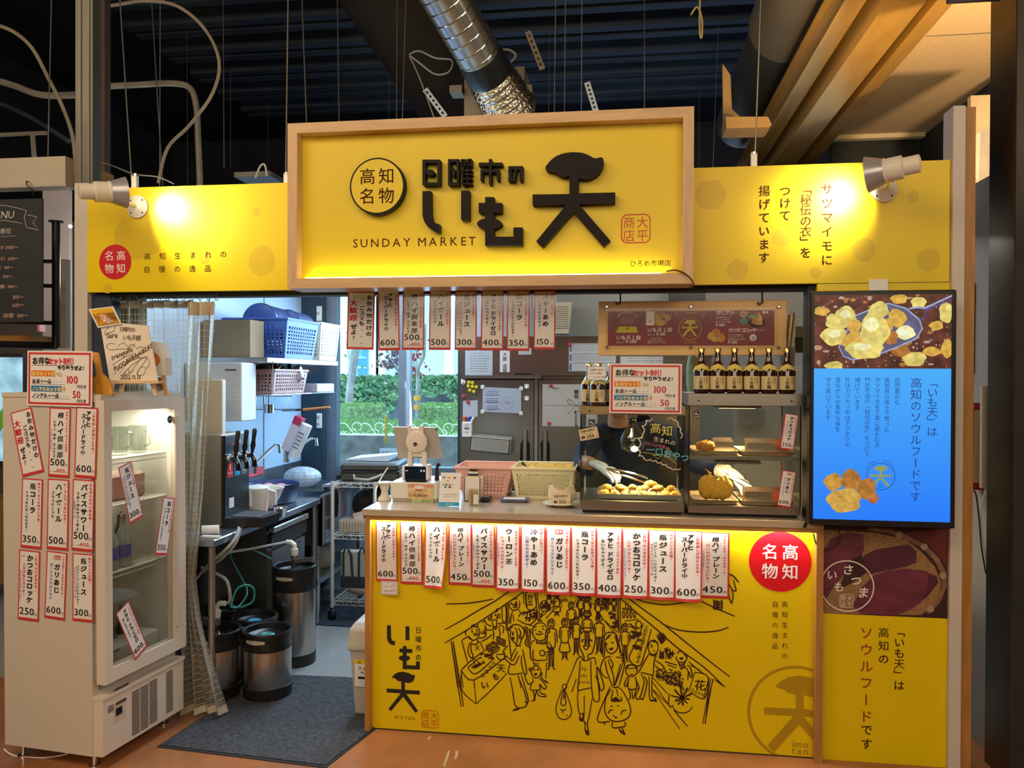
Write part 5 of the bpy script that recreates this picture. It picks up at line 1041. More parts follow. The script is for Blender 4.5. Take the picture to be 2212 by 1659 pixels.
# woman with ponytail buying
ell(I1,1215,780,130,125,lw,3.3,6.6);st(I1,[(1090,720),(1130,760),(1120,830),(1150,900),(1200,950),(1225,1000)],[(1200,700),(1230,780),(1235,900),(1220,1000)],[(1250,710),(1290,780),(1285,830)],[(1340,690),(1350,800),(1300,900),(1270,1000)],[(1350,680),(1420,740),(1440,860),(1415,1000),(1440,1040)],[(1360,720),(1385,850),(1360,960),(1400,1010)],[(1375,700),(1410,850),(1390,980)],[(1150,780),(1190,775)],[(1150,870),(1175,855),(1180,895),(1150,870)]);ell(I1,1165,810,6,9,.007);ell(I1,1280,850,15,30,lw)
for k in range(4):st(I1,[(1100+k*20,720-k*12),(1105+k*14,760-k*18)],w=.006)
st(I1,[(1210,1010),(1260,990),(1290,1010)],[(1210,1030),(1130,1200),(1170,1225),(1240,1080)],[(1035,1110),(1040,1200),(1180,1300),(1265,1150)],[(1035,1150),(1130,1215)],[(900,1130),(1000,1130),(1030,1110),(1010,1080),(1090,990)],[(900,1150),(950,1215),(1040,1205)],[(1120,1280),(1100,1440),(1320,1430)],[(1320,1050),(1350,1200),(1385,1420),(1340,1430),(1300,1250),(1310,1140)])
st(C6,[(1425,765),(1450,900),(1480,1045),(1580,1035),(1560,900),(1500,760)],[(1530,740),(1600,985),(1560,1000)],[(1500,740),(1530,870)],[(1560,1000),(1590,1010),(1570,1040)]);fill(C6,[(1440,1090),(1470,1060),(1525,1062),(1500,1080)])
# round-faced man
ell(I1,1600,770,122,145,lw,0,2*pi,26);st(I1,[(1560,600),(1600,590),(1640,605)],[(1590,610),(1570,570)],[(1510,700),(1545,690)],[(1620,680),(1665,690)],[(1510,740),(1535,750)],[(1625,725),(1670,735)],[(1575,755),(1590,775),(1625,765)],[(1525,800),(1580,815),(1650,795)],[(1540,900),(1545,960),(1570,940),(1610,965),(1605,920)],[(1640,910),(1635,970),(1660,950),(1690,965),(1680,900)],[(1520,900),(1450,960),(1445,1160),(1475,1225),(1500,1215)],[(1490,1050),(1500,1215),(1700,1220)],[(1735,930),(1800,1050),(1790,1120),(1700,1135)],[(1590,1080),(1655,1070),(1665,1140),(1610,1150),(1590,1080)],[(1700,1010),(1760,1080),(1680,1100)],[(1700,1140),(1710,1220)]);ell(I1,1460,760,18,30,lw,1.2,5);ell(I1,1735,760,18,30,lw,-2,2)
st(C6,[(1645,610),(1650,640)],[(1775,620),(1765,780)],[(1720,750),(1740,790),(1790,820)]);fill(C6,[(1740,790),(1770,795),(1795,828),(1760,815)])
# small boy
ell(C6,1672,712,46,58,lw);st(C6,[(1652,650),(1660,625)],[(1668,648),(1675,622)],[(1685,650),(1695,625)],[(1655,730),(1665,745),(1680,730),(1655,730)],[(1640,775),(1640,810),(1600,830),(1570,770),(1560,730)],[(1700,770),(1740,810),(1770,860),(1745,875),(1705,830),(1710,880),(1620,885),(1630,830)],[(1640,885),(1655,940),(1650,985),(1625,995)],[(1680,885),(1665,940),(1660,990)],[(1680,890),(1700,940),(1765,950),(1750,925),(1720,920),(1705,885)]);ell(C6,1655,690,4,6,.006);ell(C6,1690,690,4,6,.006);ell(C6,1722,732,8,12,.006);ell(C6,1615,690,8,14,lw)
# woman behind the man, woman in dress
def person(f,x,y,r,h,seed=0,dress=False,w=lw):
    r2=random.Random(seed);ell(f,x,y,r*.8,r,w,n=16);st(f,[(x-r*.3,y+r*.3),(x,y+r*.55),(x+r*.35,y+r*.3)],[(x-r*.8,y-r*.2),(x-r*.4,y-r*.8),(x+r*.3,y-r*1.05),(x+r*.8,y-r*.2)],[(x-r*.5,y-r*.9),(x,y-r*.4),(x+r*.6,y-r*.7)],w=w)
    for s in (-1,1):ell(f,x+s*r*.3,y-r*.1,r*.06,r*.1,w,n=6)
    t_=y+r*1.2;sw=r*1.15
    st(f,[(x-r*.25,y+r),(x-r*.3,t_),(x-sw,t_+r*.4),(x-sw*1.25,t_+h*.35)],[(x+r*.25,y+r),(x+r*.3,t_),(x+sw,t_+r*.4),(x+sw*1.25,t_+h*.35)],[(x-sw*.7,t_+r*.8),(x-sw*.75,t_+h*.45),(x+sw*.75,t_+h*.45),(x+sw*.7,t_+r*.8)],w=w)
    if dress:st(f,[(x-sw*.75,t_+h*.45),(x-sw*1.1,t_+h*.75),(x+sw*1.1,t_+h*.75),(x+sw*.75,t_+h*.45)],w=w);k0_=.75
    else:k0_=.45
    st(f,[(x-sw*.5,t_+h*k0_),(x-sw*.45,t_+h*.97),(x-sw*.8,t_+h)],[(x-sw*.1,t_+h*k0_),(x-sw*.2,t_+h*.95)],[(x+sw*.5,t_+h*k0_),(x+sw*.45,t_+h*.97),(x+sw*.8,t_+h)],[(x+sw*.1,t_+h*k0_),(x+sw*.2,t_+h*.95)],w=w)
person(I1,1775,640,68,640,1);person(I1,1990,620,62,520,2,True);person(I2,465,355,44,300,3);person(I2,340,420,40,340,4);person(I2,600,400,45,340,5)
person(I2,285,250,40,240,6);person(I2,390,160,30,200,7);person(I2,465,175,34,200,8,True);person(I2,590,200,30,180,9);person(I2,120,130,32,200,10,True);person(I2,770,170,24,120,11);person(I2,30,150,24,130,12)
for i in range(30):x,y=rn.uniform(640,720),rn.uniform(150,300);ell(I2,x,y,12,11,.0045,n=7)
for i in range(26):x,y=rn.uniform(720,815),rn.uniform(330,480);ell(I2,x,y+(x-720)*.4,13,10,.005,n=7)
for i in range(60):x,y=rn.uniform(10,800),rn.uniform(90,260);st(I2,[(x,y),(x+rn.uniform(-25,25),y+rn.uniform(10,35)),(x+rn.uniform(-25,25),y+rn.uniform(20,55))],w=.0038)
# basket scene near the left middle post
ell(I1,1665,360,70,85,.005);
for i in range(14):x,y=rn.uniform(1620,1720),rn.uniform(290,420);ell(I1,x,y,16,12,.005,n=7)
st(I1,[(1590,560),(1810,360)],[(1620,470),(1590,580)],[(1690,560),(1800,440)],[(1650,450),(1600,540)])
# tall central man with T-shirt
st(C7,[(50,310),(50,440),(75,495),(90,540),(75,560)],[(190,305),(185,400),(160,490),(125,510),(130,555)],[(50,310),(70,280),(120,270),(180,285),(190,320)],[(65,380),(90,370)],[(135,370),(165,385)],[(80,430),(105,465),(130,430),(80,430)],[(10,590),(30,545),(60,525),(85,560),(125,555),(180,535),(195,600)],[(55,560),(45,700),(35,820),(80,815),(160,800)],[(150,560),(150,700),(170,900),(225,895),(200,620),(240,700),(265,800),(230,825),(225,780),(190,690)],[(10,590),(-90,840)],[(-20,840),(20,720)])
for k in range(6):st(C7,[(70+k*20,320-k*3),(85+k*18,295)],w=.006)
for s_ in ((75,395),(150,388)):st(C7,[(s_[0]-10,s_[1]),(s_[0],s_[1]-6),(s_[0]+10,s_[1])],w=.006)
for tx_,x,y in (('Ni',65,655),('chi',55,712),('yoio',45,768)):q=C7(x,y);b.text(tx_,q[0],q[1],12*kx,LN,0,shear=.1)
st(C7,[(30,890),(45,1025),(85,1028),(85,1095),(120,1105),(160,900)],[(90,870),(90,1030)],[(35,820),(30,890)],[(55,1030),(50,1085),(75,1090),(80,1030)],[(95,1100),(105,1200),(130,1215),(125,1170),(115,1105)]);fill(C7,[(88,1160),(120,1180),(130,1218),(100,1195)]);fill(C7,[(50,1060),(78,1070),(70,1092),(48,1085)])
# his shopping bag
st(C6,[(1925,840),(1950,830),(1965,850),(1950,880),(1925,865),(1925,840)],[(1920,880),(1870,1020),(1865,1090),(1890,1150),(1945,1168),(1995,1140),(2010,1080),(1985,980),(1950,890)],[(1925,900),(1910,1020),(1955,1022),(1950,900)],[(1900,1070),(1930,1080),(1960,1070)],[(1930,1080),(1925,1110)],[(1960,1120),(1975,1135)],w=.005);st(C6,[(1930,880),(1945,960)],[(1940,885),(1935,980)],w=.006)
# woman with bob and big bag
st(C7,[(250,515),(245,400),(280,325),(330,310),(375,335),(400,430),(425,515),(410,510)],[(270,340),(268,515),(250,515)],[(280,400),(290,470),(330,500),(375,470),(385,420),(360,340)],[(310,330),(280,380)],[(330,325),(290,370)],[(310,455),(325,468),(345,450),(310,455)],[(365,340),(400,440),(405,500)],[(255,360),(255,500)],w=.0055)
for s_ in ((285,415),(340,405)):st(C7,[(s_[0]-10,s_[1]),(s_[0],s_[1]-5),(s_[0]+12,s_[1]+2)],w=.006)
st(C7,[(330,520),(270,540),(240,600),(235,650),(265,700),(300,715)],[(275,560),(290,650),(340,790)],[(300,550),(350,700),(360,780),(440,560)],[(370,530),(450,565),(400,780)],[(310,535),(345,590),(330,640)],[(410,590),(365,760)],[(340,790),(365,800),(390,785)],[(320,790),(205,1080),(305,1100),(310,1095)],[(330,810),(280,900),(275,1020),(330,1090),(420,1095),(490,1050),(495,960),(430,830),(385,795)],[(345,820),(330,905),(345,920),(420,915),(410,880)],[(375,810),(390,880)],[(320,960),(345,970)],[(380,955),(400,970)],[(300,1030),(320,1000),(345,1000)],[(415,1040),(430,1005),(465,1000)],[(350,1040),(365,1065),(385,1060)],[(340,1100),(345,1155),(450,1140),(445,1100)],[(400,1155),(410,1190),(450,1215),(435,1180),(425,1150)]);fill(C7,[(400,1165),(425,1180),(453,1218),(420,1200)]);fill(C7,[(255,1100),(285,1100),(270,1135)]);fill(C7,[(335,900),(370,880),(420,915),(350,925)])
# small girl, striding man
ell(C7,508,650,50,52,lw);st(C7,[(460,650),(465,610),(510,597),(555,615),(556,680)],[(470,630),(550,628)],[(490,655),(495,655)],[(525,655),(530,655)],[(495,678),(508,685),(525,678)],[(475,700),(445,770),(460,790),(480,740)],[(485,705),(480,805),(550,805),(545,705)],[(540,710),(575,800),(560,810)],[(485,810),(500,880),(480,905)],[(510,810),(520,900)],[(550,810),(525,900)],[(575,810),(545,870),(560,905),(590,890)])
ell(C7,700,445,45,62,lw);st(C7,[(655,430),(670,395),(710,380),(745,410)],[(675,420),(690,430),(680,445)],[(700,470),(715,480)],[(660,500),(710,520),(735,495)],[(660,505),(600,610),(570,670)],[(730,520),(710,560),(700,690)],[(590,665),(690,690),(700,700)],[(595,680),(620,740),(610,800),(590,870),(575,885)],[(620,700),(645,740),(635,820),(610,900)],[(690,700),(690,870),(725,900),(670,905),(665,700)],[(720,560),(780,600),(810,650)],[(715,600),(790,670)]);fill(C7,[(670,905),(730,905),(735,928),(675,915)]);fill(C7,[(578,880),(620,905),(600,912),(582,895)]);fill(C7,[(690,385),(715,382),(725,400),(700,400)])
# right stalls: posts, banner, flowers
st(I2,[(820,130),(830,560)],[(838,160),(850,560)],[(800,150),(818,540)],[(660,420),(815,560)],[(640,400),(790,580)],[(860,285),(960,290)],[(870,300),(1000,305)],[(890,430),(1050,410)],[(900,210),(905,290)],[(930,220),(935,290)],[(960,250),(965,300)])
for k in range(4):ell(I2,880+k*42,355,12,42,.005,n=10);
st(I2,[(1105,450),(1040,640),(940,855),(1060,940),(1130,760),(1195,520)],[(940,855),(980,920)],w=.0055)
for i,c in enumerate('土佐の名酒うまいぜよ'):q=I2(1140-i*11,500+i*43);b.ch(c,q[0]-4.5*kx,q[1]-4*kx,9*kx,LN,.03,2)
ell(I2,1050,470,32,42,lw);person(I2,895,500,42,330,13);st(I2,[(940,470),(960,460),(975,480),(1040,520)],[(940,490),(980,500),(1030,540)])
for i in range(16):x,y=rn.uniform(950,1040),rn.uniform(540,740);st(I2,[(x,y),(x+40,y+4),(x+42,y+16),(x+3,y+14),(x,y)],w=.005)
for k in range(9):a_=-2.3+k*.22;st(I2,[(1310,690),(1310+70*cos(a_)*1.2-k*1,690+130*sin(a_))],w=.006)
for x,y in ((1370,760),(1430,800)):
    for k in range(5):a_=k*2*pi/5;st(I2,[(x,y),(x+14*cos(a_-.3),y+14*sin(a_-.3)),(x+34*cos(a_),y+34*sin(a_)),(x+14*cos(a_+.3),y+14*sin(a_+.3)),(x,y)],w=.004)
for i in range(14):x=1290+rn.uniform(0,120);st(I2,[(x,740+rn.uniform(0,60)),(x+rn.uniform(-20,20),860)],w=.006)
ell(I2,1540,840,62,62,lw,-.3,3.3);st(I2,[(1490,800),(1520,770),(1560,790),(1600,850)],[(1515,850),(1535,865),(1555,848),(1515,850)],[(1500,900),(1530,930),(1590,900)],[(1510,920),(1540,980),(1550,940),(1580,970),(1570,920)],[(1490,930),(1380,900),(1350,890)],[(1480,960),(1380,930)],[(1600,930),(1640,960),(1660,1050),(1640,1065),(1620,1000),(1610,1100)],[(1600,960),(1610,1000)])
for i in range(150):
    x=rn.uniform(1250,1560);y0__=960+(x-1250)*.15;y1__=1080+(x-1250)*.42;y=rn.uniform(y0__,min(y1__,1220));a_=rn.uniform(0,6.3);b.line([I2(x+13*cos(a_+t_),y+11*sin(a_+t_)) for t_ in (0,1.1,2.2,3.3)],.0045,LN,1)
st(I2,[(1210,1070),(1380,1255)],[(1200,1110),(1420,1420)],[(1215,1210),(1400,1390)],[(1210,1210),(1520,1660)],[(1400,1250),(1395,1390),(1450,1390)],[(1620,890),(1750,1000),(1830,1050)],[(1640,930),(1700,960),(1760,1000)],[(1690,1010),(1840,1065),(1800,1310),(1640,1240)],[(1690,1010),(1620,1230)],[(1850,1070),(1790,1310)],[(1870,1080),(1780,1600)],[(1895,1085),(1805,1600)],[(1900,1090),(1840,1330),(1810,1600)],w=.005)
st(I2,[(1450,1440),(1500,1500),(1610,1630)]);q=I2(1745,1190);b.ch('花',q[0]-.022,q[1]-.012,24*kx,LN,.04,2);q=I2(1650,1245);b.text('hana',q[0],q[1],13*kx,LN,0,slope=-.35,shear=.1)
ell(I2,1550,1390,110,85,.005,.1,pi-.1)
for k in range(10):a_=k*2*pi/10+.2;L_=130 if sin(a_) < 0 else 90;st(I2,[(1545,1300),(1545+L_*.6*cos(a_)-8,1300+L_*.55*sin(a_)),(1545+L_*cos(a_),1300+L_*sin(a_)),(1545+L_*.6*cos(a_)+8,1300+L_*.6*sin(a_)+8),(1545,1300)],w=.0045)
b.build('printed_drawing',ct)
# ------------------------------------------------------------------ price strips
W_,H_=.094,.296
KIND={
 'lager':dict(m=('アサヒ','スーパードライ中'),r='この喉越しが堪らんちや！',p='600'),
 'club':dict(m=('樽ハイ倶楽部',),r='爽やか、スッキリ、セットがお得',s='レモン　ゆず　カルピス',t='こうチ茶　うまいやか！',p='500',p2=1),
 'highball':dict(m=('ハイボール',),r='にーゃんち、うまいちや！',s='ブラックニッカ',p='500'),
 'plain':dict(m=('樽ハイ','　　　プレーン'),r='プレーンもやっぱり美味ーい！',s='甘いのが苦手な方にも！',sc=REDB,t='下の店まで美味ーい',p='450',one=1),
 'sour':dict(m=('バイスサワー',),r='昔ながらの赤い飲み物！',s='うめーぜのサワーぜよ',t='いま酒場で大人気',p='500',p2=1),
 'oolong':dict(m=('ウーロン茶',),r='烏龍茶の方はこれにーちゃき！',s='ショッキで提供ぜよ！',sc=REDB,t='何い時は烏龍茶いやか！',p='350'),
 'ame':dict(m=('冷やーあめ',),r='懐かーい味わい！',s='日曜市の定番ぜよ！',sc=BLU,p='150'),
 'aji':dict(m=('　ガリあじ',),r='こりゃあビールがすすむやか！',s='ガーリックアジフライ',sc=BLU,p='600',box=1),
 'cola':dict(m=('瓶コーラ',),r='爽やと、気分も晴うにゃあ！',s='ショッキにも入れれます！',p='350'),
 'zero':dict(m=('アサヒ　ドライゼロ',),r='ノンアルコールテイスト飲料',s='置いちゅうぜよ！',p='400'),
 'katsuo':dict(m=('かつおコロッケ',),r='これは、カツオ革命や！',s='土佐沖ならカツオ！',sc=REDB,t='かがやきたけ付近、良いです！',p='250'),
 'juice':dict(m=('瓶ジュース',),r='瓶ドリンク各種！',s='バヤリース　三ツ矢サイダー',t='ドライジンジャエール',tb=1,p='300')}
PRO={}
def strip_meshes(kind,bend,lit):
    k=(kind,bend)
    if k in PRO:return PRO[k]
    def fn(u,v,l):
        t_=v/H_;y=-.0005*l
        if bend == 1:y += -.018*t_*t_*cos(u/W_*3.2)*.6-.022*t_*t_
        if bend == 2:y += -.03*t_*t_-(.05*t_*t_*max(0,(u/W_))**1.5)
        if bend == 3:y += -.006*sin(-v/H_*2.6)
        return (u-(.35*max(0,u)*t_*t_ if bend == 2 else 0)-(abs(u)*u/W_*.12*t_*t_ if bend == 1 else 0),y,v)
    def grid(b,x0,z0,x1,z1,m,l,nx=8,nz=8):
        b.put([(x0+(x1-x0)*i/nx,z0+(z1-z0)*j/nz) for j in range(nz+1) for i in range(nx+1)],[(j*(nx+1)+i,j*(nx+1)+i+1,(j+1)*(nx+1)+i+1,(j+1)*(nx+1)+i) for j in range(nz) for i in range(nx)],m,l)
    w,h=W_/2,H_
    a=Board(fn);grid(a,-w,-h,w,0,REDB,0)
    p_=Board(fn);bw=.0055;grid(p_,-w+bw,-h+.012,w-bw,-bw,PAP,1)
    t_=Board(fn)
    if kind == 'welcome':
        t_.vtext('お飲み物だけの',w*.62,-.014,.026,BLK,.045,gap=1.2,sx=.8);t_.vtext('ご注文も',.004,-.07,.025,BLK,.045,gap=1.05,sx=.8);t_.vtext('・・・',.004,-.185,.02,BLK,.02,gap=1.7)
        t_.vtext('大歓迎',-w*.56,-.04,.034,RED,.07,gap=1.1,sx=.85);t_.vtext('ぜよ！',-w*.5,-.165,.027,BLK,.045,gap=1.05,sx=.85)
    else:
        d=KIND[kind];ms=d['m'];L_=max(len(x) for x in ms);sc_=.86
        top=-.018;avail=.205
        if kind == 'lager':
            t_.vtext(ms[0],.008,-.014,.023,BLK,.05,gap=1.0,shear=.06);t_.vtext(ms[1],-.012,-.026,.0215,BLK,.05,gap=1.02,shear=.06)
        elif d.get('one'):
            t_.vtext(ms[0],.002,-.02,.024,BLK,.05,gap=1.0,shear=.06);t_.vtext('プレーン',.004,-.108,.0235,BLK,.05,gap=1.08,shear=.06)
        else:
            s_=ms[0];n_=sum(.5 if c in '　' else 1 for c in s_);g=min(.0335,avail/n_);sz=min(.028,g*.98)
            t_.vtext(s_,.004 if 's' in d else -.004,top-(0.018 if d.get('box') else 0),sz,BLK,.05,gap=g/sz,shear=.06)
        r_=d['r'];n_=len(r_);sz=min(.0135,.165/n_);t_.vtext(r_,w-.0155,-.014,sz,REDB,.04,gap=1.12)
        if 's' in d:s_=d['s'];sz=min(.0145,.16/len(s_));t_.vtext(s_,-w*.47,-.052,sz,d.get('sc',BLK),.035,gap=1.12)
        if 't' in d:s_=d['t'];sz=min(.0125 if d.get('tb') else .009,.14/len(s_));t_.vtext(s_,-w*.78 if not d.get('tb') else -w*.72,-.06 if d.get('tb') else -.085,sz,BLK if d.get('tb') else BLU,.02,gap=1.1)
        if d.get('box'):t_.rect(-.012,-.034,.018,-.016,REDB,2);t_.text('龍禾',-.010,-.033,.013,PAP,.02,lay=3)
        if kind == 'katsuo':t_.text('名物',-w+.012,-.03,.008,GRYM,.0)
        z_=-.252 if d.get('p2') else -.276
        t_.text(d['p'],-w+.0075,z_,.042,BLK,.034,align='l',sx=.99);t_.ch('円',w-.021,z_+.002,.0135,BLK,.01)
        if d.get('p2'):t_.text('400',-w+.036,-.279,.024,REDB,.03,sx=1.0);t_.ch('円',w-.018,-.279,.009,REDB,.01);t_.text('セット価格',-w+.008,-.276,.0065,BLK,.0,sx=.9)
    out=[]
    for nm,q in (('border',a),('paper',p_),('lettering',t_)):
        me=bpy.data.meshes.new(nm);me.from_pydata(q.mb.v,[],q.mb.f)
        for mm in q.mb.mats:me.materials.append(mm)
        me.polygons.foreach_set('material_index',q.mb.m);out.append((nm,me))
    PRO[k]=out;return out
def strip(kind,M,lab,bend=0,group=None,sc=1):
    t=bpy.data.objects.new('price_strip',None);COL.objects.link(t);t.empty_display_size=.05;t.matrix_world=M;tag(t,lab,'price strip',group)
    for nm,me in strip_meshes(kind,bend,0):o=bpy.data.objects.new(nm,me);COL.objects.link(o);o.parent=t
    return t
def fm(px,py,Y,w_px,tilt=0,sc=None,lean=0,toph=None):
    p_=P(px,py,Y);s=w_px*mpx(Y)/W_ if sc is None else sc
    return Matrix.Translation(p_) @ Matrix.Rotation(radians(tilt),4,'Y') @ Matrix.Rotation(radians(lean),4,'X') @ Matrix.Diagonal((s,s,s,1))
row=[('lager',834,1126,1257,3,0,'leftmost strip under the counter edge, lager at 600 yen'),('club',887,1127,1263,0,0,'second strip under the counter edge, club sour at 500 yen'),
       ('highball',941,1128,1268,2,0,'third strip on the counter, corner curled over its 500 yen'),('plain',993,1130,1265,0,0,'fourth strip on the counter, plain sour at 450 yen'),
       ('sour',1043,1132,1270,0,0,'fifth strip on the counter, sour at 500 with red 400 yen'),('oolong',1097,1133,1274,1,0,'sixth strip on the counter, oolong tea at 350 yen'),
       ('ame',1151,1134,1276,1,0,'seventh strip on the counter, ginger drink at 150 yen'),('aji',1206,1136,1282,1,0,'eighth strip on the counter, garlic fry at 600 yen'),
       ('cola',1261,1138,1284,1,0,'ninth strip on the counter, bottled cola at 350 yen'),('zero',1316,1140,1288,1,0,'tenth strip on the counter, alcohol-free beer at 400 yen'),
       ('katsuo',1373,1142,1290,1,0,'eleventh strip on the counter, croquette at 250 yen'),('juice',1430,1145,1293,1,0,'twelfth strip on the counter, bottled juice at 300 yen'),
       ('lager',1487,1147,1297,1,0,'thirteenth strip on the counter, lager at 600 yen'),('plain',1545,1150,1294,0,0,'rightmost strip on the counter, plain sour at 450 yen')]
for kd,px,y0,y1,bd,tl,lb in row:
    wp=50+(px-834)*.014
    s=(P(px,y0).z-P(px,y1).z)/H_*1.0;p_=P(px,y0+1.5,-.026)
    M=Matrix.Translation((p_.x,-.0205,P(px,y0+.5,-.022).z+.001)) @ Matrix.Rotation(radians(3.0),4,'X') @ Matrix.Diagonal((wp*mpx()/W_,s,s,1))
    strip(kd,M,lb,bd,'price strips along the counter front')
t=thing('small_card','small handwritten card with hearts stuck below the leftmost strip','card',P(841,1270,-.02));b=Board(lambda u,v,l:(u,-.0015-.0006*l,v));w_,h_=.037,.029
MB().box((-w_,-.0015,-h_),(w_,.0,h_),PAP).build('card',t);b.line([(-w_*.9,-h_*.85),(w_*.9,-h_*.85),(w_*.9,h_*.85),(-w_*.9,h_*.85)],.003,mat('card_bluegrey',(.25,.32,.42),.5,noise=.05),1,True)
b.text('ひとくち',-.025,.002,.01,INK2,0);b.text('お持ち帰り',-.027,-.018,.01,INK2,0)
for x,z in ((.02,.012),(.024,-.006)):b.line([(x,z-.008),(x-.007,z),(x-.004,z+.005),(x,z+.001),(x+.004,z+.005),(x+.007,z),(x,z-.008)],.0015,REDB,2)
b.build('writing',t)
hang=[('welcome',781,631,755,63,1.5,'leftmost hanging strip, big red welcome characters'),('lager',839,627,757,49,-1,'second hanging strip over the window, lager at 600 yen'),('club',894,627,756,50,.6,'third hanging strip, club sour at 500 with red 400 yen'),
        ('highball',951,627,756,49,.3,'fourth hanging strip, highball at 500 yen'),('juice',1007,629,756,49,.3,'fifth hanging strip, bottled juice at 300 yen'),('zero',1064,627,757,50,.3,'sixth hanging strip, alcohol-free beer at 400 yen'),
        ('cola',1120,627,758,50,.3,'seventh hanging strip, bottled cola at 350 yen'),('ame',1177,628,755,47,.3,'eighth hanging strip, ginger drink at 150 yen')]
LAM=glass('laminate_film',(.98,.98,.98),.12,.08)
for kd,px,y0,y1,wp,tl,lb in hang:
    Y=.045;s=(P(px,y0,Y).z-P(px,y1,Y).z)/H_;p_=P(px,y0,Y)
    M=Matrix.Translation(p_) @ Matrix.Rotation(radians(tl),4,'Y') @ Matrix.Diagonal((wp*mpx(Y)/W_,s,s,1))
    t=strip(kd,M,lb,0,'price strips hanging under the sign')
    MB().box((-W_/2-.004,-.006,-H_-.004),(W_/2+.004,-.0045,.02),LAM).build('laminate',t)
tag(MB().box((P(745,630,.05).x,.047,P(900,634,.05).z+.004),(P(1210,630,.05).x,.052,P(900,634,.05).z+.05),BLKM).build('strip_rail'),'dark rail that the hanging price strips are taped to','rail')
# ------------------------------------------------------------------ discount signs
def discount(M,lab):
    t=bpy.data.objects.new('discount_sign',None);COL.objects.link(t);t.matrix_world=M;tag(t,lab,'sign')
    w,h=.15,.105;MB().box((-w,-.002,-h),(w,.0,h),PAP).build('card',t);b=Board(lambda u,v,l:(u,-.002-.0006*l,v))
    for r in ((-w+.006,h-.014,w-.006,h-.006),(-w+.006,-h+.006,w-.006,-h+.014),(-w+.006,-h+.014,-w+.014,h-.014),(w-.014,-h+.014,w-.006,h-.014)):b.rect(*r,REDB)
    b.text('お得な',-w+.024,h-.052,.028,BLK,.045);b.text('セット割引',-w+.096,h-.052,.027,REDB,.05,gap=.88);b.rect(-w+.022,h-.056,.062,h-.0545,BLK)
    b.text('やりゆうぜよ！',-.008,h-.073,.019,BLK,.045)
    b.rect(-w+.02,.008,-.02,.03,mat('tag_orange',(.75,.2,.04),.5,noise=.03));b.text('お酒セット割',-w+.024,.009,.018,mat('tag_text_yellow',(.9,.7,.2),.5,noise=.02),.05,lay=3)
    b.disc(-.006,.017,.008,mat('mug_tan',(.6,.5,.35),.5,noise=.05),1,12);b.disc(.006,.015,.008,mat('mug_tan',(.6,.5,.35)),2,12)
    b.text('お酒＋一品',-w+.024,-.02,.018,BLK,.04);b.rect(-w+.024,-.0225,.028,-.0215,BLK);b.text('・・・',-.032,-.02,.016,BLK,0)
    b.text('100',.03,-.022,.041,RED,.03,sx=.95);b.text('円引き',.082,-.036,.0145,BLK,.02)
    b.rect(-w+.02,-.05,.012,-.028,mat('tag_blue',(.03,.2,.5),.5,noise=.03));b.text('ノンアルセット割',-w+.024,-.049,.017,mat('tag_text_yellow',(.9,.7,.2)),.05,lay=3);b.rect(.018,-.047,.028,-.03,mat('cup_orange',(.7,.3,.1),.5,noise=.03))
    b.text('ノンアル＋一品',-w+.024,-.074,.018,BLK,.04);b.rect(-w+.024,-.0765,.05,-.0755,BLK);b.text('・・・',-.0,-.074,.016,BLK,0)
    b.text('50',.062,-.076,.038,RED,.03,sx=.95);b.text('円引き',.082,-.09,.0145,BLK,.02);b.build('printed_text',t);return t
Ys=-.03;A=P(1394,839.5,Ys);s=152*mpx(Ys)/.30
discount(Matrix.Translation(A) @ Matrix.Rotation(radians(.3),4,'Y') @ Matrix.Diagonal((s,s,s*1.0,1)),'red-bordered discount sign on the left glass case')
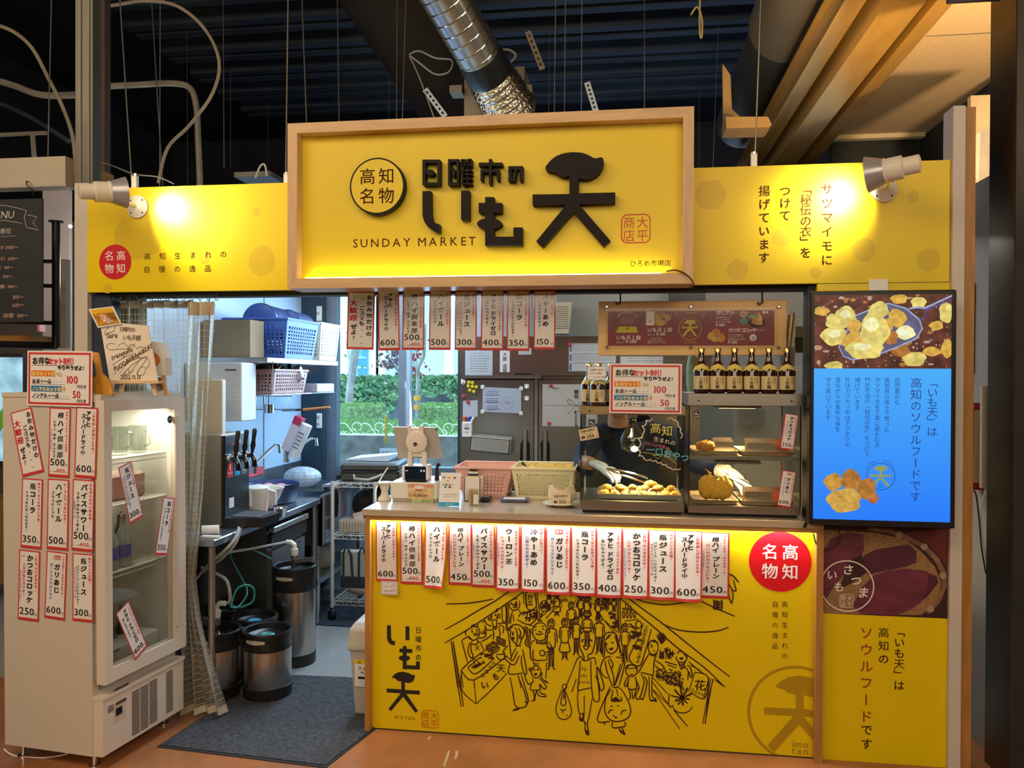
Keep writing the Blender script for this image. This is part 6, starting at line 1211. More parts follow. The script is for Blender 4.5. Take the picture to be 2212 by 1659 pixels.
# ------------------------------------------------------------------ glass warming cases
GC2=glass('case_glass',(.93,.97,.95));SH=mat('case_steel',(.5,.45,.38),.3,1,noise=.08,ns=8,stretch=(1,1,20))
def gcase(lab,x0,x1,ytop,ybase,tiers,Y0=.0,D=.40,label_y=None):
    t=thing('glass_case',lab,'display case');a,c=P(x0,1000,Y0).x,P(x1,1000,Y0).x;xm2=(x0+x1)/2
    zb,zt2=CZ+.002,P(xm2,ytop,Y0).z;zb2=P(xm2,ybase,Y0).z
    MB().box((a,Y0,zb+.012),(c,Y0+D,zb2),SH,.002).build('base',t);MB().box((a+.01,Y0+.02,zb),(c-.01,Y0+D-.01,zb+.012),BLKM).build('plinth',t)
    th=18*mpx(Y0) if tiers == 1 else 26*mpx(Y0)
    MB().box((a-.003,Y0-.003,zt2-th),(c+.003,Y0+D,zt2),SH if tiers == 2 else mat('case_brass',(.45,.34,.16),.3,.8,noise=.08),.002).build('top_cover',t)
    for x in (a,c-.006):
        for y in (Y0,Y0+D-.006):MB().box((x,y,zb2),(x+.006,y+.006,zt2-th),CHR).build('corner_bar',t)
    for n_,q in (('front_pane',((a+.006,Y0,zb2),(c-.006,Y0+.003,zt2-th))),('side_pane',((a,Y0+.006,zb2),(a+.003,Y0+D-.006,zt2-th))),('side_pane',((c-.003,Y0+.006,zb2),(c,Y0+D-.006,zt2-th)))):MB().box(*q,GC2).build(n_,t)
    for x in (a+.04,c-.04):MB().lathe([(.004,0),(.004,.002)],CHR,(x,Y0-.001,zt2-th*.6),8,axis=Matrix.Rotation(pi/2,3,'X')).build('screw',t);MB().lathe([(.004,0),(.004,.002)],CHR,(x,Y0-.001,zb2-.015),8,axis=Matrix.Rotation(pi/2,3,'X')).build('screw',t)
    bd=Board(lambda u,v,l:(u,Y0-.0006*l,v));lx,lz2=P(x0+28 if tiers == 1 else x0+20,(ytop+ybase)/2,Y0).x-.005,zt2-th-.036
    bd.rect(lx-.016,lz2-.017,lx+.016,lz2+.017,BLK);bd.line([(lx-.013,lz2-.014),(lx+.013,lz2-.014),(lx+.013,lz2+.014),(lx-.013,lz2+.014)],.0015,PAP,2,True);bd.line([(lx-.008,lz2-.002),(lx-.002,lz2+.007),(lx,lz2),(lx+.008,lz2-.002)],.004,PAP,2);bd.rect(lx-.009,lz2-.01,lx+.009,lz2-.008,PAP,2);bd.build('warning_sticker',t)
    return t,a,c,zb2,zt2,th
c1,a1,e1_,zb1,zt1,th1=gcase('single-tier glass warming case with bulb, left of the pair',1253,1479,878,1083,1)
c2,a2,e2_,zb2_,zt2_,th2=gcase('two-tier glass warming case with bottles on top, right',1487,1731,850,1094,2)
# shelf of the two-tier case
zm=P(1600,990,.0).z
MB().box((a2+.003,.004,zm-.008),(e2_-.003,.37,zm+.008),SH).build('middle_shelf',c2)
for z in (zt2_-th2-.012,zm-.03):q=MB().box((P(1553,900).x,.06,z),(P(1650,900).x,.3,z+.012),SH).build('heater_hood',c2);MB().box((P(1560,900).x,.1,z-.003),(P(1640,900).x,.26,z),mat('heater_glow',(1,.75,.35),emit=2.5)).build('heater_element',q)
for z in (zt2_-th2-.02,zm-.04):light('case_lamp','AREA',(P(1575,900).x+.03,.14,z),7,(1,.62,.28),target=(P(1575,900).x+.03,.14,0),size=.1,sizey=.1)
# bulb lamp
bx,by=P(1367,900,.12).x,.12;zc_=P(1367,950,.12).z
q=MB().lathe([(.004,zc_-.055),(.03,zc_-.052),(.048,zc_-.04),(.056,zc_-.015),(.05,zc_+.015),(.034,zc_+.045),(.022,zc_+.065),(.016,zc_+.085),(.016,zc_+.1)],glass('bulb_glass',(1,.95,.85),.3),(bx,by,0),28).build('heat_bulb',c1,smooth=True)
MB().lathe([(.02,zc_+.095),(.02,zt1-th1-.001)],WPL,(bx,by,0),16).build('lamp_holder',c1)
MB().tube([(bx,by,zc_+.07),(bx,by,zc_-.02)],.003,CHR,6).build('stem',q);MB().sph((bx+.008,by,zc_-.04),(.016,.016,.012),mat('filament_hot',(1,.92,.7),emit=30),12,8).build('filament',q)
light('heat_lamp','SPOT',(bx+.01,by,zc_-.065),28,(1,.66,.3),target=(bx+.03,by,0),size=.02,spot_size=1.9,spot_blend=.6)
# drawn bubble on the glass
b=Board(lambda u,v,l:(u,-.0006*l,v));CW=mat('chalk_cream',(.8,.7,.5),.7,noise=.05);CY_=mat('chalk_yellow',(.75,.7,.1),.7,noise=.05);CBl=mat('chalk_blue',(.12,.5,.65),.7,noise=.05);CP_=mat('chalk_pink',(.75,.2,.25),.7,noise=.05)
def G(x,y):return FP(1240+x/4.366,740+y/4.366,0)
def scal(pts_,n_,w_,m_):
    o=[]
    for i in range(len(pts_)-1):
        (xa_,ya_),(xb_,yb_)=pts_[i],pts_[i+1];dx,dy=xb_-xa_,yb_-ya_;L_=sqrt(dx*dx+dy*dy)
        for k in range(8):t_=k/8;s_=sin(pi*t_)*L_*.28;o.append(G(xa_+dx*t_+dy/L_*s_,ya_+dy*t_-dx/L_*s_))
    b.line(o+[G(*pts_[-1])],w_,m_,1)
scal([(740,715),(680,730),(640,790),(650,860),(600,900),(600,1000),(610,1070),(660,1100)][::1],8,.0045,CW);scal([(880,725),(940,730),(980,790),(1000,840),(1005,905)],8,.0045,CW);scal([(1005,1185),(960,1190),(910,1180),(870,1150),(820,1130),(770,1110),(720,1100),(660,1090)],8,.004,CW)
for tx_,x,y,sz,m_,w_ in (('高知',715,860,24,CY_,.0),('生まれの',750,935,11.5,CW,0),('コロコロ可愛い',660,962,7.5,CP_,0),('一口おやつ',680,1050,18,CBl,.02)):q=G(x,y);b.text(tx_,q[0],q[1],sz*kx,m_,w_,slope=-.22,shear=.05)
b.line([G(640,1035),G(720,1045),G(830,1075),(G(790,1095)),G(745,1065),G(830,1055),G(900,1090),G(970,1150)],.002,CY_);b.build('chalk_writing',c1)
# small price card on the case, plus stand card
def pcard(M,lab):
    t=bpy.data.objects.new('price_card',None);COL.objects.link(t);t.matrix_world=M;tag(t,lab,'price card');CT_=mat('card_tan',(.72,.58,.36),.6,noise=.04)
    MB().box((-.04,-.0015,-.024),(.04,0,.024),CT_,.0).build('card',t);b=Board(lambda u,v,l:(u,-.0015-.0005*l,v));b.text('定番の袋売り',-.034,.009,.011,BRN,.02,gap=.98);b.text('4〜5個入っています',-.03,.001,.005,BRN,0);b.disc(-.026,-.011,.009,BRN,1,16,.006);b.text('一袋',-.033,-.014,.006,CT_,0,lay=3);b.text('350',-.012,-.021,.021,BRN,.015);b.ch('円',.028,-.02,.009,BRN,0);b.build('writing',t);return t
p=P(1272,937,-.003);pcard(Matrix.Translation(p) @ Matrix.Rotation(radians(-12),4,'Y'),'tan 350 yen card stuck slanting on the left glass case')
# strips on the right case
for kd,px,y0,y1,lb in (('katsuo',1711,895,972,'small leaning croquette strip on the upper right case glass'),('aji',1705,1018,1096,'small leaning garlic fry strip on the lower right case glass')):
    Y=-.004;s=(P(px,y0,Y).z-P(px,y1,Y).z)/H_;strip(kd,Matrix.Translation(P(px,y0,Y)) @ Matrix.Rotation(radians(8),4,'Y') @ Matrix.Diagonal((s*1.15,s,s,1)),lb)
# bottles
GLB=mat('bottle_amber',(.035,.012,.006),.06,noise=.1,coat=1);GOLDC=mat('cap_gold',(.75,.5,.18),.25,1,noise=.05);LBC=mat('label_straw',(.68,.56,.28),.5,noise=.06,ns=20);LBY=mat('label_neck',(.72,.58,.12),.5,noise=.05)
def bottle(lab,x,y,z,h=.19,grp=None):
    t=thing('sake_bottle',lab,'bottle',(x,y,z),group=grp);r=h*.185;k=h/.19
    MB().lathe([(r*.8,0),(r*.97,.004*k),(r,.012*k),(r,.088*k),(r*.9,.104*k),(r*.6,.122*k),(.0135*k,.137*k),(.012*k,.172*k)],GLB,n=28).build('glass_body',t,smooth=True)
    MB().lathe([(.0145*k,.17*k),(.0145*k,.188*k),(.013*k,.19*k)],GOLDC,n=20).build('cap',t,smooth=True)
    def cyl(u,v,l):a_=u/r-pi/2-.1;rr=r+.0006+.0004*l;return (rr*cos(a_),rr*sin(a_),v)
    b=Board(cyl);w_=r*1.15
    b.put([(-w_+2*w_*i/12,zz*k) for i in range(13) for zz in (.016,.072)],[(2*i,2*i+2,2*i+3,2*i+1) for i in range(12)],LBC,0)
    b.vtext('土佐鶴',-.001*k,.068*k,.0165*k,BLK,.04,gap=1.0);b.vtext('本格仕込',.013*k,.066*k,.007*k,REDB,.0);b.vtext('清酒吟醸',.023*k,.066*k,.006*k,BRN,.0);b.rect(.008*k,.022*k,.03*k,.023*k,BRN);b.build('label',t)
    q=Board(lambda u,v,l:((r*(.97-.37*v)+.0012+.0004*l)*cos(u/r-pi/2-.1),(r*(.97-.37*v)+.0012+.0004*l)*sin(u/r-pi/2-.1),(.098+.026*v)*k))
    nn=12;q.put([(-w_+2*w_*i/nn,vv-.6*(1-cos(pi*(i/nn-.5)*.9))*.0+(-.45*abs(i/nn-.5)*2 if vv > .5 else -.45*abs(i/nn-.5)*2)) for i in range(nn+1) for vv in (.2,1.0)],[(2*i,2*i+2,2*i+3,2*i+1) for i in range(nn)],LBY,1);q.build('shoulder_label',t)
    return t
ordn=['first','second','third','fourth','fifth','last']
for i,px in enumerate((1514,1549,1585,1622,1659,1698)):
    z=zt2_+.0005;p=P(px,848,.06);bottle(ordn[i]+' brown sake bottle from the left on the right case',p.x,.045,z,(P(px,752,.045).z-z),'sake bottles in a row on the right case')
hb=P(1290,785,.06).z-zt1
bottle('brown sake bottle carrying the handwritten note on the left case',P(1292,870,.06).x,.05,zt1+.0005,hb);bottle('brown sake bottle left behind the noted bottle on the left case',P(1272,870,.12).x-.0,.13,zt1+.0005,hb);bottle('brown sake bottle half hidden by the discount sign',P(1320,870,.1).x,.12,zt1+.0005,hb)
p=P(1289,806,.005);t=thing('note_card','scalloped handwritten note on the left case bottle','card',p);b=Board(lambda u,v,l:(u,-.001-.0005*l,v));w_,h_=.04,.029
sc_p=[((w_)*max(-1,min(1,1.3*cos(a)))+.0015*cos(a*8),h_*max(-1,min(1,1.3*sin(a)))+.0015*sin(a*9)) for a in [i*2*pi/64 for i in range(64)]]
b.poly(sc_p,PAP,0);b.line(sc_p,.003,mat('card_skyblue',(.25,.4,.55),.5,noise=.05),1,True);b.text('土佐鶴（300ml）',-.03,.01,.009,INK2,.01,gap=.95);b.text('1本＋お猪口',-.028,-.005,.0095,INK2,0);b.text('¥700（税込）',-.012,-.021,.009,INK2,0);b.build('note',t)
# menu board
Ym=.12;A,C=P(1292,768,Ym),P(1700,645,Ym);MW=(A.x+C.x)/2
mn=thing('menu_board','wooden menu board with dark red food banner hanging over the cases','menu board');MB().box((A.x,Ym,A.z),(C.x,Ym+.02,C.z-.005),PINE,.002).build('board',mn)
B0,B1=P(1313,747,Ym),P(1673,670,Ym);MR_=mat('menu_maroon',(.20,.018,.02),.35,noise=.05)
b=Board(lambda u,v,l:(u,Ym-.0006*l,v));b.rect(B0.x,B0.z,B1.x,B1.z,MR_,1)
def MM(x,y):q=P(1270+x/4.514,620+y/4.514,Ym);return (q.x,q.z)
km=mpx(Ym);MT_=CRM
for c,i in zip('おやつが詰っとる',range(8)):a_=2.6-i*.3;q=MM(385+100*cos(a_),330-80*sin(a_));b.ch(c,q[0]-.006,q[1]-.003,.0105,MT_,.02)
for k,tx_ in enumerate(('サツマイモの','うまみがたっぷり','詰まっています。')):q=MM(385,310+k*22);b.text(tx_,q[0],q[1],.008,MT_,0,align='c')
YB=mat('box_yellow',(.55,.5,.02),.5,noise=.05);b.poly([MM(295,385),MM(470,385),MM(488,445),MM(268,445)],YB,2);b.poly([MM(295,385),MM(310,385),MM(285,440),MM(268,445)],mat('box_olive',(.3,.3,.02),.5,noise=.05),3);q=MM(365,425);b.ch('天',q[0],q[1],.016,BRN,0,4)
for tx_,x,y,sz in (('いも天１箱',275,518,.0185),('いも天１袋',578,442,.0185),('カツオコロッケ',1365,445,.018),('ガリアジ',1245,277,.0195)):q=MM(x,y);b.text(tx_,q[0],q[1],sz*1.15,MT_,.02,gap=1.0 if '天' in tx_ else .8)
for tx_,x,y,sz in (('¥1,500',368,550,.0175),('¥350',668,478,.0175),('¥250',1365,556,.0175),('¥600',1245,388,.0175)):q=MM(x,y);b.text(tx_,q[0],q[1],sz,MT_,.01,gap=.8)
for tx_,x,y in (('30個〜入り',275,548),('4個〜入り',580,474),('おんちゃんも',620,508),('おばちゃんも食べる',590,528),('高知のソウルフードです。',580,550),('高知県産の鯵アジを',1245,305),('ニンニクで味付け。',1245,328),('食のグランプリ受賞！',1245,350),('カツオの旨味豊かな',1365,475),('人気のコロッケです。',1365,496),('老若男女みんな大好き。',1365,518),('ガーリックアジフライ',1412,262),('カツオコロッケ',1615,430)):q=MM(x,y);b.text(tx_,q[0],q[1],.0075,MT_,0,gap=.95)
FD=mat('fried_gold',(.55,.34,.08),.5,noise=.4,ns=60);FO=mat('fried_orange',(.55,.22,.03),.5,noise=.4,ns=60)
def fb(x,y,rx,ry,m,l):b.poly([MM(x+rx*cos(a)*(1+.08*sin(3*a+x)),y+ry*sin(a)*(1+.08*cos(4*a+y))) for a in [i*2*pi/16 for i in range(16)]],m,l)
b.poly([MM(568,237),MM(654,240),MM(643,375),MM(566,373)],PAP,2);q=MM(590,350);b.ch('天',q[0],q[1],.014,BRN,0,3)
for a_ in ((680,290,42,32,FD,3),(725,275,42,28,FO,4),(780,300,32,32,FD,3),(705,345,62,34,FD,5)):fb(*a_)
for a_ in ((1205,480,42,38,FD,3),(1250,440,42,32,FO,4),(1300,495,40,45,FO,5),(1240,510,45,28,FD,6)):fb(*a_)
fb(1650,350,82,45,BLKM,2);b.poly([MM(1590,350),MM(1620,280),MM(1660,250),MM(1640,370)],FO,3);b.poly([MM(1640,370),MM(1665,240),MM(1700,300),MM(1700,370)],FD,4);fb(1605,290,40,20,mat('lettuce',(.15,.35,.12),.5,noise=.3,ns=40),3)
for x,y,m_ in ((1518,267,mat('badge_tan',(.6,.45,.3),.5,noise=.1)),(1518,335,mat('badge_teal',(.12,.4,.4),.5,noise=.1)),(1609,493,PAP)):q=MM(x,y);b.disc(q[0],q[1],33/4.514*km,m_,3,24);b.ring(q[0],q[1],28/4.514*km,.001,BRN,4,24);b.ch('特' if m_ != PAP else '福',q[0]-.007,q[1]-.0085,.0145,BRN,0,5)
q=MM(1700,262);b.text('龍禾',q[0],q[1],.013,MT_,.04)
LG=mat('logo_gold',(.6,.48,.04),.5,noise=.04);q=MM(995,408);b.ring(q[0],q[1],105/4.514*km,.0022,LG,3,40)
b.poly([MM(*w) for w in [(940,350),(960,325),(1000,318),(1035,325),(1052,328),(1045,350),(1020,362),(1008,362),(1008,388),(1072,388),(1072,404),(1010,404),(1060,470),(1045,482),(995,420),(935,482),(920,470),(978,404),(915,404),(915,388),(985,388),(985,362),(965,360)]],LG,4)
for i,c in enumerate('SUNDAY MARKET'):a_=2.75-i*.20;x,y=q[0]+.032*cos(a_),q[1]+.032*sin(a_);b.ch(c,x-.003,y-.003,.008,MT_,0,4)
for tx_,y in (('imo',470),('ten',488)):w=MM(995,y);b.text(tx_,w[0],w[1],.007,LG,0,align='c',lay=5)
w=MM(995,548);b.text('大 平 商 店',w[0],w[1],.01,LG,0,align='c');w=MM(1000,262);b.text('土佐日曜市',w[0],w[1],.0085,LG,0,align='c')
for s_ in (-1,1):
    for k in range(2):b.line([MM(995+s_*(100+k*12),300-k*-10),MM(995+s_*(150),240+k*35)],.001,MT_)
b.build('banner',mn)
for x in (1311,1492,1681):
    for y in (663,750):MB().lathe([(.006,0),(.006,.012),(.004,.014)],CHR,P(x,y,Ym)+Vector((0,.0,0)),10,axis=Matrix.Rotation(pi/2,3,'X')).build('stud',mn,smooth=True)
MB().box((P(1308,0+747,Ym).x,Ym-.006,B0.z-.015),(P(1680,747,Ym).x,Ym-.0045,B1.z+.012),LAM).build('clear_cover',mn)
for x in (1340,1646):A_=P(x,652,Ym);tag(MB().tube([(A_.x,Ym+.0,A_.z+.085),(A_.x,Ym-.003,A_.z+.02),(A_.x,Ym-.014,A_.z-.004),(A_.x-.012,Ym-.012,A_.z-.012),(A_.x-.02,Ym-.01,A_.z-.002)],.0035,BLKM,8).build('hook',mn))
# ------------------------------------------------------------------ food in the cases
TRY=mat('tray_light',(.62,.6,.56),.3,.6,noise=.04)
def tray(lab,x0,x1,y0,y1,z,h=.022,m=TRY):
    t=thing('food_tray',lab,'tray');k=.012
    MB().loft([[(x0+k,y0+k,z),(x1-k,y0+k,z),(x1-k,y1-k,z),(x0+k,y1-k,z)],[(x0,y0,z+h),(x1,y0,z+h),(x1,y1,z+h),(x0,y1,z+h)],[(x0+.004,y0+.004,z+h),(x1-.004,y0+.004,z+h),(x1-.004,y1-.004,z+h),(x0+.004,y1-.004,z+h)],[(x0+k+.003,y0+k+.003,z+.003),(x1-k-.003,y0+k+.003,z+.003),(x1-k-.003,y1-k-.003,z+.003),(x0+k+.003,y1-k-.003,z+.003)]],m).build('pan',t);return t
tx0,tx1=P(1290,1080,.05).x,P(1470,1080,.05).x;tz=zb1+.003
tray('pale tray of fried sweet potato under the heat bulb',tx0,tx1,.03,.26,tz)
TMP=mat('tempura_gold',(.85,.40,.06),.55,noise=.35,ns=25,bump=.8,bs=60)
def nugget(x,y,z,r,m,lab,grp,seed,name='tempura_piece',cat='fried sweet potato'):
    rr=random.Random(seed);mb=MB();n,k=12,8;ph=[rr.uniform(0,6.3) for _ in range(4)];rings=[]
    for i in [.05]+list(range(1,k))+[k-.05]:
        a_=pi*i/k;rings.append([(lambda d:(r[0]*sin(a_)*cos(2*pi*j/n)*d,r[1]*sin(a_)*sin(2*pi*j/n)*d,-r[2]*cos(a_)*d))(1+.13*sin(3*2*pi*j/n+ph[0])*sin(2*a_+ph[1])+.1*sin(5*2*pi*j/n+ph[2]+3*a_)+rr.uniform(-.05,.05)) for j in range(n)])
    mb.loft(rings,m);o=mb.build(name,smooth=True);o.location=(x,y,z);o.rotation_euler=(rr.uniform(-.3,.3),rr.uniform(-.3,.3),rr.uniform(0,3));return tag(o,lab,cat,grp)
rq=random.Random(5);nn=0
for j in range(3):
    for i in range(8):
        if (i+j) % 4 == 3 and j:continue
        x=tx0+.025+(tx1-tx0-.05)*i/7+rq.uniform(-.006,.006);nn += 1
        nugget(x,.07+j*.065,tz+.016+rq.uniform(0,.005),(rq.uniform(.019,.026),rq.uniform(.015,.019),rq.uniform(.012,.017)),TMP,'battered sweet potato piece heaped in the tray under the bulb','tempura in the warming tray',nn)
for i in range(6):nn += 1;nugget(tx0+.04+i*.055,.10,tz+.041,(.024,.018,.014),TMP,'battered sweet potato piece heaped in the tray under the bulb','tempura in the warming tray',nn)
# trays, croquettes and dividers in the right case
KRQ=mat('croquette_crust',(.66,.26,.05),.7,noise=.35,ns=90,bump=1,bs=220);MET=mat('divider_steel',(.5,.42,.32),.3,.9,noise=.05)
xa2=P(1496,960,.04).x;xb2=P(1595,960,.04).x;xc2=P(1600,960,.04).x;xd2=P(1715,960,.04).x;zmT=zm+.009
for nm,x0,x1,z,lb in (('a',xa2,xb2,zmT,'left steel tray on the upper tier of the right case'),('b',xc2,xd2,zmT,'right steel tray on the upper tier of the right case'),('c',xa2,xb2,zb2_+.002,'left steel tray on the lower tier of the right case'),('d',xc2,xd2,zb2_+.002,'right steel tray on the lower tier of the right case')):tray(lb,x0,x1,.02,.3,z,.018,MET)
def folder(x0,x1,y,z,lab):
    t=thing('paper_sleeve_rack',lab,'rack');
    for k in range(4):MB().box((x0,y+k*.022,z),(x1,y+k*.022+.002,z+.05+k*.004),MET).build('divider',t)
folder(P(1547,960).x,P(1590,960).x,.07,zmT+.004,'steel dividers beside the croquette on the upper tier');folder(P(1618,960).x,P(1710,960).x,.05,zmT+.004,'steel dividers in the right tray of the upper tier')
folder(P(1560,960).x,P(1588,960).x,.16,zb2_+.006,'steel dividers behind the big fry on the lower tier');folder(P(1613,960).x,P(1710,960).x,.05,zb2_+.006,'steel dividers in the right tray of the lower tier')
nugget(P(1526,960,.06).x,.065,zmT+.032,(.042,.024,.026),KRQ,'brown breadcrumbed croquette on the upper tier',None,99,'croquette','croquette').rotation_euler=(0,0,.1)
t=thing('fried_fish','big golden breadcrumbed butterfly fish standing on the lower tier','fried fish',(P(1546,1070,.07).x,.07,zb2_+.022));FG=mat('fish_crust',(1,.46,.05),.8,noise=.2,ns=80,bump=.5,bs=200)
for x_,z_,r_,sd_ in ((-.032,.045,(.042,.02,.05),31),(.03,.042,(.042,.02,.046),32),(0,.03,(.06,.018,.032),33)):o=nugget(x_,0,z_,r_,FG,None,None,sd_,'fillet',None);o.parent=t;o.rotation_euler=(0,.1*(x_ < 0),0)
MB().tube([(-.02,0,.088),(-.03,0,.11),(-.045,0,.125)],[.006,.004,.001],FG,6).box((-.032,-.003,.095),(-.018,.003,.108),FG).build('tail',t)
# ------------------------------------------------------------------ person behind the cases
def skin_body(name,verts,edges,radii,m,parent,sub=2,root=0):
    me=bpy.data.meshes.new(name);me.from_pydata(verts,edges,[]);o=bpy.data.objects.new(name,me);COL.objects.link(o);o.parent=parent
    me.materials.append(m);md=o.modifiers.new('s','SKIN');me.skin_vertices or None
    if not me.skin_vertices:me.attributes
    for i,r in enumerate(radii):me.skin_vertices[0].data[i].radius=(r,r) if not isinstance(r,tuple) else r
    me.skin_vertices[0].data[root].use_root=True;md.use_smooth_shade=True
    s_=o.modifiers.new('d','SUBSURF');s_.levels=sub;s_.render_levels=sub;return o
def skinobj(name,verts,edges,radii,m,parent,sub=2,root=0):
    me=bpy.data.meshes.new(name);me.from_pydata([tuple(v) for v in verts],edges,[]);me.materials.append(m)
    o=bpy.data.objects.new(name,me);COL.objects.link(o);o.parent=parent
    md=o.modifiers.new('s','SKIN');md.use_smooth_shade=True;md.branch_smoothing=.6
    if not me.skin_vertices:
        bpy.context.view_layer.objects.active=o;bpy.ops.mesh.customdata_skin_add()
    for i,r in enumerate(radii):me.skin_vertices[0].data[i].radius=r if isinstance(r,tuple) else (r,r)
    me.skin_vertices[0].data[root].use_root=True
    s_=o.modifiers.new('d','SUBSURF');s_.levels=sub;s_.render_levels=sub;return o
pr=thing('person','person in dark navy clothes and white gloves serving behind the glass cases','person',(.0,0,0))
NVC=mat('cloth_navy',(.02,.028,.05),.9,noise=.2,ns=30,bump=.2);SK=mat('skin',(.5,.27,.17),.5,noise=.06,ns=12);GLV=mat('glove_white',(.62,.68,.8),.6,noise=.06,ns=20,bump=.3);GLV2=mat('glove_cotton',(.6,.58,.5),.8,noise=.05,ns=30,bump=.3)
hx=P(1335,880,.72).x;hz=1.46
h1=P(1298,1012,.16);h2=P(1592,1040,.22)
bx_=hx+.08
V=[(bx_,.95,.92),(bx_,.93,1.08),(bx_,.88,1.22),(bx_-.01,.84,1.31),(hx,.80,1.37),
     (bx_-.19,.84,1.27),(bx_-.27,.66,1.12),(h1.x-.06,.42,1.12),(h1.x-.05,.26,1.13),
     (bx_+.19,.86,1.27),(bx_+.31,.66,1.12),(h2.x-.06,.42,1.12),(h2.x-.03,.32,1.10),
     (bx_-.09,.97,.85),(bx_-.10,.97,.46),(bx_-.1,.99,.09),(bx_+.09,.97,.85),(bx_+.11,.97,.46),(bx_+.11,.99,.09),(bx_-.1,.88,.05),(bx_+.11,.88,.05)]
E_=[(0,1),(1,2),(2,3),(3,4),(2,5),(5,6),(6,7),(7,8),(2,9),(9,10),(10,11),(11,12),(0,13),(13,14),(14,15),(0,16),(16,17),(17,18),(15,19),(18,20)]
Rr=[(.15,.11),(.145,.11),(.16,.11),(.08,.07),(.055,.055),(.068,.068),(.05,.05),(.04,.04),(.033,.033),(.068,.068),(.05,.05),(.04,.04),(.033,.033),(.09,.09),(.065,.065),(.045,.045),(.09,.09),(.065,.065),(.045,.045),(.04,.03),(.04,.03)]
bodyo=skinobj('body',V,E_,Rr,NVC,pr)
# head with face, ears, hair, mask
hd=MB();n,k=20,14;rings=[]
for i in [.05]+list(range(1,k))+[k-.05]:
    a_=pi*i/k;z=-cos(a_);w_=sin(a_)*(1-.18*max(0,-z));rings.append([(hx+.075*w_*cos(2*pi*j/n),.76+.095*w_*sin(2*pi*j/n)-(.012 if z < 0 else 0),hz+.115*z) for j in range(n)])
hd.loft(rings,SK);hd.tube([(hx,.79,hz-.09),(hx,.81,hz-.15)],[.05,.055],SK,14)
hd.sph((hx,.665,hz-.012),(.013,.018,.02),SK,8,6)
for s in (-1,1):hd.sph((hx+s*.076,.765,hz),(.01,.02,.03),SK,8,6)
hdo=hd.build('head',pr,smooth=True)
for s in (-1,1):MB().sph((hx+s*.03,.672,hz+.012),(.011,.006,.006),WPL,8,6).sph((hx+s*.03,.667,hz+.012),(.005,.003,.005),BLK,8,6).build('eye',pr);
MB().sph((hx,.675,hz-.055),(.022,.006,.006),mat('lips',(.4,.14,.1),.5,noise=.05),8,6).build('mouth',pr)
MB().loft([[(hx+.08*w_*cos(t_),.765+.1*w_*sin(t_),hz+z_) for t_ in [2*pi*j/20 for j in range(20)]] for z_,w_ in ((.03,1.0),(.06,.98),(.09,.82),(.115,.5),(.123,.1))],BLKM).build('cap',pr,smooth=True)
MB().loft([[(hx+.081*cos(t_),.78+.09*sin(t_),z_) for t_ in [j*pi/10 for j in range(11)]] for z_ in (hz-.06,hz+.04)],BLK,closed=False).build('hair',pr,smooth=True)
def hand(nm,wrist,d,up,m,parent,curl=.7,mirror=1):
    """five-fingered glove: wrist point, pointing direction d, back-of-hand direction up"""
    d=Vector(d).normalized();up=Vector(up);up=(up-d*up.dot(d)).normalized();sd=d.cross(up)*mirror;w=Vector(wrist)
    h_=thing.__call__ if False else None
    vs=[w-d*.03,w,w+d*.045];es=[(0,1),(1,2)];rs=[(.028,.022),(.03,.02),(.036,.016)]
    for f,(o_,L_) in enumerate(((-.028,.066),(-.0095,.075),(.0095,.071),(.028,.056))):
        i0=len(vs);bdir=d;pbase=w+d*.08+sd*o_;vs.append(pbase);es.append((2,i0));rs.append((.0105,.0105));p_=pbase
        for s_ in range(3):
            an=curl*(s_*.75+.35);dd=d*cos(an)-up*sin(an);p_=p_+dd*L_*(.42,.32,.26)[s_];vs.append(p_);es.append((len(vs)-2,len(vs)-1));rs.append((.0095-.001*s_,)*2)
    i0=len(vs);tb=w+d*.02-sd*.03;vs += [tb,tb+d*.025-sd*.012-up*.012,tb+d*.05-sd*.002-up*.03];es += [(1,i0),(i0,i0+1),(i0+1,i0+2)];rs += [(.013,.013),(.011,.011),(.009,.009)]
    return skinobj(nm,vs,es,rs,m,parent,2,1)
hand('gloved_hand',h1+Vector((-.035,.05,.012)),(.85,-.35,-.3),(.15,-.45,.85),GLV,pr,.75)
MB().tube([h1+Vector((-.075,.10,.015)),h1+Vector((-.045,.06,.014))],[.033,.03],SK,14).build('wrist',pr,smooth=True)
hand('gloved_hand',h2+Vector((-.02,.08,.03)),(.55,-.55,-.5),(.3,-.5,.8),GLV2,pr,.6)
MB().tube([h2+Vector((-.06,.13,.03)),h2+Vector((-.03,.09,.03))],[.036,.034],GLV2,14).build('glove_cuff',pr,smooth=True)
def tongs(lab,a,c,r=.004):
    t=thing('tongs',lab,'tongs');a,c=Vector(a),Vector(c);d=c-a
    for s in (-1,1):MB().tube([a,a+d*.3+Vector((0,0,s*.008)),a+d*.9+Vector((0,0,s*.012)),c+Vector((0,0,s*.009))],[r,r*1.1,r*1.2,r],CHR,6).build('arm',t,smooth=True)
    return t
e=P(1400,1038,.12);tongs('long steel tongs holding a fried piece in the left case',P(1310,1012,.13),e,.0045)
nugget(P(1405,1045,.12).x,.12,P(1405,1046,.12).z,(.03,.018,.016),TMP,'battered piece gripped by the tongs above the tray',None,77)
tongs('thin steel tongs held by the gloved hand in the right case',P(1548,1013,.15),P(1622,1052,.15),.003)
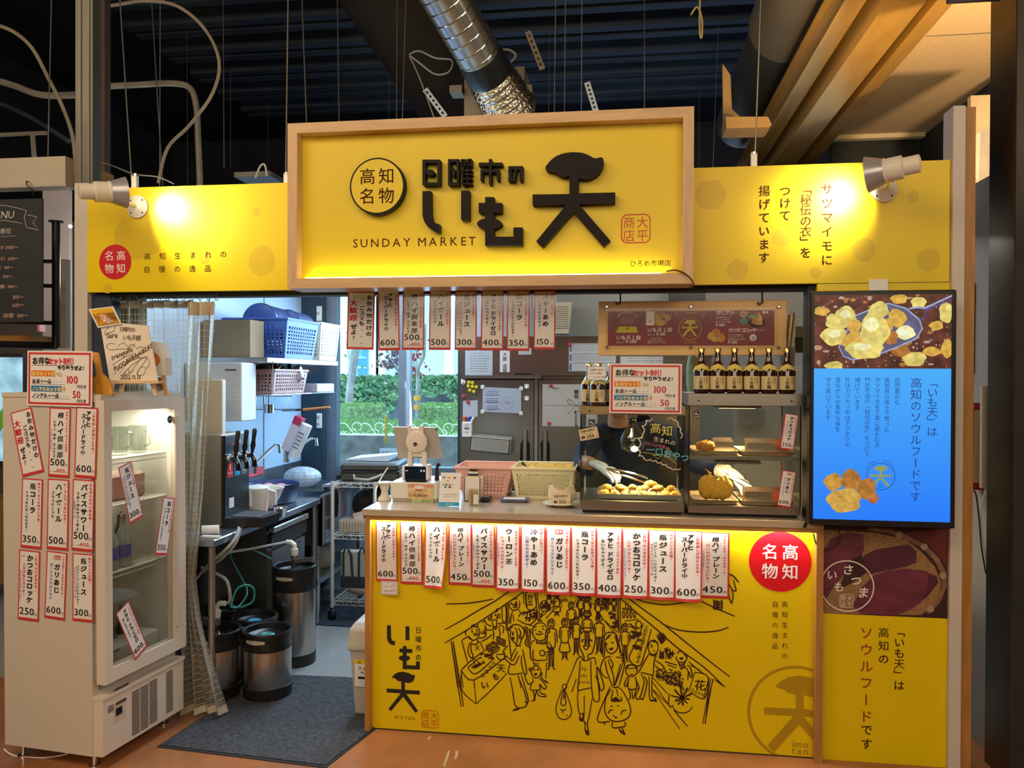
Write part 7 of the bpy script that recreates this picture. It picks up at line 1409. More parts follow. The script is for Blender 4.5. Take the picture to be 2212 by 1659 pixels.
# ------------------------------------------------------------------ things on the counter
def on(px,py):return PZ(px,py,CZ)
z=CZ+.001
dr=thing('cash_drawer','white receipt printer and cash box at the left end of the counter','cash box')
A,C=on(843,1083),on(940,1088);dy=.26;zt3=P(890,1042,A.y).z
MB().box((A.x,A.y,z+.012),(C.x,A.y+dy,zt3),mat('pos_white',(.72,.68,.6),.45,noise=.02),.004).build('case',dr);MB().box((A.x+.008,A.y+.006,z),(C.x,A.y+dy,z+.012),mat('pos_grey',(.4,.37,.32),.5,noise=.02)).build('drawer_base',dr)
Yd=A.y-.001;b=Board(lambda u,v,l:(u,Yd-.0006*l,v));S0,S1=P(881,1087,Yd),P(937,1047,Yd)
b.rect(S0.x,S0.z,S1.x,S1.z,mat('sticker_tan',(.62,.45,.22),.5,noise=.3,ns=40));b.rect(S0.x,S0.z,S1.x,S0.z+.018,mat('sticker_green',(.3,.42,.15),.5,noise=.3,ns=50),2);b.rect(S0.x,S1.z-.014,S1.x,S1.z,mat('sticker_rose',(.65,.25,.14),.5,noise=.3,ns=60),2);b.poly([(S0.x+.03,S1.z-.006),(S0.x+.07,S1.z-.004),(S0.x+.08,S1.z-.02),(S0.x+.035,S1.z-.022)],mat('sticker_white',(.75,.7,.6),.5,noise=.05),3)
b.text('ケンミンSHOW!',S0.x+.004,S0.z+.03,.0155,mat('sticker_brown',(.2,.09,.03),.5,noise=.1),.03,lay=4,gap=.86,sx=.9);b.text('秘密の',S0.x+.035,S0.z+.056,.012,REDB,.03,lay=4);b.text('グルメ',S0.x+.02,S0.z+.005,.014,PAP,.03,lay=4);b.build('sticker',dr)
# tablet and stand
tb=thing('tablet_stand','white tablet on a swivel stand facing away, left on the counter','tablet stand');Yt=A.y+.12
TA,TC=P(853,925,Yt),P(958,988,Yt);TW=mat('tablet_silver',(.5,.46,.42),.35,.2,noise=.02)
q=[P(849,922,Yt),P(942,923,Yt),P(959,990,Yt+.02),P(860,991,Yt+.02)]
MB().add([tuple(v_) for v_ in q]+[(v_.x,v_.y+.012,v_.z) for v_ in q],[(3,2,1,0),(4,5,6,7),(0,1,5,4),(1,2,6,5),(2,3,7,6),(3,0,4,7)],TW).build('tablet',tb,bevel=.003)
def PT(pts,Y_):return [(P(x,y,Y_).x,P(x,y,Y_).z) for x,y in pts]
def D8(x,y):return (780+x/4.608,900+y/4.608)
MB().prism(PT([D8(*w) for w in [(460,85),(495,85),(500,110),(580,112),(585,85),(620,88),(622,160),(655,215),(658,270),(640,330),(635,400),(480,400),(478,340),(452,280),(455,210),(470,170)]],Yt-.012),Yt-.02,Yt-.002,mat('pos_cream',(.74,.66,.56),.4,noise=.02)).build('back_bracket',tb,bevel=.003)
hc=P(780+548/4.608,900+270/4.608,Yt-.03);MB().lathe([(.052,0),(.05,.012),(.034,.018)],mat('pos_cream',(.74,.66,.56)),(hc.x,Yt-.02,hc.z+.008),28,axis=Matrix.Rotation(pi/2,3,'X')).build('hub',tb,smooth=True)
b=Board(lambda u,v,l:(u,Yt-.0385-.0005*l,v));b.disc(hc.x-.002,hc.z-.002,.0098,BLK,1,20);b.text('airレジ',hc.x-.008,hc.z-.006,.006,PAP,.0,lay=2);b.build('logo',tb)
for x in (470,610):MB().prism(PT([D8(x,350),D8(x+40,350),D8(x+42,480),D8(x,480)],Yt-.02),Yt-.03,Yt+.0,mat('pos_cream',(.74,.66,.56))).build('stand_leg',tb)
sb=P(900,1005,Yt-.01);MB().box((sb.x-.06,Yt-.05,zt3+.0005),(sb.x+.06,Yt+.05,P(900,1004,Yt).z),mat('pos_cream',(.74,.66,.56)),.004).build('stand_base',tb)
MB().sph((P(951,928,Yt).x-.02,Yt-.002,P(951,928,Yt).z),(.004,.002,.004),BLK,8,6).build('lens',tb)
ph=thing('customer_display','phone showing ¥0 on a black cradle in front of the tablet','display');Yp2=A.y+.01;a_,c_=P(868,1036,Yp2),P(926,1007,Yp2)
MB().box((a_.x,Yp2,a_.z),(c_.x,Yp2+.008,c_.z),WPL,.003).build('phone_body',ph);s0,s1=P(874,1035,Yp2),P(920,1008,Yp2);MB().box((s0.x,Yp2-.0006,s0.z),(s1.x,Yp2,s1.z),mat('screen_dark',(.01,.016,.035),.15,noise=.05)).build('screen',ph)
b=Board(lambda u,v,l:(u,Yp2-.0006-.0004*l,v));tw_=mat('screen_text',(.7,.85,1),emit=1.2);q=P(909,1020,Yp2);b.text('¥0',q.x-.002,q.z,.014,tw_,0);q=P(876,1018,Yp2);b.text('合計',q.x,q.z,.006,tw_,0);b.build('digits',ph);MB().box((s0.x+.005,Yp2-.006,zt3+.0005),(s1.x+.002,Yp2+.03,a_.z+.004),BLKP,.002).build('cradle',ph)
t=thing('card_sign','upright card sign listing payment brands beside the cash box','sign');A2,C2=on(947,1093),on(992,1094);Yc=A2.y+.0;zc2=P(970,1022,Yc+.01).z
MB().loft([[(A2.x,Yc,z),(C2.x,Yc,z),(C2.x,Yc+.002,z),(A2.x,Yc+.002,z)],[(A2.x+.006,Yc+.02,zc2),(C2.x+.004,Yc+.02,zc2),(C2.x+.004,Yc+.022,zc2),(A2.x+.006,Yc+.022,zc2)]],PAP).build('card',t)
hh_=zc2-z;b=Board(lambda u,v,l:(A2.x+.003+u,Yc+.02*(v/hh_)-.0008-.0004*l,z+v));wc=C2.x-A2.x
b.rect(-.002,.0,wc-.002,.017,mat('sign_cyan',(.02,.35,.65),.5,noise=.03));b.text('Airペイ',.03,.004,.01,PAP,.02,lay=3);b.rect(.014,.03,wc-.012,.062,mat('slip_white',(.85,.82,.76),.5,noise=.02),2);b.text('お支払いの際は店員に',.018,.048,.0066,INK2,0,lay=4);b.text('お申し付けください',.018,.038,.0066,INK2,0,lay=4)
for x,zz,m_,w_ in ((.012,.122,INKB,.012),(.036,.121,mat('mc_orange',(.75,.3,.05),.5,noise=.05),.01),(.062,.121,INKB,.011),(.032,.106,mat('amex_gold',(.6,.5,.1),.5,noise=.05),.009),(.014,.09,mat('q_green',(.2,.5,.15),.5,noise=.05),.007),(.026,.09,INK2,.009),(.042,.09,REDB,.008),(.055,.09,PG1,.009),(.022,.08,BLU,.009),(.04,.08,INK2,.012)):b.rect(x,zz,x+w_,zz+.007,m_,2)
b.text('VISA',.012,.123,.006,PAP,.02,lay=4);b.build('print',t)
t=thing('receipt_box','cream open box of paper slips behind the toothpicks','box');A3,C3=on(1003,1083),on(1037,1084);z3=P(1010,1032,A3.y).z
for q in (((A3.x,A3.y,z),(C3.x,A3.y+.003,z3)),((A3.x,A3.y,z),(A3.x+.003,A3.y+.1,z3)),((C3.x-.003,A3.y,z),(C3.x,A3.y+.1,z3)),((A3.x,A3.y+.1,z),(C3.x,A3.y+.103,z3)),((A3.x,A3.y,z),(C3.x,A3.y+.1,z+.003))):MB().box(*q,mat('pos_cream',(.74,.66,.56))).build('side',t)
for k in range(4):MB().box((A3.x+.008,A3.y+.02+k*.02,z+.004),(C3.x-.01-.006*k,A3.y+.022+k*.02,z3+.006+.008*k),[mat('slip_yellow',(.7,.6,.25),.5,noise=.03),BLKM,PAP,BRN][k]).build('slip',t)
t=thing('toothpick_cup','clear cup packed with wooden toothpicks, price sticker on it','cup',(on(1021,1092).x,on(1021,1092).y+.02,z));hT=.068
MB().lathe([(.026,0),(.028,.002),(.034,hT)],glass('cup_clear',(.95,.95,.92)),n=24,cap=False).build('cup',t,smooth=True);mb=MB();PK=mat('toothpick',(.62,.45,.25),.7,noise=.15,ns=60)
for i in range(70):a_,r_=rq.uniform(0,6.3),.027*sqrt(rq.random());mb.tube([(r_*cos(a_)*.85,r_*sin(a_)*.85,.002),(r_*cos(a_),r_*sin(a_),hT+rq.uniform(-.002,.006))],.0014,PK,4)
tag(mb.build('toothpicks',t),kind='stuff');b=Board(lambda u,v,l:(.0335*cos(u/.033-pi/2+.55),.0335*sin(u/.033-pi/2+.55),v));b.put([(-.012+.024*i/4,zz) for i in range(5) for zz in (.006,.05)],[(2*i,2*i+2,2*i+3,2*i+1) for i in range(4)],PAP,0);b.build('sticker',t)
t=thing('card_reader','small black card reader lying beside the toothpicks','card reader',(on(1047,1085).x,on(1047,1085).y+.02,z));MB().box((-.022,-.03,0),(.024,.05,.022),BLKP,.006).build('body',t);MB().box((-.015,-.02,.0225),(.017,.03,.0235),GRYM).build('screen',t)
t=thing('coin_tray','shallow blue-edged coin tray with a folded white slip','tray',(on(1110,1085).x,on(1110,1085).y+.03,z));MB().loft([[(x*k,y*k,zz) for x,y in ((-.06,-.05),(.06,-.05),(.075,0),(.06,.05),(-.06,.05),(-.075,0))] for zz,k in ((0,.8),(.012,1.05),(.012,1.0),(.003,.8))],mat('tray_violet',(.2,.2,.36),.4,noise=.05)).build('dish',t);MB().box((-.05,-.035,.0125),(.05,.02,.016),PAP,.001).build('slip',t)
t=thing('plate','white plate holding a tan 350 yen paper bag at the counter front','plate',(on(1212,1095).x,on(1212,1095).y+.03,z));MB().lathe([(.045,0),(.05,.003),(.085,.014),(.083,.016),(.05,.006),(.01,.005)],mat('plate_cream',(.72,.65,.52),.3,noise=.02),n=32).build('dish',t,smooth=True)
pl=t.location;t=thing('paper_bag','crumpled pale paper bag of fried pieces on the white plate','paper bag',(pl.x,pl.y+.01,z+.007));mb=MB()
rings=[]
for i,(k,zz) in enumerate(((.6,0),(1,.02),(1.05,.045),(.9,.06))):rings.append([((.06*cos(a)*k)*(1+.08*sin(5*a+i)),(.035*sin(a)*k),zz+(.03*max(0,-cos(a)) if i == 3 else 0)+(.022*max(0,cos(a)) if i == 3 else 0)+.006*sin(7*a)*(i > 1)) for a in [2*pi*j/20 for j in range(20)]])
mb.loft(rings,mat('bag_cream',(.75,.6,.42),.7,noise=.06,ns=30,bump=.3),cap=False);mb.build('bag',t,smooth=True)
pcard(Matrix.Translation((pl.x+.002,pl.y-.042,z+.034)) @ Matrix.Rotation(radians(-12),4,'X') @ Matrix.Rotation(radians(-3),4,'Y'),'tan 350 yen card propped on the plate of the paper bag')
t=thing('scanner_stand','cream pedestal dish at the left end of the counter','stand',(on(828,1082).x,on(828,1082).y+.02,z));hS=.085;MB().lathe([(.032,0),(.03,.01),(.018,.025),(.016,hS*.5),(.026,hS-.012),(.034,hS-.008),(.034,hS)],mat('pos_cream',(.74,.66,.56)),n=22).build('pedestal',t,smooth=True)
t=thing('barcode_scanner','black gooseneck holder behind the card sign','holder');p=P(944,1036,A.y+.08);q_=p.z;MB().tube([(p.x,p.y,zt3+.001),(p.x,p.y,P(944,1010,p.y).z),(p.x+.01,p.y-.01,P(950,1003,p.y).z)],[.012,.007,.01],BLKP,10).build('holder',t,smooth=True)
cable('cable','white cord hanging over the left end of the counter','cable',[(838,1010),(822,1035),(812,1060),(812,1085)],[.3,.25,.15,.1],.003,WPL)
# baskets
zb_=CZ+.001
def at_b(px,py,Y):return P(px,py,Y)
Yb1=.37
A4,C4,T4=P(1003,1073,Yb1),P(1095,1073,Yb1),P(1045,1010,Yb1)
crate('pink_crate','pink plastic crate behind the payment card sign',P(985,1010,Yb1).x,P(1108,1010,Yb1).x,Yb1-.03,Yb1+.23,zb_,T4.z,mat('basket_pink',(.72,.40,.32),.45,noise=.04),.035,6,12,hole=.45)
Yb2=.345
crate('cream_crate','cream plastic crate of fried food behind the coin tray',P(1106,1010,Yb2).x,P(1242,1010,Yb2).x,Yb2-.02,Yb2+.25,zb_,P(1170,1012,Yb2).z,mat('basket_cream',(.78,.70,.42),.45,noise=.03),.022,10,20,hole=.5)
xA,xB=P(1128,1010,Yb2).x,P(1222,1010,Yb2).x;zf=P(1170,1012,Yb2).z-.03;i=0
MB_=MB().box((xA-.01,Yb2+.02,zb_+.01),(xB+.01,Yb2+.215,zf-.012),mat('crate_paper',(.7,.6,.35),.7,noise=.05));tag(MB_.build('crate_liner'),'yellowish paper lining inside the cream crate','paper')
for j in range(4):
    for k in range(6):i += 1;nugget(xA+(xB-xA)*k/5,Yb2+.05+j*.045,zf+.012+rq.uniform(0,.012),(.024,.02,.017),mat('tempura_pale',(.68,.47,.07),.55,noise=.3,ns=25,bump=.8,bs=60),'golden fried piece heaped in the cream crate','fried pieces in the cream crate',200+i)
t=thing('steel_scoop','steel scoop handle sticking out of the cream crate','scoop');MB().tube([P(1128,1000,Yb2+.08),P(1140,1016,Yb2+.05)],.009,CHR,8).build('handle',t)
# LED in display, side items by the screen
t=thing('black_clip','black clamp hanging under the screen corner by the counter','clamp');MB().tube([P(1747,1115,-.05),P(1737,1140,-.05)],.006,BLKP,8).build('clamp_arm',t)
cable('cable','black wire looping below the screen at the counter corner','cable',[(1757,1152),(1765,1178),(1785,1186),(1808,1178),(1815,1155),(1805,1138)],-.035,.0028,BLK)
# ------------------------------------------------------------------ screen
Yv=-.13;A,C=P(1750,1137,Yv),P(2066,627,Yv)
A=Vector((P(1749,880,Yv).x,0,P(1905,1138,Yv).z));C=Vector((P(2065,880,Yv).x,0,P(1905,627,Yv).z))
tv=thing('signage_screen','tall digital screen with fried sweet potato photo and blue text area','screen');MB().box((A.x,Yv,A.z),(C.x,Yv+.05,C.z),BLKP,.004).build('casing',tv);MB().box((A.x+.15,Yv+.05,A.z+.3),(C.x-.15,-.001,C.z-.3),BLKM).build('wall_mount',tv)
bz=8*mpx(Yv);sx0,sx1,sz0,sz1=A.x+bz,C.x-bz*1.2,A.z+bz*1.6,C.z-bz*1.1
def V_(x,y):return (sx0+(sx1-sx0)*x,sz1-(sz1-sz0)*y)
def em(n_,c,e=1.0,noise=0,ns=20):
    if n_ in MT:return MT[n_]
    M=mat(n_,c,.4,emit=e,noise=noise,ns=ns);nt=M.node_tree;bs_=nt.nodes['Principled BSDF']
    if noise:nt.links.new(bs_.inputs['Base Color'].links[0].from_socket,bs_.inputs['Emission Color'])
    bs_.inputs['Base Color'].default_value=(0,0,0,1)
    for l in list(bs_.inputs['Base Color'].links):nt.links.remove(l)
    return M
SB=em('screen_blue',(.06,.30,1.0),.95)
nt=SB.node_tree;tc=nt.nodes.new('ShaderNodeTexCoord');sp=nt.nodes.new('ShaderNodeSeparateXYZ');mr=nt.nodes.new('ShaderNodeMapRange');rp2=nt.nodes.new('ShaderNodeValToRGB')
nt.links.new(tc.outputs['Object'],sp.inputs[0]);nt.links.new(sp.outputs[2],mr.inputs[0]);mr.inputs[1].default_value=sz0;mr.inputs[2].default_value=sz1-.3;nt.links.new(mr.outputs[0],rp2.inputs[0])
rp2.color_ramp.elements[0].color=(.018,.21,1,1);rp2.color_ramp.elements[1].color=(.06,.42,1,1);nt.links.new(rp2.outputs[0],nt.nodes['Principled BSDF'].inputs['Emission Color'])
b=Board(lambda u,v,l:(u,Yv-.0004*l-.0002,v));yph=.327
b.rect(*V_(0,1),*V_(1,yph),SB,1)
OIL=em('screen_oil',(.10,.025,.015),1,.7,22);b.rect(*V_(0,yph),*V_(1,0),OIL,1)
def VC(x,y):return V_((x-168)/(1057-168),(y-93)/(1590-93))      # pixel in the studied crop -> screen
def vb(pts,m,l):b.poly([VC(min(max(x,168),1056),min(max(y,94),582)) for x,y in pts],m,l)
def vblob(x,y,rx,ry,m,l,s=0,clip=True):
    pts=[(x+rx*cos(a)*(1+.09*sin(3*a+s)+.05*sin(7*a+s)),y+ry*sin(a)*(1+.09*cos(4*a+s))) for a in [i*2*pi/28 for i in range(28)]]
    (vb(pts,m,l) if clip else b.poly([VC(*p_) for p_ in pts],m,l))
G1_=em('screen_gold',(.66,.38,.06),1,.3,45);G2_=em('screen_lime',(.74,.60,.16),1,.3,40);G3_=em('screen_pale',(.86,.82,.42),1,.2,40);G4_=em('screen_amber',(.42,.16,.03),1,.4,40);MS=em('screen_mesh',(.10,.09,.16),1,.2,80);MH=em('screen_steelblue',(.3,.36,.6),1,.2,40)
for i in range(70):vblob(rq.uniform(170,1050),rq.uniform(95,578),rq.uniform(6,26),rq.uniform(5,16),[G4_,em('screen_maroon',(.22,.05,.03),1,.4,40),em('screen_foam',(.45,.28,.2),1,.3,60)][i % 3],2,i)
for i in range(110):x,y=VC(rq.uniform(172,1050),rq.uniform(98,576));b.disc(x,y,rq.uniform(.001,.0028),em('screen_spark',(.8,.65,.6),1),3,6)
for a_ in ((720,125,55,32,G1_),(845,150,48,40,G2_),(1020,215,45,70,G2_),(960,300,45,30,G1_),(820,520,75,50,G2_),(735,465,60,38,G4_),(1030,450,40,60,G1_),(300,565,60,30,G2_),(215,200,50,30,G1_),(930,470,60,30,G1_)):vblob(*a_,4,a_[0])
# skimmer
vb([(330,440),(360,500),(420,525),(560,500),(700,445),(830,385),(870,320),(850,260),(760,185),(650,152),(560,180),(430,235)],MS,5)
b.line([VC(*p_) for p_ in [(330,440),(360,500),(420,525),(560,500),(700,445),(830,385),(870,320),(850,260),(760,185),(650,152),(560,180),(430,235)]],.006,MH,6,True)
for k in range(16):b.line([VC(650+k*12,165+k*9),VC(700+k*8,250+k*10)],.0012,MH,6)
b.line([VC(780,190),VC(830,180),VC(885,185),VC(1057,105)],.008,MH,7);b.line([VC(850,262),VC(890,240),VC(885,200),VC(1057,130)],.006,em('screen_handle',(.05,.07,.3),1),7)
for a_ in ((370,240,75,70,G2_),(290,270,50,50,G2_),(300,365,85,65,G2_),(430,300,45,45,G1_),(590,195,65,55,G2_),(705,250,60,60,G1_),(560,330,95,120,G2_),(760,345,65,45,G3_),(670,380,45,45,G4_),(440,400,95,60,G1_),(500,460,120,62,G2_),(640,300,40,45,G1_)):vblob(*a_,8 if a_[3] < 100 else 9,a_[0])
for a_ in ((540,290,50,45,G3_),(300,350,40,28,G3_),(370,220,35,28,G3_),(745,345,30,18,em('screen_white',(.85,.9,.7),1)),(480,440,60,25,G3_)):vblob(*a_,11,a_[0])
TXD=em('screen_ink',(.012,.05,.22),1)
for tx_,x,y,s_,sz in (('「いも天」は',938,640,64,.0365),('高知のソウルフードです',834,640,75,.0385),('自然豊かな',712,640,36.5,.0195),('高知県の風土で育った',647,640,36.5,.0195),('サツマイモを丁寧に皮をむき',585,640,36,.0195),('門外不出の「秘伝の衣」をつけて',520,640,35,.0195),('揚げています',455,640,36.5,.0195),('外はカリカリ中はホクホクの',391,640,36,.0195),('昔ながらの素朴な味を',327,640,36.5,.0195),('守り抜いています',264,640,36,.0195)):
    q=VC(x,y);pitch=s_/(1590-93)*(sz1-sz0);b.vtext(tx_,q[0],q[1],sz*1.12,TXD,0,3,gap=pitch/(sz*1.12))
q=VC(610,1297);R_=92/889*(sx1-sx0);b.ring(q[0],q[1],R_,.0022,TXD,2,44);LGS=em('screen_logo',(.28,.33,.10),1)
lgp=[(565,1245),(590,1228),(630,1225),(655,1235),(650,1252),(620,1262),(617,1285),(678,1285),(678,1298),(618,1298),(668,1358),(655,1368),(610,1312),(562,1368),(550,1358),(603,1298),(542,1298),(542,1285),(603,1285),(603,1260),(575,1258)]
b.poly([VC(*p_) for p_ in lgp],LGS,2)
for i,c in enumerate('SUNDAY MARKET'):a_=2.62-i*.175;b.ch(c,q[0]+(R_+.008)*cos(a_)-.004,q[1]+(R_+.008)*sin(a_)-.003,.011,TXD,0,2)
for tx_,y in (('imo',1358),('ten',1374)):w=VC(595,y);b.text(tx_,w[0],w[1],.011,TXD,0,3)
F1,F2,F3=em('screen_fry',(.55,.28,.05),1,.35,50),em('screen_fry2',(.42,.17,.03),1,.35,50),em('screen_fry3',(.62,.36,.07),1,.3,50)
for a_ in ((300,1340,58,58,F1,4),(415,1325,68,70,F2,5),(520,1380,62,70,F2,6),(560,1440,35,38,em('screen_fry4',(.5,.14,.05),1,.3,50),5),(375,1462,112,82,F3,7)):vblob(*a_[:5],a_[5],a_[0],False)
b.build('display_image',tv)
light('screen_glow','AREA',((A.x+C.x)/2,Yv-.02,A.z+.35),2.2,(.3,.55,1),target=((A.x+C.x)/2,Yv-1,A.z+.35),size=.4,sizey=.7)
# ================================================================== drinks fridge at the left
n1=PZ(201,1635,.06);RZ=radians(-7)
fr=thing('drinks_fridge','white upright drinks fridge with glass door, plastered with price strips','fridge',(n1.x,n1.y,0),RZ)
fr.rotation_euler=(0,radians(-.45),RZ)
FM4=Matrix.Translation((n1.x,n1.y,0)) @ fr.rotation_euler.to_matrix().to_4x4();FI=FM4.inverted()
def loc_on(px,py,axis,val):
    """pixel -> point on the fridge-local plane axis = val"""
    o=FI @ CAM;d=FI.to_3x3() @ ray(px,py);return o+d*((val-o[axis])/d[axis])
zt_f=loc_on(205,858,1,0).z;Wf,Df=.485,.44;x0f=loc_on(8,1200,1,0).x
EN=mat('fridge_enamel',(.62,.56,.47),.38,noise=.03,ns=2,bump=.01);EN2=mat('fridge_enamel_door',(.70,.62,.52),.35,noise=.02,ns=2);INn=mat('fridge_lining',(.55,.54,.48),.5,noise=.03);GKT=mat('gasket_grey',(.3,.28,.25),.6,noise=.05)
zb_f=.06;zl1=loc_on(224,1505,0,.045).z;zd0,zd1=loc_on(229,1481,0,.06).z,loc_on(243,865,0,.06).z
mb=MB();th=.03
mb.box((x0f,0,zb_f),(0,.012,zt_f),EN).box((x0f,Wf-.012,zb_f),(0,Wf,zt_f),EN).box((x0f,.012,zb_f),(x0f+.02,Wf-.012,zt_f),EN).box((x0f,.012,zt_f-.03),(0,Wf-.012,zt_f),EN).box((x0f,.012,zb_f),(0,Wf-.012,zl1),EN)
mb.build('cabinet',fr)
MB().box((x0f+.02,.012,zl1),(x0f+.024,Wf-.012,zt_f-.03),INn).box((x0f+.024,.0122,zl1),(0,.03,zt_f-.03),INn).box((x0f+.024,Wf-.03,zl1),(0,Wf-.0122,zt_f-.03),INn).box((x0f+.024,.03,zt_f-.045),(0,Wf-.03,zt_f-.0302),INn).box((x0f+.024,.03,zl1+.0002),(0,Wf-.03,zl1+.012),INn).build('lining',fr)
MB().box((x0f-.002,-.003,zt_f),(-.01,Wf+.003,zt_f+.018),EN).build('top_cap',fr);MB().box((-.0,.004,zt_f-.02),(.045,Wf-.004,zt_f+.01),EN).build('top_lip',fr)
mb=MB();mb.box((0,0,zb_f),(.045,Wf,zl1-.012),EN2,.003).box((0,-.002,zl1-.014),(.05,Wf+.002,zl1-.002),EN2)
mb.build('lower_panel',fr)
D0=.018;D1=.06;Fl,Fr_,Ft,Fb=.04,.07,.042,.055;y0d,y1d=.002,Wf-.002
dd_=MB();
def mit(a_,b_,c_,d_):pass
dd_.box((D0,y0d,zd0),(D1,y0d+Fl,zd1),EN2).box((D0,y1d-Fr_,zd0),(D1,y1d,zd1),EN2).box((D0,y0d+Fl,zd1-Ft),(D1,y1d-Fr_,zd1),EN2).box((D0,y0d+Fl,zd0),(D1,y1d-Fr_,zd0+Fb),EN2)
dr_=dd_.build('door',fr)
MB().box((.002,.006,zd0+.01),(D0,Wf-.006,zd0+.03),GKT).box((.002,.006,zd1-.03),(D0,Wf-.006,zd1-.01),GKT).box((.002,.006,zd0+.03),(D0,.02,zd1-.03),GKT).box((.002,Wf-.02,zd0+.03),(D0,Wf-.006,zd1-.03),GKT).build('gasket',dr_)
MB().box((D1-.02,y0d+Fl,zd0+Fb),(D1-.014,y1d-Fr_,zd1-Ft),glass('fridge_glass',(.93,.93,.9),.12,.03)).build('glass_pane',dr_)
MB().box((D1-.03,y1d-Fr_+.001,zd0+Fb+.05),(D1+.006,y1d-Fr_+.022,zd1-Ft-.03),mat('grip_cream',(.6,.52,.42),.4,noise=.02),.003).build('grip_rail',dr_)
b=Board(lambda u,v,l:(D1+.0006*l,u,v));q=loc_on(367,906,0,D1-.013);
b2=Board(lambda u,v,l:(D1-.0135+.0005*l,u,v));b2.disc(q.y,q.z,.017,mat('emblem_navy',(.02,.06,.12),.3,noise=.05),1,24);b2.line([(q.y-.008,q.z-.004),(q.y-.003,q.z+.007),(q.y,q.z-.002),(q.y+.008,q.z+.002)],.003,mat('emblem_white',(.7,.8,.85),.4,noise=.02),2);b2.build('emblem',dr_)
# grille
b=MB();SL=mat('slot_dark',(.03,.022,.02),.7,noise=.1)
def LP(px,py):return loc_on(px,py,0,.0452)
for (xa_,xb_,ya_t,yb_t,n_) in ((285,303,1497,1589,21),(303.5,322,1487,1578,21),(323,341,1475,1564,21),(359,375,1455,1540,21)):
    pa,pb=LP(xa_,(ya_t+yb_t)/2),LP(xb_-1.5,(ya_t+yb_t)/2);zt_s,zb_s=LP(xa_,ya_t).z,LP(xa_,yb_t).z
    for i in range(n_):z=zt_s+(zb_s-zt_s)*i/(n_-1);b.box((.0445,pa.y,z-.0022),(.0458,pb.y,z+.0022),SL)
tag(b.build('grille_slots',fr),kind='stuff')
def lrect(nm,x0_,y0__,x1_,y1__,m,d_=.002):
    a_,c_=LP(x0_,y0__),LP(x1_,y1__);return MB().box((.045,a_.y,min(a_.z,c_.z+.0)),(.045+d_,c_.y,max(a_.z,c_.z)),m).build(nm,fr)
PLT=mat('plate_purple',(.09,.06,.07),.4,noise=.05)
q1,q2=LP(247,1496),LP(277,1484)
MB().add([(.0475,q1.y,q1.z),(.0475,q2.y,q1.z),(.0475,q2.y,q1.z+.014),(.0475,q1.y,q1.z+.014)],[(0,1,2,3)],PLT).build('name_plate',fr)
lrect('control_panel',247,1562,271,1512,mat('panel_cream',(.6,.53,.43),.4,noise=.02),.001);lrect('control_window',250,1547,263,1524,BLKP,.003);lrect('control_bar',250,1518,272,1512,PLT,.003);lrect('rating_label',233,1541,245,1524,GRYM,.0015);lrect('rating_logo',234,1528,245,1521,BLK,.0018)
for x in (x0f+.05,-.03):
    for y in (.04,Wf-.04):MB().lathe([(.022,-.0),(.022,.006),(.009,.01),(.009,zb_f)],CHR,(x,y,.002),14).build('foot',fr,smooth=True)
# shelves and their contents
WR=mat('wire_white',(.72,.72,.66),.4,noise=.02);shz=[loc_on(262,990,0,-.01).z,loc_on(262,1090,0,-.01).z,loc_on(255,1235,0,-.01).z]
for z in shz:
    mb=MB();mb.tube([(-.015,.035,z),(-.015,Wf-.035,z)],.004,WR,6).tube([(x0f+.04,.035,z),(x0f+.04,Wf-.035,z)],.004,WR,6).tube([(-.015,.035,z-.02),(-.015,Wf-.035,z-.02)],.0025,WR,5)
    for i in range(17):y=.04+(Wf-.08)*i/16;mb.tube([(-.015,y,z+.003),(x0f+.04,y,z+.003)],.0022,WR,5)
    mb.build('wire_shelf',fr)
light('fridge_fill','AREA',FM4 @ Vector((-.06,Wf/2,zt_f-.05)),5,(1,.93,.8),target=FM4 @ Vector((-.14,Wf/2,.3)),size=.3,sizey=.06)  # added fill inside the cabinet, in place of light from the hall
def inf(name,lab,cat,x,y,z,grp=None):t=thing(name,lab,cat,FM4 @ Vector((x,y,z)),0,grp);t.rotation_euler=(0,0,RZ);return t
def vbottle(t,h,r,m,lm=None,cm=CHR):
    MB().lathe([(r*.85,0),(r,.006),(r,h*.55),(r*.42,h*.75),(r*.36,h*.95)],m,n=20).build('glass_body',t,smooth=True);MB().lathe([(r*.42,h*.94),(r*.42,h)],cm,n=14).build('cap',t)
    if lm:MB().lathe([(r*1.01,h*.18),(r*1.01,h*.42)],lm,n=20,cap=False).build('label',t)
JU=mat('juice_yellow',(.65,.38,.03),.15,noise=.05,coat=.5);GG=mat('glass_green',(.02,.07,.03),.08,noise=.1,coat=1);GB_=mat('glass_brown',(.05,.02,.01),.08,noise=.1,coat=1);CG_=mat('glass_grey',(.35,.4,.38),.1,noise=.05,coat=1,alpha=.7);LB1=mat('label_blue',(.08,.12,.45),.4,noise=.05)
z3_=shz[2]+.006;z2_=shz[1]+.006;z1_=shz[0]+.006;z0_f=zl1+.0125
vbottle(inf('juice_bottle','yellow juice bottle at the front of the lowest fridge shelf','bottle',-.05,.065,z3_),.19,.027,JU,PAP)
for k in range(2):vbottle(inf('drink_bottle',['clear bottle with blue round label beside the juice','second clear bottle with blue label on the lowest fridge shelf'][k],'bottle',-.05,.15+.075*k,z3_),.22,.032,CG_,LB1)
for k in range(3):vbottle(inf('drink_bottle',['near','middle','far'][k]+' one of three dark bottles behind the labelled ones, lowest fridge shelf','bottle',-.15,.12+.1*k,z3_,'dark bottles on the lowest fridge shelf'),.21,.032,GG)
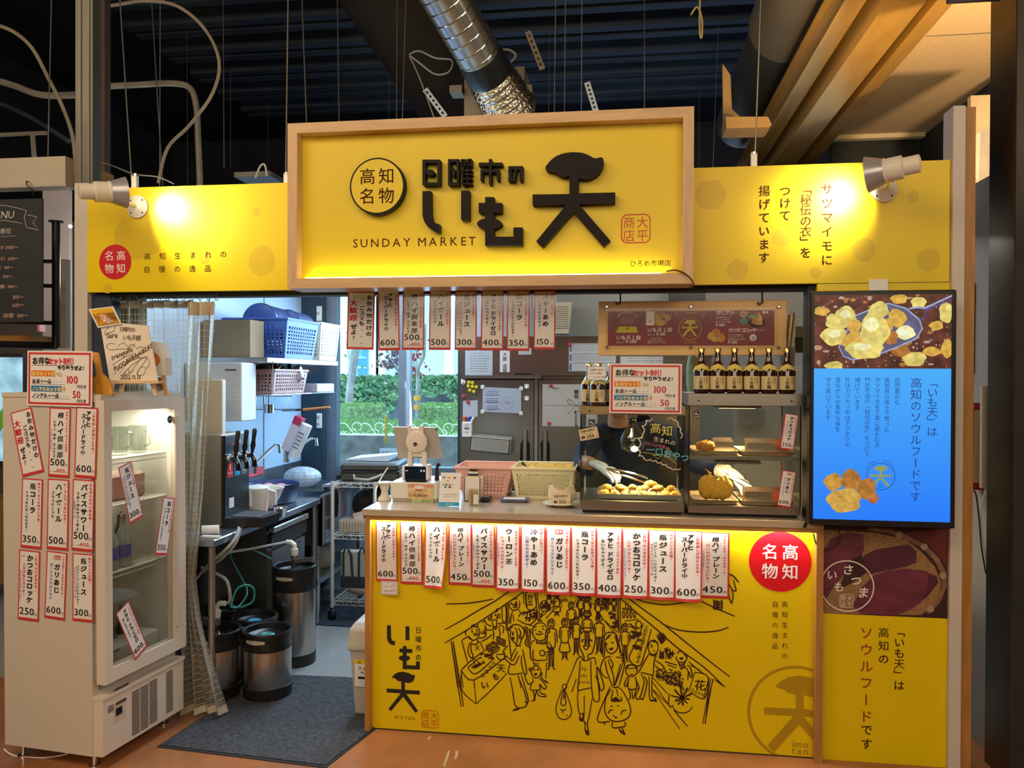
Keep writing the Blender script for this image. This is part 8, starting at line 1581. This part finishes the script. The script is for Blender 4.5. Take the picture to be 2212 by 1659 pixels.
for k in range(4):vbottle(inf('drink_bottle',['paper-labelled dark green bottle nearest the camera on the fridge floor','plain dark green bottle second on the fridge floor','straw-labelled dark green bottle third on the fridge floor','plain dark green bottle farthest on the fridge floor'][k],'bottle',-.14,.08+.08*k,z0_f,'green bottles on the fridge floor'),.25,.035,GG,[PAP,None,LBC,None][k])
vbottle(inf('drink_bottle','brown bottle at the near end of the fridge floor','bottle',-.06,.075,z0_f),.26,.034,GB_,PAP)
for k in range(3):
    t=inf('glass_mug',['near','middle','far'][k]+' one of three glass beer mugs on the top fridge shelf','mug',-.08,.13+.11*k,z1_,'glass mugs on the top fridge shelf');MB().lathe([(.03,0),(.036,.004),(.038,.12),(.035,.12),(.032,.012),(.01,.01)],glass('mug_glass',(.85,.88,.85),.3),n=20).build('mug_body',t,smooth=True);MB().tube([(.036,0,.1),(.062,0,.095),(.062,0,.04),(.036,0,.03)],.006,glass('mug_glass'),8).build('handle',t,smooth=True)
t=inf('plastic_pack','pinkish plastic-wrapped pack on the middle fridge shelf','pack',-.12,.27,z2_);MB().box((-.08,-.12,0),(.05,.12,.11),mat('pack_rose',(.42,.28,.24),.35,noise=.25,ns=15),.01).build('wrap',t)
t=inf('pale_bag','yellowish bag on the top fridge shelf','bag',-.06,.07,z1_);MB().sph((0,0,.02),(.03,.03,.02),mat('bag_yellow',(.55,.48,.2),.5,noise=.1),10,6).build('bag_body',t,smooth=True)
t=inf('instruction_box','white printed box standing on the fridge floor behind glass','box',-.02,.25,z0_f);MB().box((-.12,-.15,0),(0,.15,.13),mat('box_pale',(.55,.52,.46),.5,noise=.03),.003).build('carton',t)
b=Board(lambda u,v,l:(.0005*l,u,v));scrib(b,-.13,-.02,.03,.11,9,INK2,11,.0015);scrib(b,.0,.13,.02,.12,11,INK2,12,.0015);b.rect(-.12,.112,-.08,.12,INK2);b.build('print',t)
# strips on the fridge side
SIDE=FM4.to_3x3().to_4x4()
def on_side(kd,px,py0,py1,lab,tilt=0,sc=None,group='price strips on the side of the drinks fridge'):
    L0=loc_on(px,py0,1,-.003);L1=loc_on(px,py1,1,-.003);s=(L0.z-L1.z)/H_/cos(radians(tilt))
    return strip(kd,Matrix.Translation(FM4 @ L0) @ SIDE @ Matrix.Rotation(radians(tilt),4,'Y') @ Matrix.Diagonal((s*(sc or 1),s,s,1)),lab,0,group)
for kd,px,a_,c_,tl,lb in (('welcome',45,886,1024,13*-1,'tilted welcome strip at the top left of the fridge side'),('club',130,881,1031,2,'fridge-side club sour strip, top row middle'),('lager',188,880,1033,2.5,'fridge-side lager strip, top row right'),
                           ('cola',70,1034,1185,2,'fridge-side cola strip, middle row left'),('highball',126,1035,1188,1.5,'fridge-side highball strip, middle row centre'),('sour',181,1036,1191,2,'fridge-side sour strip, middle row right'),
                           ('katsuo',64,1189,1341,2,'fridge-side croquette strip, bottom row left'),('aji',123,1192,1338,3,'fridge-side garlic fry strip, bottom row centre'),('juice',179,1196,1343,.5,'fridge-side bottled juice strip, bottom row right')):
    on_side(kd,px,a_,c_,lb,tl,1.3 if kd == 'welcome' else 1.16)
DOOR=FM4.to_3x3().to_4x4() @ Matrix.Rotation(pi/2,4,'Z')
for kd,px,a_,c_,tl,lb in (('juice',270,1003,1098,-15,'tilted juice strip on the fridge door glass, upper'),('cola',366,1075,1174,13,'tilted cola strip on the fridge door glass, right edge'),('zero',264,1312,1396,-26,'tilted alcohol-free strip on the fridge door glass, lower')):
    L0=loc_on(px,a_,0,D1+.002);s=.245/H_;strip(kd,Matrix.Translation(FM4 @ L0) @ DOOR @ Matrix.Rotation(radians(tl),4,'Y') @ Matrix.Diagonal((s,s,s,1)),lb,0)
L0=loc_on(129,818,1,-.006);s=(loc_on(198,818,1,-.006).x-loc_on(58,818,1,-.006).x)/.30
discount(Matrix.Translation(FM4 @ L0) @ SIDE @ Matrix.Rotation(radians(1.2),4,'Y') @ Matrix.Diagonal((s,s,s*1.0,1)),'red-bordered discount sign standing above the fridge side')
# on top of the fridge
zT=zt_f+.019
def top(px,py):return loc_on(px,py,2,zT)
t=inf('wooden_scoop','orange-brown wooden scoop leaning upright on the fridge','scoop',0,0,0);Ysc=.05
SCW=mat('scoop_wood',(.62,.30,.04),.5,noise=.15,ns=12,stretch=(8,8,1))
def LS(pts,yv):return [(lambda q_:(q_.x,q_.z))(loc_on(x,y,1,yv)) for x,y in pts]
def CS(x,y):return (180+x/6.38,640+y/6.38)
t.location=FM4 @ Vector((0,0,0));t.rotation_euler=fr.rotation_euler
MB().prism(LS([CS(*w) for w in [(105,790),(130,768),(185,775),(205,800),(225,940),(245,1060),(290,1100),(345,1150),(405,1350),(395,1372),(135,1372),(130,1130),(175,1075),(150,930)]],Ysc),Ysc,Ysc+.012,SCW).build('scoop_back',t,bevel=.003)
MB().prism(LS([CS(*w) for w in [(170,1130),(205,1130),(210,1190),(245,1200),(240,1370),(165,1372)]],Ysc-.004),Ysc-.02,Ysc,SCW).build('inner_ridge',t);MB().prism(LS([CS(*w) for w in [(132,1130),(150,1120),(155,1372),(132,1372)]],Ysc-.004),Ysc-.03,Ysc,SCW).build('side_wall',t)
t=inf('table_easel','small pine easel holding the signed board on the fridge','easel',0,0,0);t.location=FM4 @ Vector((0,0,0));t.rotation_euler=fr.rotation_euler;Ye=.16;EW=mat('easel_pine',(.72,.52,.28),.5,noise=.08,ns=8)
MB().prism(LS([CS(*w) for w in [(420,1155),(1080,1165),(1080,1200),(420,1205)]],Ye),Ye-.02,Ye+.012,EW).build('ledge',t)
for a_ in ([(500,1205),(545,1205),(525,1372),(485,1372)],[(920,1205),(960,1205),(1010,1368),(970,1370)],[(370,1210),(410,1190),(385,1360),(360,1370)]):MB().prism(LS([CS(*w) for w in a_],Ye+.01),Ye+.01,Ye+.022,EW).build('leg',t)
MB().prism(LS([CS(*w) for w in [(1065,1080),(1100,1080),(1145,1368),(1115,1370)]],Ye+.05),Ye+.05,Ye+.062,mat('easel_orange',(.6,.3,.06),.5,noise=.1)).build('leg',t)
t=inf('signed_board','white signed autograph board dated 2022.11.13 on the easel','board',0,0,0);t.location=FM4 @ Vector((0,0,0));t.rotation_euler=fr.rotation_euler;Yq=Ye-.006;SBW=mat('board_ivory',(.80,.70,.58),.5,noise=.02)
MB().prism(LS([CS(*w) for w in [(235,405),(520,370),(890,405),(1025,1160),(365,1170)]],Yq),Yq,Yq+.004,SBW).build('board',t)
b=Board(lambda u,v,l:(u,Yq-.0006*l,v));IK=mat('marker_brown',(.09,.05,.025),.5,noise=.1)
def S_(x,y):q_=loc_on(*CS(x,y),1,Yq);return (q_.x,q_.z)
ksp=(S_(1000,0)[0]-S_(0,0)[0])/1000
for tx_,x,y,sz,sl,w_ in (('日曜市の',500,490,62,-.06,.01),('いも天様',545,610,70,-.05,.01),('Sara',320,590,90,.03,.01),('tranquilo',390,890,84,.36,.02),('INGOBERNABLES',420,1040,74,.52,.02),('2022.11.13',510,1155,74,.0,.03)):q=S_(x,y);b.text(tx_,q[0],q[1],sz*ksp,IK,w_,slope=sl,gap=.85)
for l_ in ([(440,405),(420,480),(360,500),(300,530),(310,470),(360,420)],[(450,660),(370,650),(320,690),(370,735),(480,730),(600,720),(680,690),(720,650)],[(470,690),(560,640),(610,690),(680,660),(740,715),(800,695),(905,718)],[(400,950),(550,850),(710,780)],[(420,1080),(640,880),(890,740)],[(500,1060),(640,900),(790,850),(650,1040),(540,1080),(700,930),(890,830),(740,1060),(830,1080),(860,990),(790,980),(740,1080)],[(560,1075),(620,1000),(640,1070),(700,1010)],[(640,900),(760,850),(880,860),(915,940),(860,1000)]):b.line([S_(*w) for w in l_],5*ksp,IK,2,sm=5)
b.build('autograph',t)
t=inf('photo_print','small tilted orange photo print clipped to the signed board','photo',0,0,0);t.location=FM4 @ Vector((0,0,0));t.rotation_euler=fr.rotation_euler;Yq2=Yq-.008
MB().prism(LS([CS(*w) for w in [(70,178),(408,138),(522,380),(200,436)]],Yq2),Yq2,Yq2+.002,PAP).build('card',t)
b=Board(lambda u,v,l:(u,Yq2-.0006*l,v))
def S2(x,y):q_=loc_on(*CS(x,y),1,Yq2);return (q_.x,q_.z)
b.poly([S2(*w) for w in [(98,190),(392,155),(500,368),(212,415)]],mat('photo_orange',(.55,.25,.03),.4,noise=.5,ns=120),1);b.poly([S2(*w) for w in [(98,190),(392,155),(425,215),(130,248)]],mat('photo_amber',(.8,.5,.03),.4,noise=.1),2)
b.poly([S2(*w) for w in [(225,255),(290,240),(330,290),(420,340),(360,385),(300,350),(250,300)]],mat('photo_pinkish',(.65,.42,.35),.4,noise=.3,ns=90),2);b.poly([S2(*w) for w in [(275,325),(305,318),(315,345),(285,355)]],PAP,3);b.poly([S2(*w) for w in [(330,240),(420,225),(470,310),(380,320)]],mat('photo_brown',(.3,.12,.02),.4,noise=.5,ns=150),3)
b.build('picture',t)
t=inf('paper_sack','white paper sack printed with an orange fish behind the board','bag',0,0,0);t.location=FM4 @ Vector((0,0,0));t.rotation_euler=fr.rotation_euler;Yk=.21
MB().prism(LS([CS(*w) for w in [(920,620),(1050,650),(1125,850),(1135,1090),(1020,1095),(960,900)]],Yk),Yk,Yk+.04,mat('sack_white',(.7,.65,.56),.6,noise=.04)).build('sack',t)
b=Board(lambda u,v,l:(u,Yk-.0006*l,v));b.poly([(lambda q_:(q_.x,q_.z))(loc_on(*CS(*w),1,Yk)) for w in [(955,760),(1010,790),(1055,850),(1060,910),(1000,975),(985,930)]],mat('fish_orange',(.65,.18,.04),.5,noise=.4,ns=60),1);b.build('print',t)
t=inf('foil_packet','crumpled dark foil packet between the easel legs','packet',0,0,0);q=loc_on(345,845,1,.24);t.location=FM4 @ Vector((q.x,.24,zT));MB().sph((0,0,.03),(.03,.02,.03),mat('foil_dark',(.25,.2,.15),.2,1,noise=.5,ns=60,bump=.9),12,8).build('foil',t)
t=inf('clear_plastic_tray','clear plastic tray lying on the back of the fridge top','tray',0,0,0);t.location=FM4 @ Vector((-.1,.3,zT));MB().box((-.1,-.1,0),(.08,.1,.012),glass('tray_clear',(.9,.92,.9),.2)).build('tray',t)
cable('power_cord','pale cord lying under the front of the drinks fridge','cord',[(8,1618),(30,1632),(80,1637),(120,1634),(147,1628)],-.46,.003,WPL)
# ------------------------------------------------------------------ clear curtain
def film(nm):
    M=bpy.data.materials.new(nm);M.use_nodes=True;nt=M.node_tree;N=nt.nodes;L=nt.links;b=N['Principled BSDF'];o=N['Material Output']
    b.inputs['Base Color'].default_value=(.62,.56,.44,1);b.inputs['Roughness'].default_value=.18
    uv=N.new('ShaderNodeUVMap');sp=N.new('ShaderNodeSeparateXYZ');L.new(uv.outputs[0],sp.inputs[0]);g=[]
    for i in (0,1):
        f=N.new('ShaderNodeMath');f.operation='FRACT';L.new(sp.outputs[i],f.inputs[0]);c=N.new('ShaderNodeMath');c.operation='LESS_THAN';L.new(f.outputs[0],c.inputs[0]);c.inputs[1].default_value=.09;g.append(c)
    mx=N.new('ShaderNodeMath');mx.operation='MAXIMUM';L.new(g[0].outputs[0],mx.inputs[0]);L.new(g[1].outputs[0],mx.inputs[1])
    lw=N.new('ShaderNodeLayerWeight');lw.inputs[0].default_value=.35;m2=N.new('ShaderNodeMath');m2.operation='MULTIPLY_ADD';m2.inputs[1].default_value=.5;m2.inputs[2].default_value=.12;L.new(lw.outputs['Facing'],m2.inputs[0])
    m3=N.new('ShaderNodeMath');m3.operation='MULTIPLY';m3.inputs[1].default_value=.75;L.new(mx.outputs[0],m3.inputs[0]);m4=N.new('ShaderNodeMath');m4.operation='MAXIMUM';L.new(m3.outputs[0],m4.inputs[0]);L.new(m2.outputs[0],m4.inputs[1])
    t=N.new('ShaderNodeBsdfTransparent');t.inputs[0].default_value=(.93,.92,.86,1);ms=N.new('ShaderNodeMixShader');L.new(m4.outputs[0],ms.inputs[0]);L.new(t.outputs[0],ms.inputs[1]);L.new(b.outputs[0],ms.inputs[2]);L.new(ms.outputs[0],o.inputs[0]);return M
FILM=film('curtain_film');HEM=mat('curtain_hem',(.58,.5,.38),.5,noise=.08,ns=20)
def curtain(lab,rows,Y0_,folds,amp,gu,seed,hem=True):
    t=thing('clear_curtain',lab,'curtain');nu=folds*10;vs=[];uvs=[];fs=[]
    def interp(k,v):
        for i in range(len(rows)-1):
            if rows[i][0] <= v <= rows[i+1][0]:f=(v-rows[i][0])/(rows[i+1][0]-rows[i][0]);return rows[i][k]*(1-f)+rows[i+1][k]*f
        return rows[-1][k]
    nv=60;y0__,y1__=rows[0][0],rows[-1][0];rs=random.Random(seed);phs=[rs.uniform(-.6,.6) for _ in range(folds+1)]
    for j in range(nv+1):
        py=y0__+(y1__-y0__)*j/nv;l,r=interp(1,py),interp(2,py)
        for i in range(nu+1):
            u=i/nu;Y=Y0_+amp*sin(u*folds*2*pi+phs[int(u*folds) % len(phs)]*0+.6*sin(py*.004+seed))+.012*sin(u*17+py*.01)
            wob=.012*sin(u*folds*4*pi);p_=P(l+(r-l)*min(1,max(0,u+wob)),py,Y0_);vs.append((p_.x,Y,max(.004,p_.z)));uvs.append((u*gu,-p_.z/.028))
    for j in range(nv):
        for i in range(nu):a_=j*(nu+1)+i;fs.append((a_,a_+1,a_+nu+2,a_+nu+1))
    mb=MB();mb.add(vs,fs,FILM);o=mb.build('film',t,smooth=True);uvl=o.data.uv_layers.new(name='UVMap')
    for lp_ in o.data.loops:uvl.data[lp_.index].uv=uvs[lp_.vertex_index]
    k=2;mb=MB();mb.add([(x,y-.002,z+.006) for x,y,z in vs[:(nu+1)*(k+1)]],[(j*(nu+1)+i,j*(nu+1)+i+1,(j+1)*(nu+1)+i+1,(j+1)*(nu+1)+i) for j in range(k) for i in range(nu)],HEM);mb.build('top_hem',t,smooth=True)
    if hem:n0=(nu+1)*(nv-1);mb=MB();mb.add([(x,y-.002,z) for x,y,z in vs[n0:]],[(i,i+1,nu+1+i+1,nu+1+i) for i in range(nu)],HEM);mb.build('bottom_hem',t,smooth=True)
    return t
curtain('bunched clear grid curtain hanging beside the drinks fridge',[(655,408,468),(830,402,458),(1000,398,444),(1060,397,440),(1250,395,420),(1330,392,432),(1450,386,464),(1540,380,489)],.012,4,.022,46,1)
curtain('clear pleated curtain hung behind the signed board',[(652,243,420),(800,246,425),(1000,250,428),(1125,252,426)],.13,7,.022,60,4)
MBr=thing('curtain_rail','dark rail with ring hooks carrying the clear curtains','rail');A,C=P(235,643,.02),P(470,643,.02)
MB().tube([(A.x,.03,A.z+.01),(C.x,.03,A.z+.01)],.006,BLKP,8).build('rail',MBr)
for i in range(14):x=A.x+.01+(C.x-A.x-.02)*i/13;MB().tube([(x+.007*sin(a),.028,A.z-.006+.012*cos(a)) for a in [k*pi/5 for k in range(11)]],.0018,BLKP,5).build('ring_hook',MBr)
# ------------------------------------------------------------------ the neighbour at the left
hb_=thing('header_box','cream header board of the neighbouring stall, upper left','board');Yn=.15
A,C=P(-30,403,Yn),P(141,337,Yn);MB().box((A.x-.6,Yn,A.z),(C.x,Yn+.06,C.z),mat('header_cream',(.46,.40,.31),.6,noise=.03)).build('face_board',hb_);MB().box((A.x-.6,Yn-.01,A.z-.012),(C.x+.01,Yn+.07,A.z),mat('header_trim',(.4,.36,.3),.5,noise=.03)).build('lower_trim',hb_)
MB().box((C.x+.003,Yn+.06,A.z),(C.x+.05,Yn+.3,C.z-.02),WOODB).build('stud',hb_)
bk=thing('menu_blackboard','hanging blackboard menu with chalk prices at the left edge','blackboard');Yb=.12;A,C=P(-75,697,Yb),P(91,428,Yb);CHB=mat('chalkboard',(.022,.025,.028),.7,noise=.2,ns=6)
MB().box((A.x,Yb,A.z),(C.x,Yb+.012,C.z),CHB,.002).build('board',bk)
b=Board(lambda u,v,l:(u,Yb-.0006*l,v));CK=mat('chalk_white',(.55,.52,.5),.8,noise=.1);CKO=mat('chalk_orange',(.6,.38,.3),.8,noise=.1)
def NB_(x,y):p_=P(x/2.86,320+y/2.86,Yb);return (p_.x,p_.z)
kb=mpx(Yb)/2.86
for tx_,x,y,sz,m_ in (('MENU',-70,445,72,CK),('寿司',0,535,44,CK),('盛合わせ 2000〜',-72,630,32,CKO),('（カツオ タタキ）1200〜',-145,700,30,CKO),('（本）100〜',-45,752,30,CKO),('（小鉢）300〜',-75,808,30,CKO),('（各種）900〜',-45,870,30,CKO),('300〜',78,935,34,CKO),('600〜',78,985,34,CKO),('（各種）300〜',0,1050,34,CKO)):q=NB_(x,y);b.text(tx_,q[0],q[1],sz*kb,m_,0,shear=.15,gap=.95)
b.line([NB_(*w) for w in [(-60,365),(20,352),(100,368),(165,385)]],3*kb,CK);b.line([NB_(*w) for w in [(-60,455),(20,445),(100,458),(140,465)]],3*kb,CK);b.line([NB_(*w) for w in [(165,385),(150,430),(165,490),(235,505),(205,462),(228,425),(170,412)]],4*kb,CK);b.line([NB_(*w) for w in [(0,548),(100,542)]],3*kb,CK);b.build('chalk_text',bk)
MB().tube([P(70,425,Yb),P(72,412,Yb-.01),P(58,400,Yb-.02),P(57,392,Yb-.01),P(63,393,Yb+.02)],.0035,BLKP,8).build('hook',bk,smooth=True)
pf_=thing('black_pipe_frame','black pipe frame behind the neighbour blackboard','frame');Yq=.5
MB().tube([P(121,480,Yq),P(121,750,Yq)],.02,BLKP,14).lathe([(.036,-.004),(.036,.004)],BLKP,P(121,479,Yq),18).build('upright',pf_,smooth=True)
for y in (565,618,698,747):MB().tube([P(-40,y-4,Yq),P(121,y,Yq)],.011 if y != 747 else .02,BLKP,10).build('rung',pf_,smooth=True)
MB().box(P(-40,740,Yq+.03),P(115,728,Yq+.2),WOODB).build('plank',pf_)
t=MB().box(P(125,752,.7),P(152,562,.74),mat('strip_paper',(.55,.5,.42),.6,noise=.03)).build('paper_strip');tag(t,'tall pale paper strip hanging beside the cream post','paper')
wn=struct('window_2',MB().box(P(-60,1010,1.2),P(57,764,1.24),BLKM));MB().box(P(-60,995,1.19),P(49,772,1.2),em('frosted_daylight',(.36,.62,.8),1.0,.35,9)).build('frosted_pane',wn)
tag(MB().box(P(80,716,.9),P(98,697,.95),mat('leaflet_pink',(.6,.3,.4),.5,noise=.1)).build('leaflet'),'small pink leaflet behind the blackboard','leaflet')
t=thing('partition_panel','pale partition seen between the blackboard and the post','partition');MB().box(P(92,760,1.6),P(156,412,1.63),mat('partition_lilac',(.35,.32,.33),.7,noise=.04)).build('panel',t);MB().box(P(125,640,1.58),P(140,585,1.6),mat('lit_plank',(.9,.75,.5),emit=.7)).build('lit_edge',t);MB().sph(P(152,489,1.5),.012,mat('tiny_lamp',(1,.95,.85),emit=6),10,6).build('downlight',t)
MB().box(P(-60,1260,1.5),P(20,1080,1.5)+Vector((0,.4,0)),mat('neighbour_counter',(.25,.14,.06),.5,noise=.1)).build('cabinet',t)
t=thing('potted_plant','green leaf of a plant poking in at the left edge','plant');LFM=mat('leaf_bright',(.12,.45,.04),.4,noise=.15)
for a_ in ([(-30,960),(-10,905),(8,878),(10,915),(-5,940)],[(-30,1000),(-15,960),(-2,930),(-8,975)]):MB().prism([(P(x,y,.0).x,P(x,y,.0).z) for x,y in a_],.0,.003,LFM).build('leaf',t)
MB().lathe([(.05,0),(.07,.12)],WOODB,(P(-40,1000,0).x,0,P(-40,1000,0).z-.1),14).build('pot',t)
# ------------------------------------------------------------------ the neighbour at the right
struct('wall_back',MB().box(P(2085,1700,.85),P(2250,200,.85)+Vector((0,.04,0)),mat('back_plaster',(.34,.30,.25),.7,noise=.15,ns=4)))
t=thing('plastic_sheet_roll','pale plastic sheet hanging high beside the wooden post','sheet');MB().loft([[(P(x,y,.6).x,.6+.02*sin(i*1.7),P(x,y,.6).z) for i,(x,y) in enumerate(r_)] for r_ in ([(2106,290),(2122,282),(2140,270)],[(2106,380),(2118,395),(2140,405)])],mat('sheet_pale',(.4,.38,.4),.25,noise=.1),closed=False).build('film',t)
t=thing('shelf_bracket','steel shelf bracket high beside the wooden post','bracket');MB().box(P(2106,412,.5),P(2140,408,.55),CHR).box(P(2108,432,.5),P(2112,408,.52),CHR).build('bracket',t)
tag(MB().box(P(2108,530,.7),P(2140,448,.74),mat('poster_steel',(.15,.2,.27),.5,noise=.3,ns=4)).build('poster'),'blue-grey picture behind the wooden post','picture');tag(MB().box(P(2108,560,.68),P(2140,530,.7),mat('poster_red',(.35,.03,.02),.5,noise=.1)).build('red_band'),'dark red band below the blue-grey picture','band')
tag(MB().box(P(2098,806,.3),P(2150,617,.42),BLKP,.004).build('loudspeaker'),'black wall box mounted beside the wooden post','box')
t=thing('framed_menu','red framed menu with cream pages beside the pillar','frame');RFM=mat('frame_crimson',(.35,.02,.05),.4,noise=.05);MB().box(P(2086,1058,.2),P(2128,870,.24),RFM,.003).build('frame',t);MB().box(P(2105,1043,.19),P(2120,886,.2),mat('page_cream',(.5,.45,.35),.6,noise=.03)).build('page',t);MB().box(P(2120,1055,.12),P(2133,834,.14),mat('page_cream',(.5,.45,.35))).build('menu_book',t)
t=MB().tube([P(2090,780,.1),P(2088,762,.1),P(2094,760,.1),P(2093,782,.1),P(2088,790,.1)],.003,CHR,6).build('key_hook');tag(t,'small metal hook on the wooden post','hook')
cable('cable','black cable hanging behind the red frame','cable',[(2078,1068),(2085,1090),(2105,1060),(2115,1120),(2120,1180),(2130,1240)],.12,.003,BLK);cable('cable','white cable running down beside the pillar','cable',[(2130,1060),(2118,1100),(2122,1160),(2134,1230)],.12,.003,WPL)
tag(MB().box(P(2098,1640,.6),P(2140,1598,.7),WOODB).build('floor_box'),'brown wooden box on the floor behind the wooden post','box')
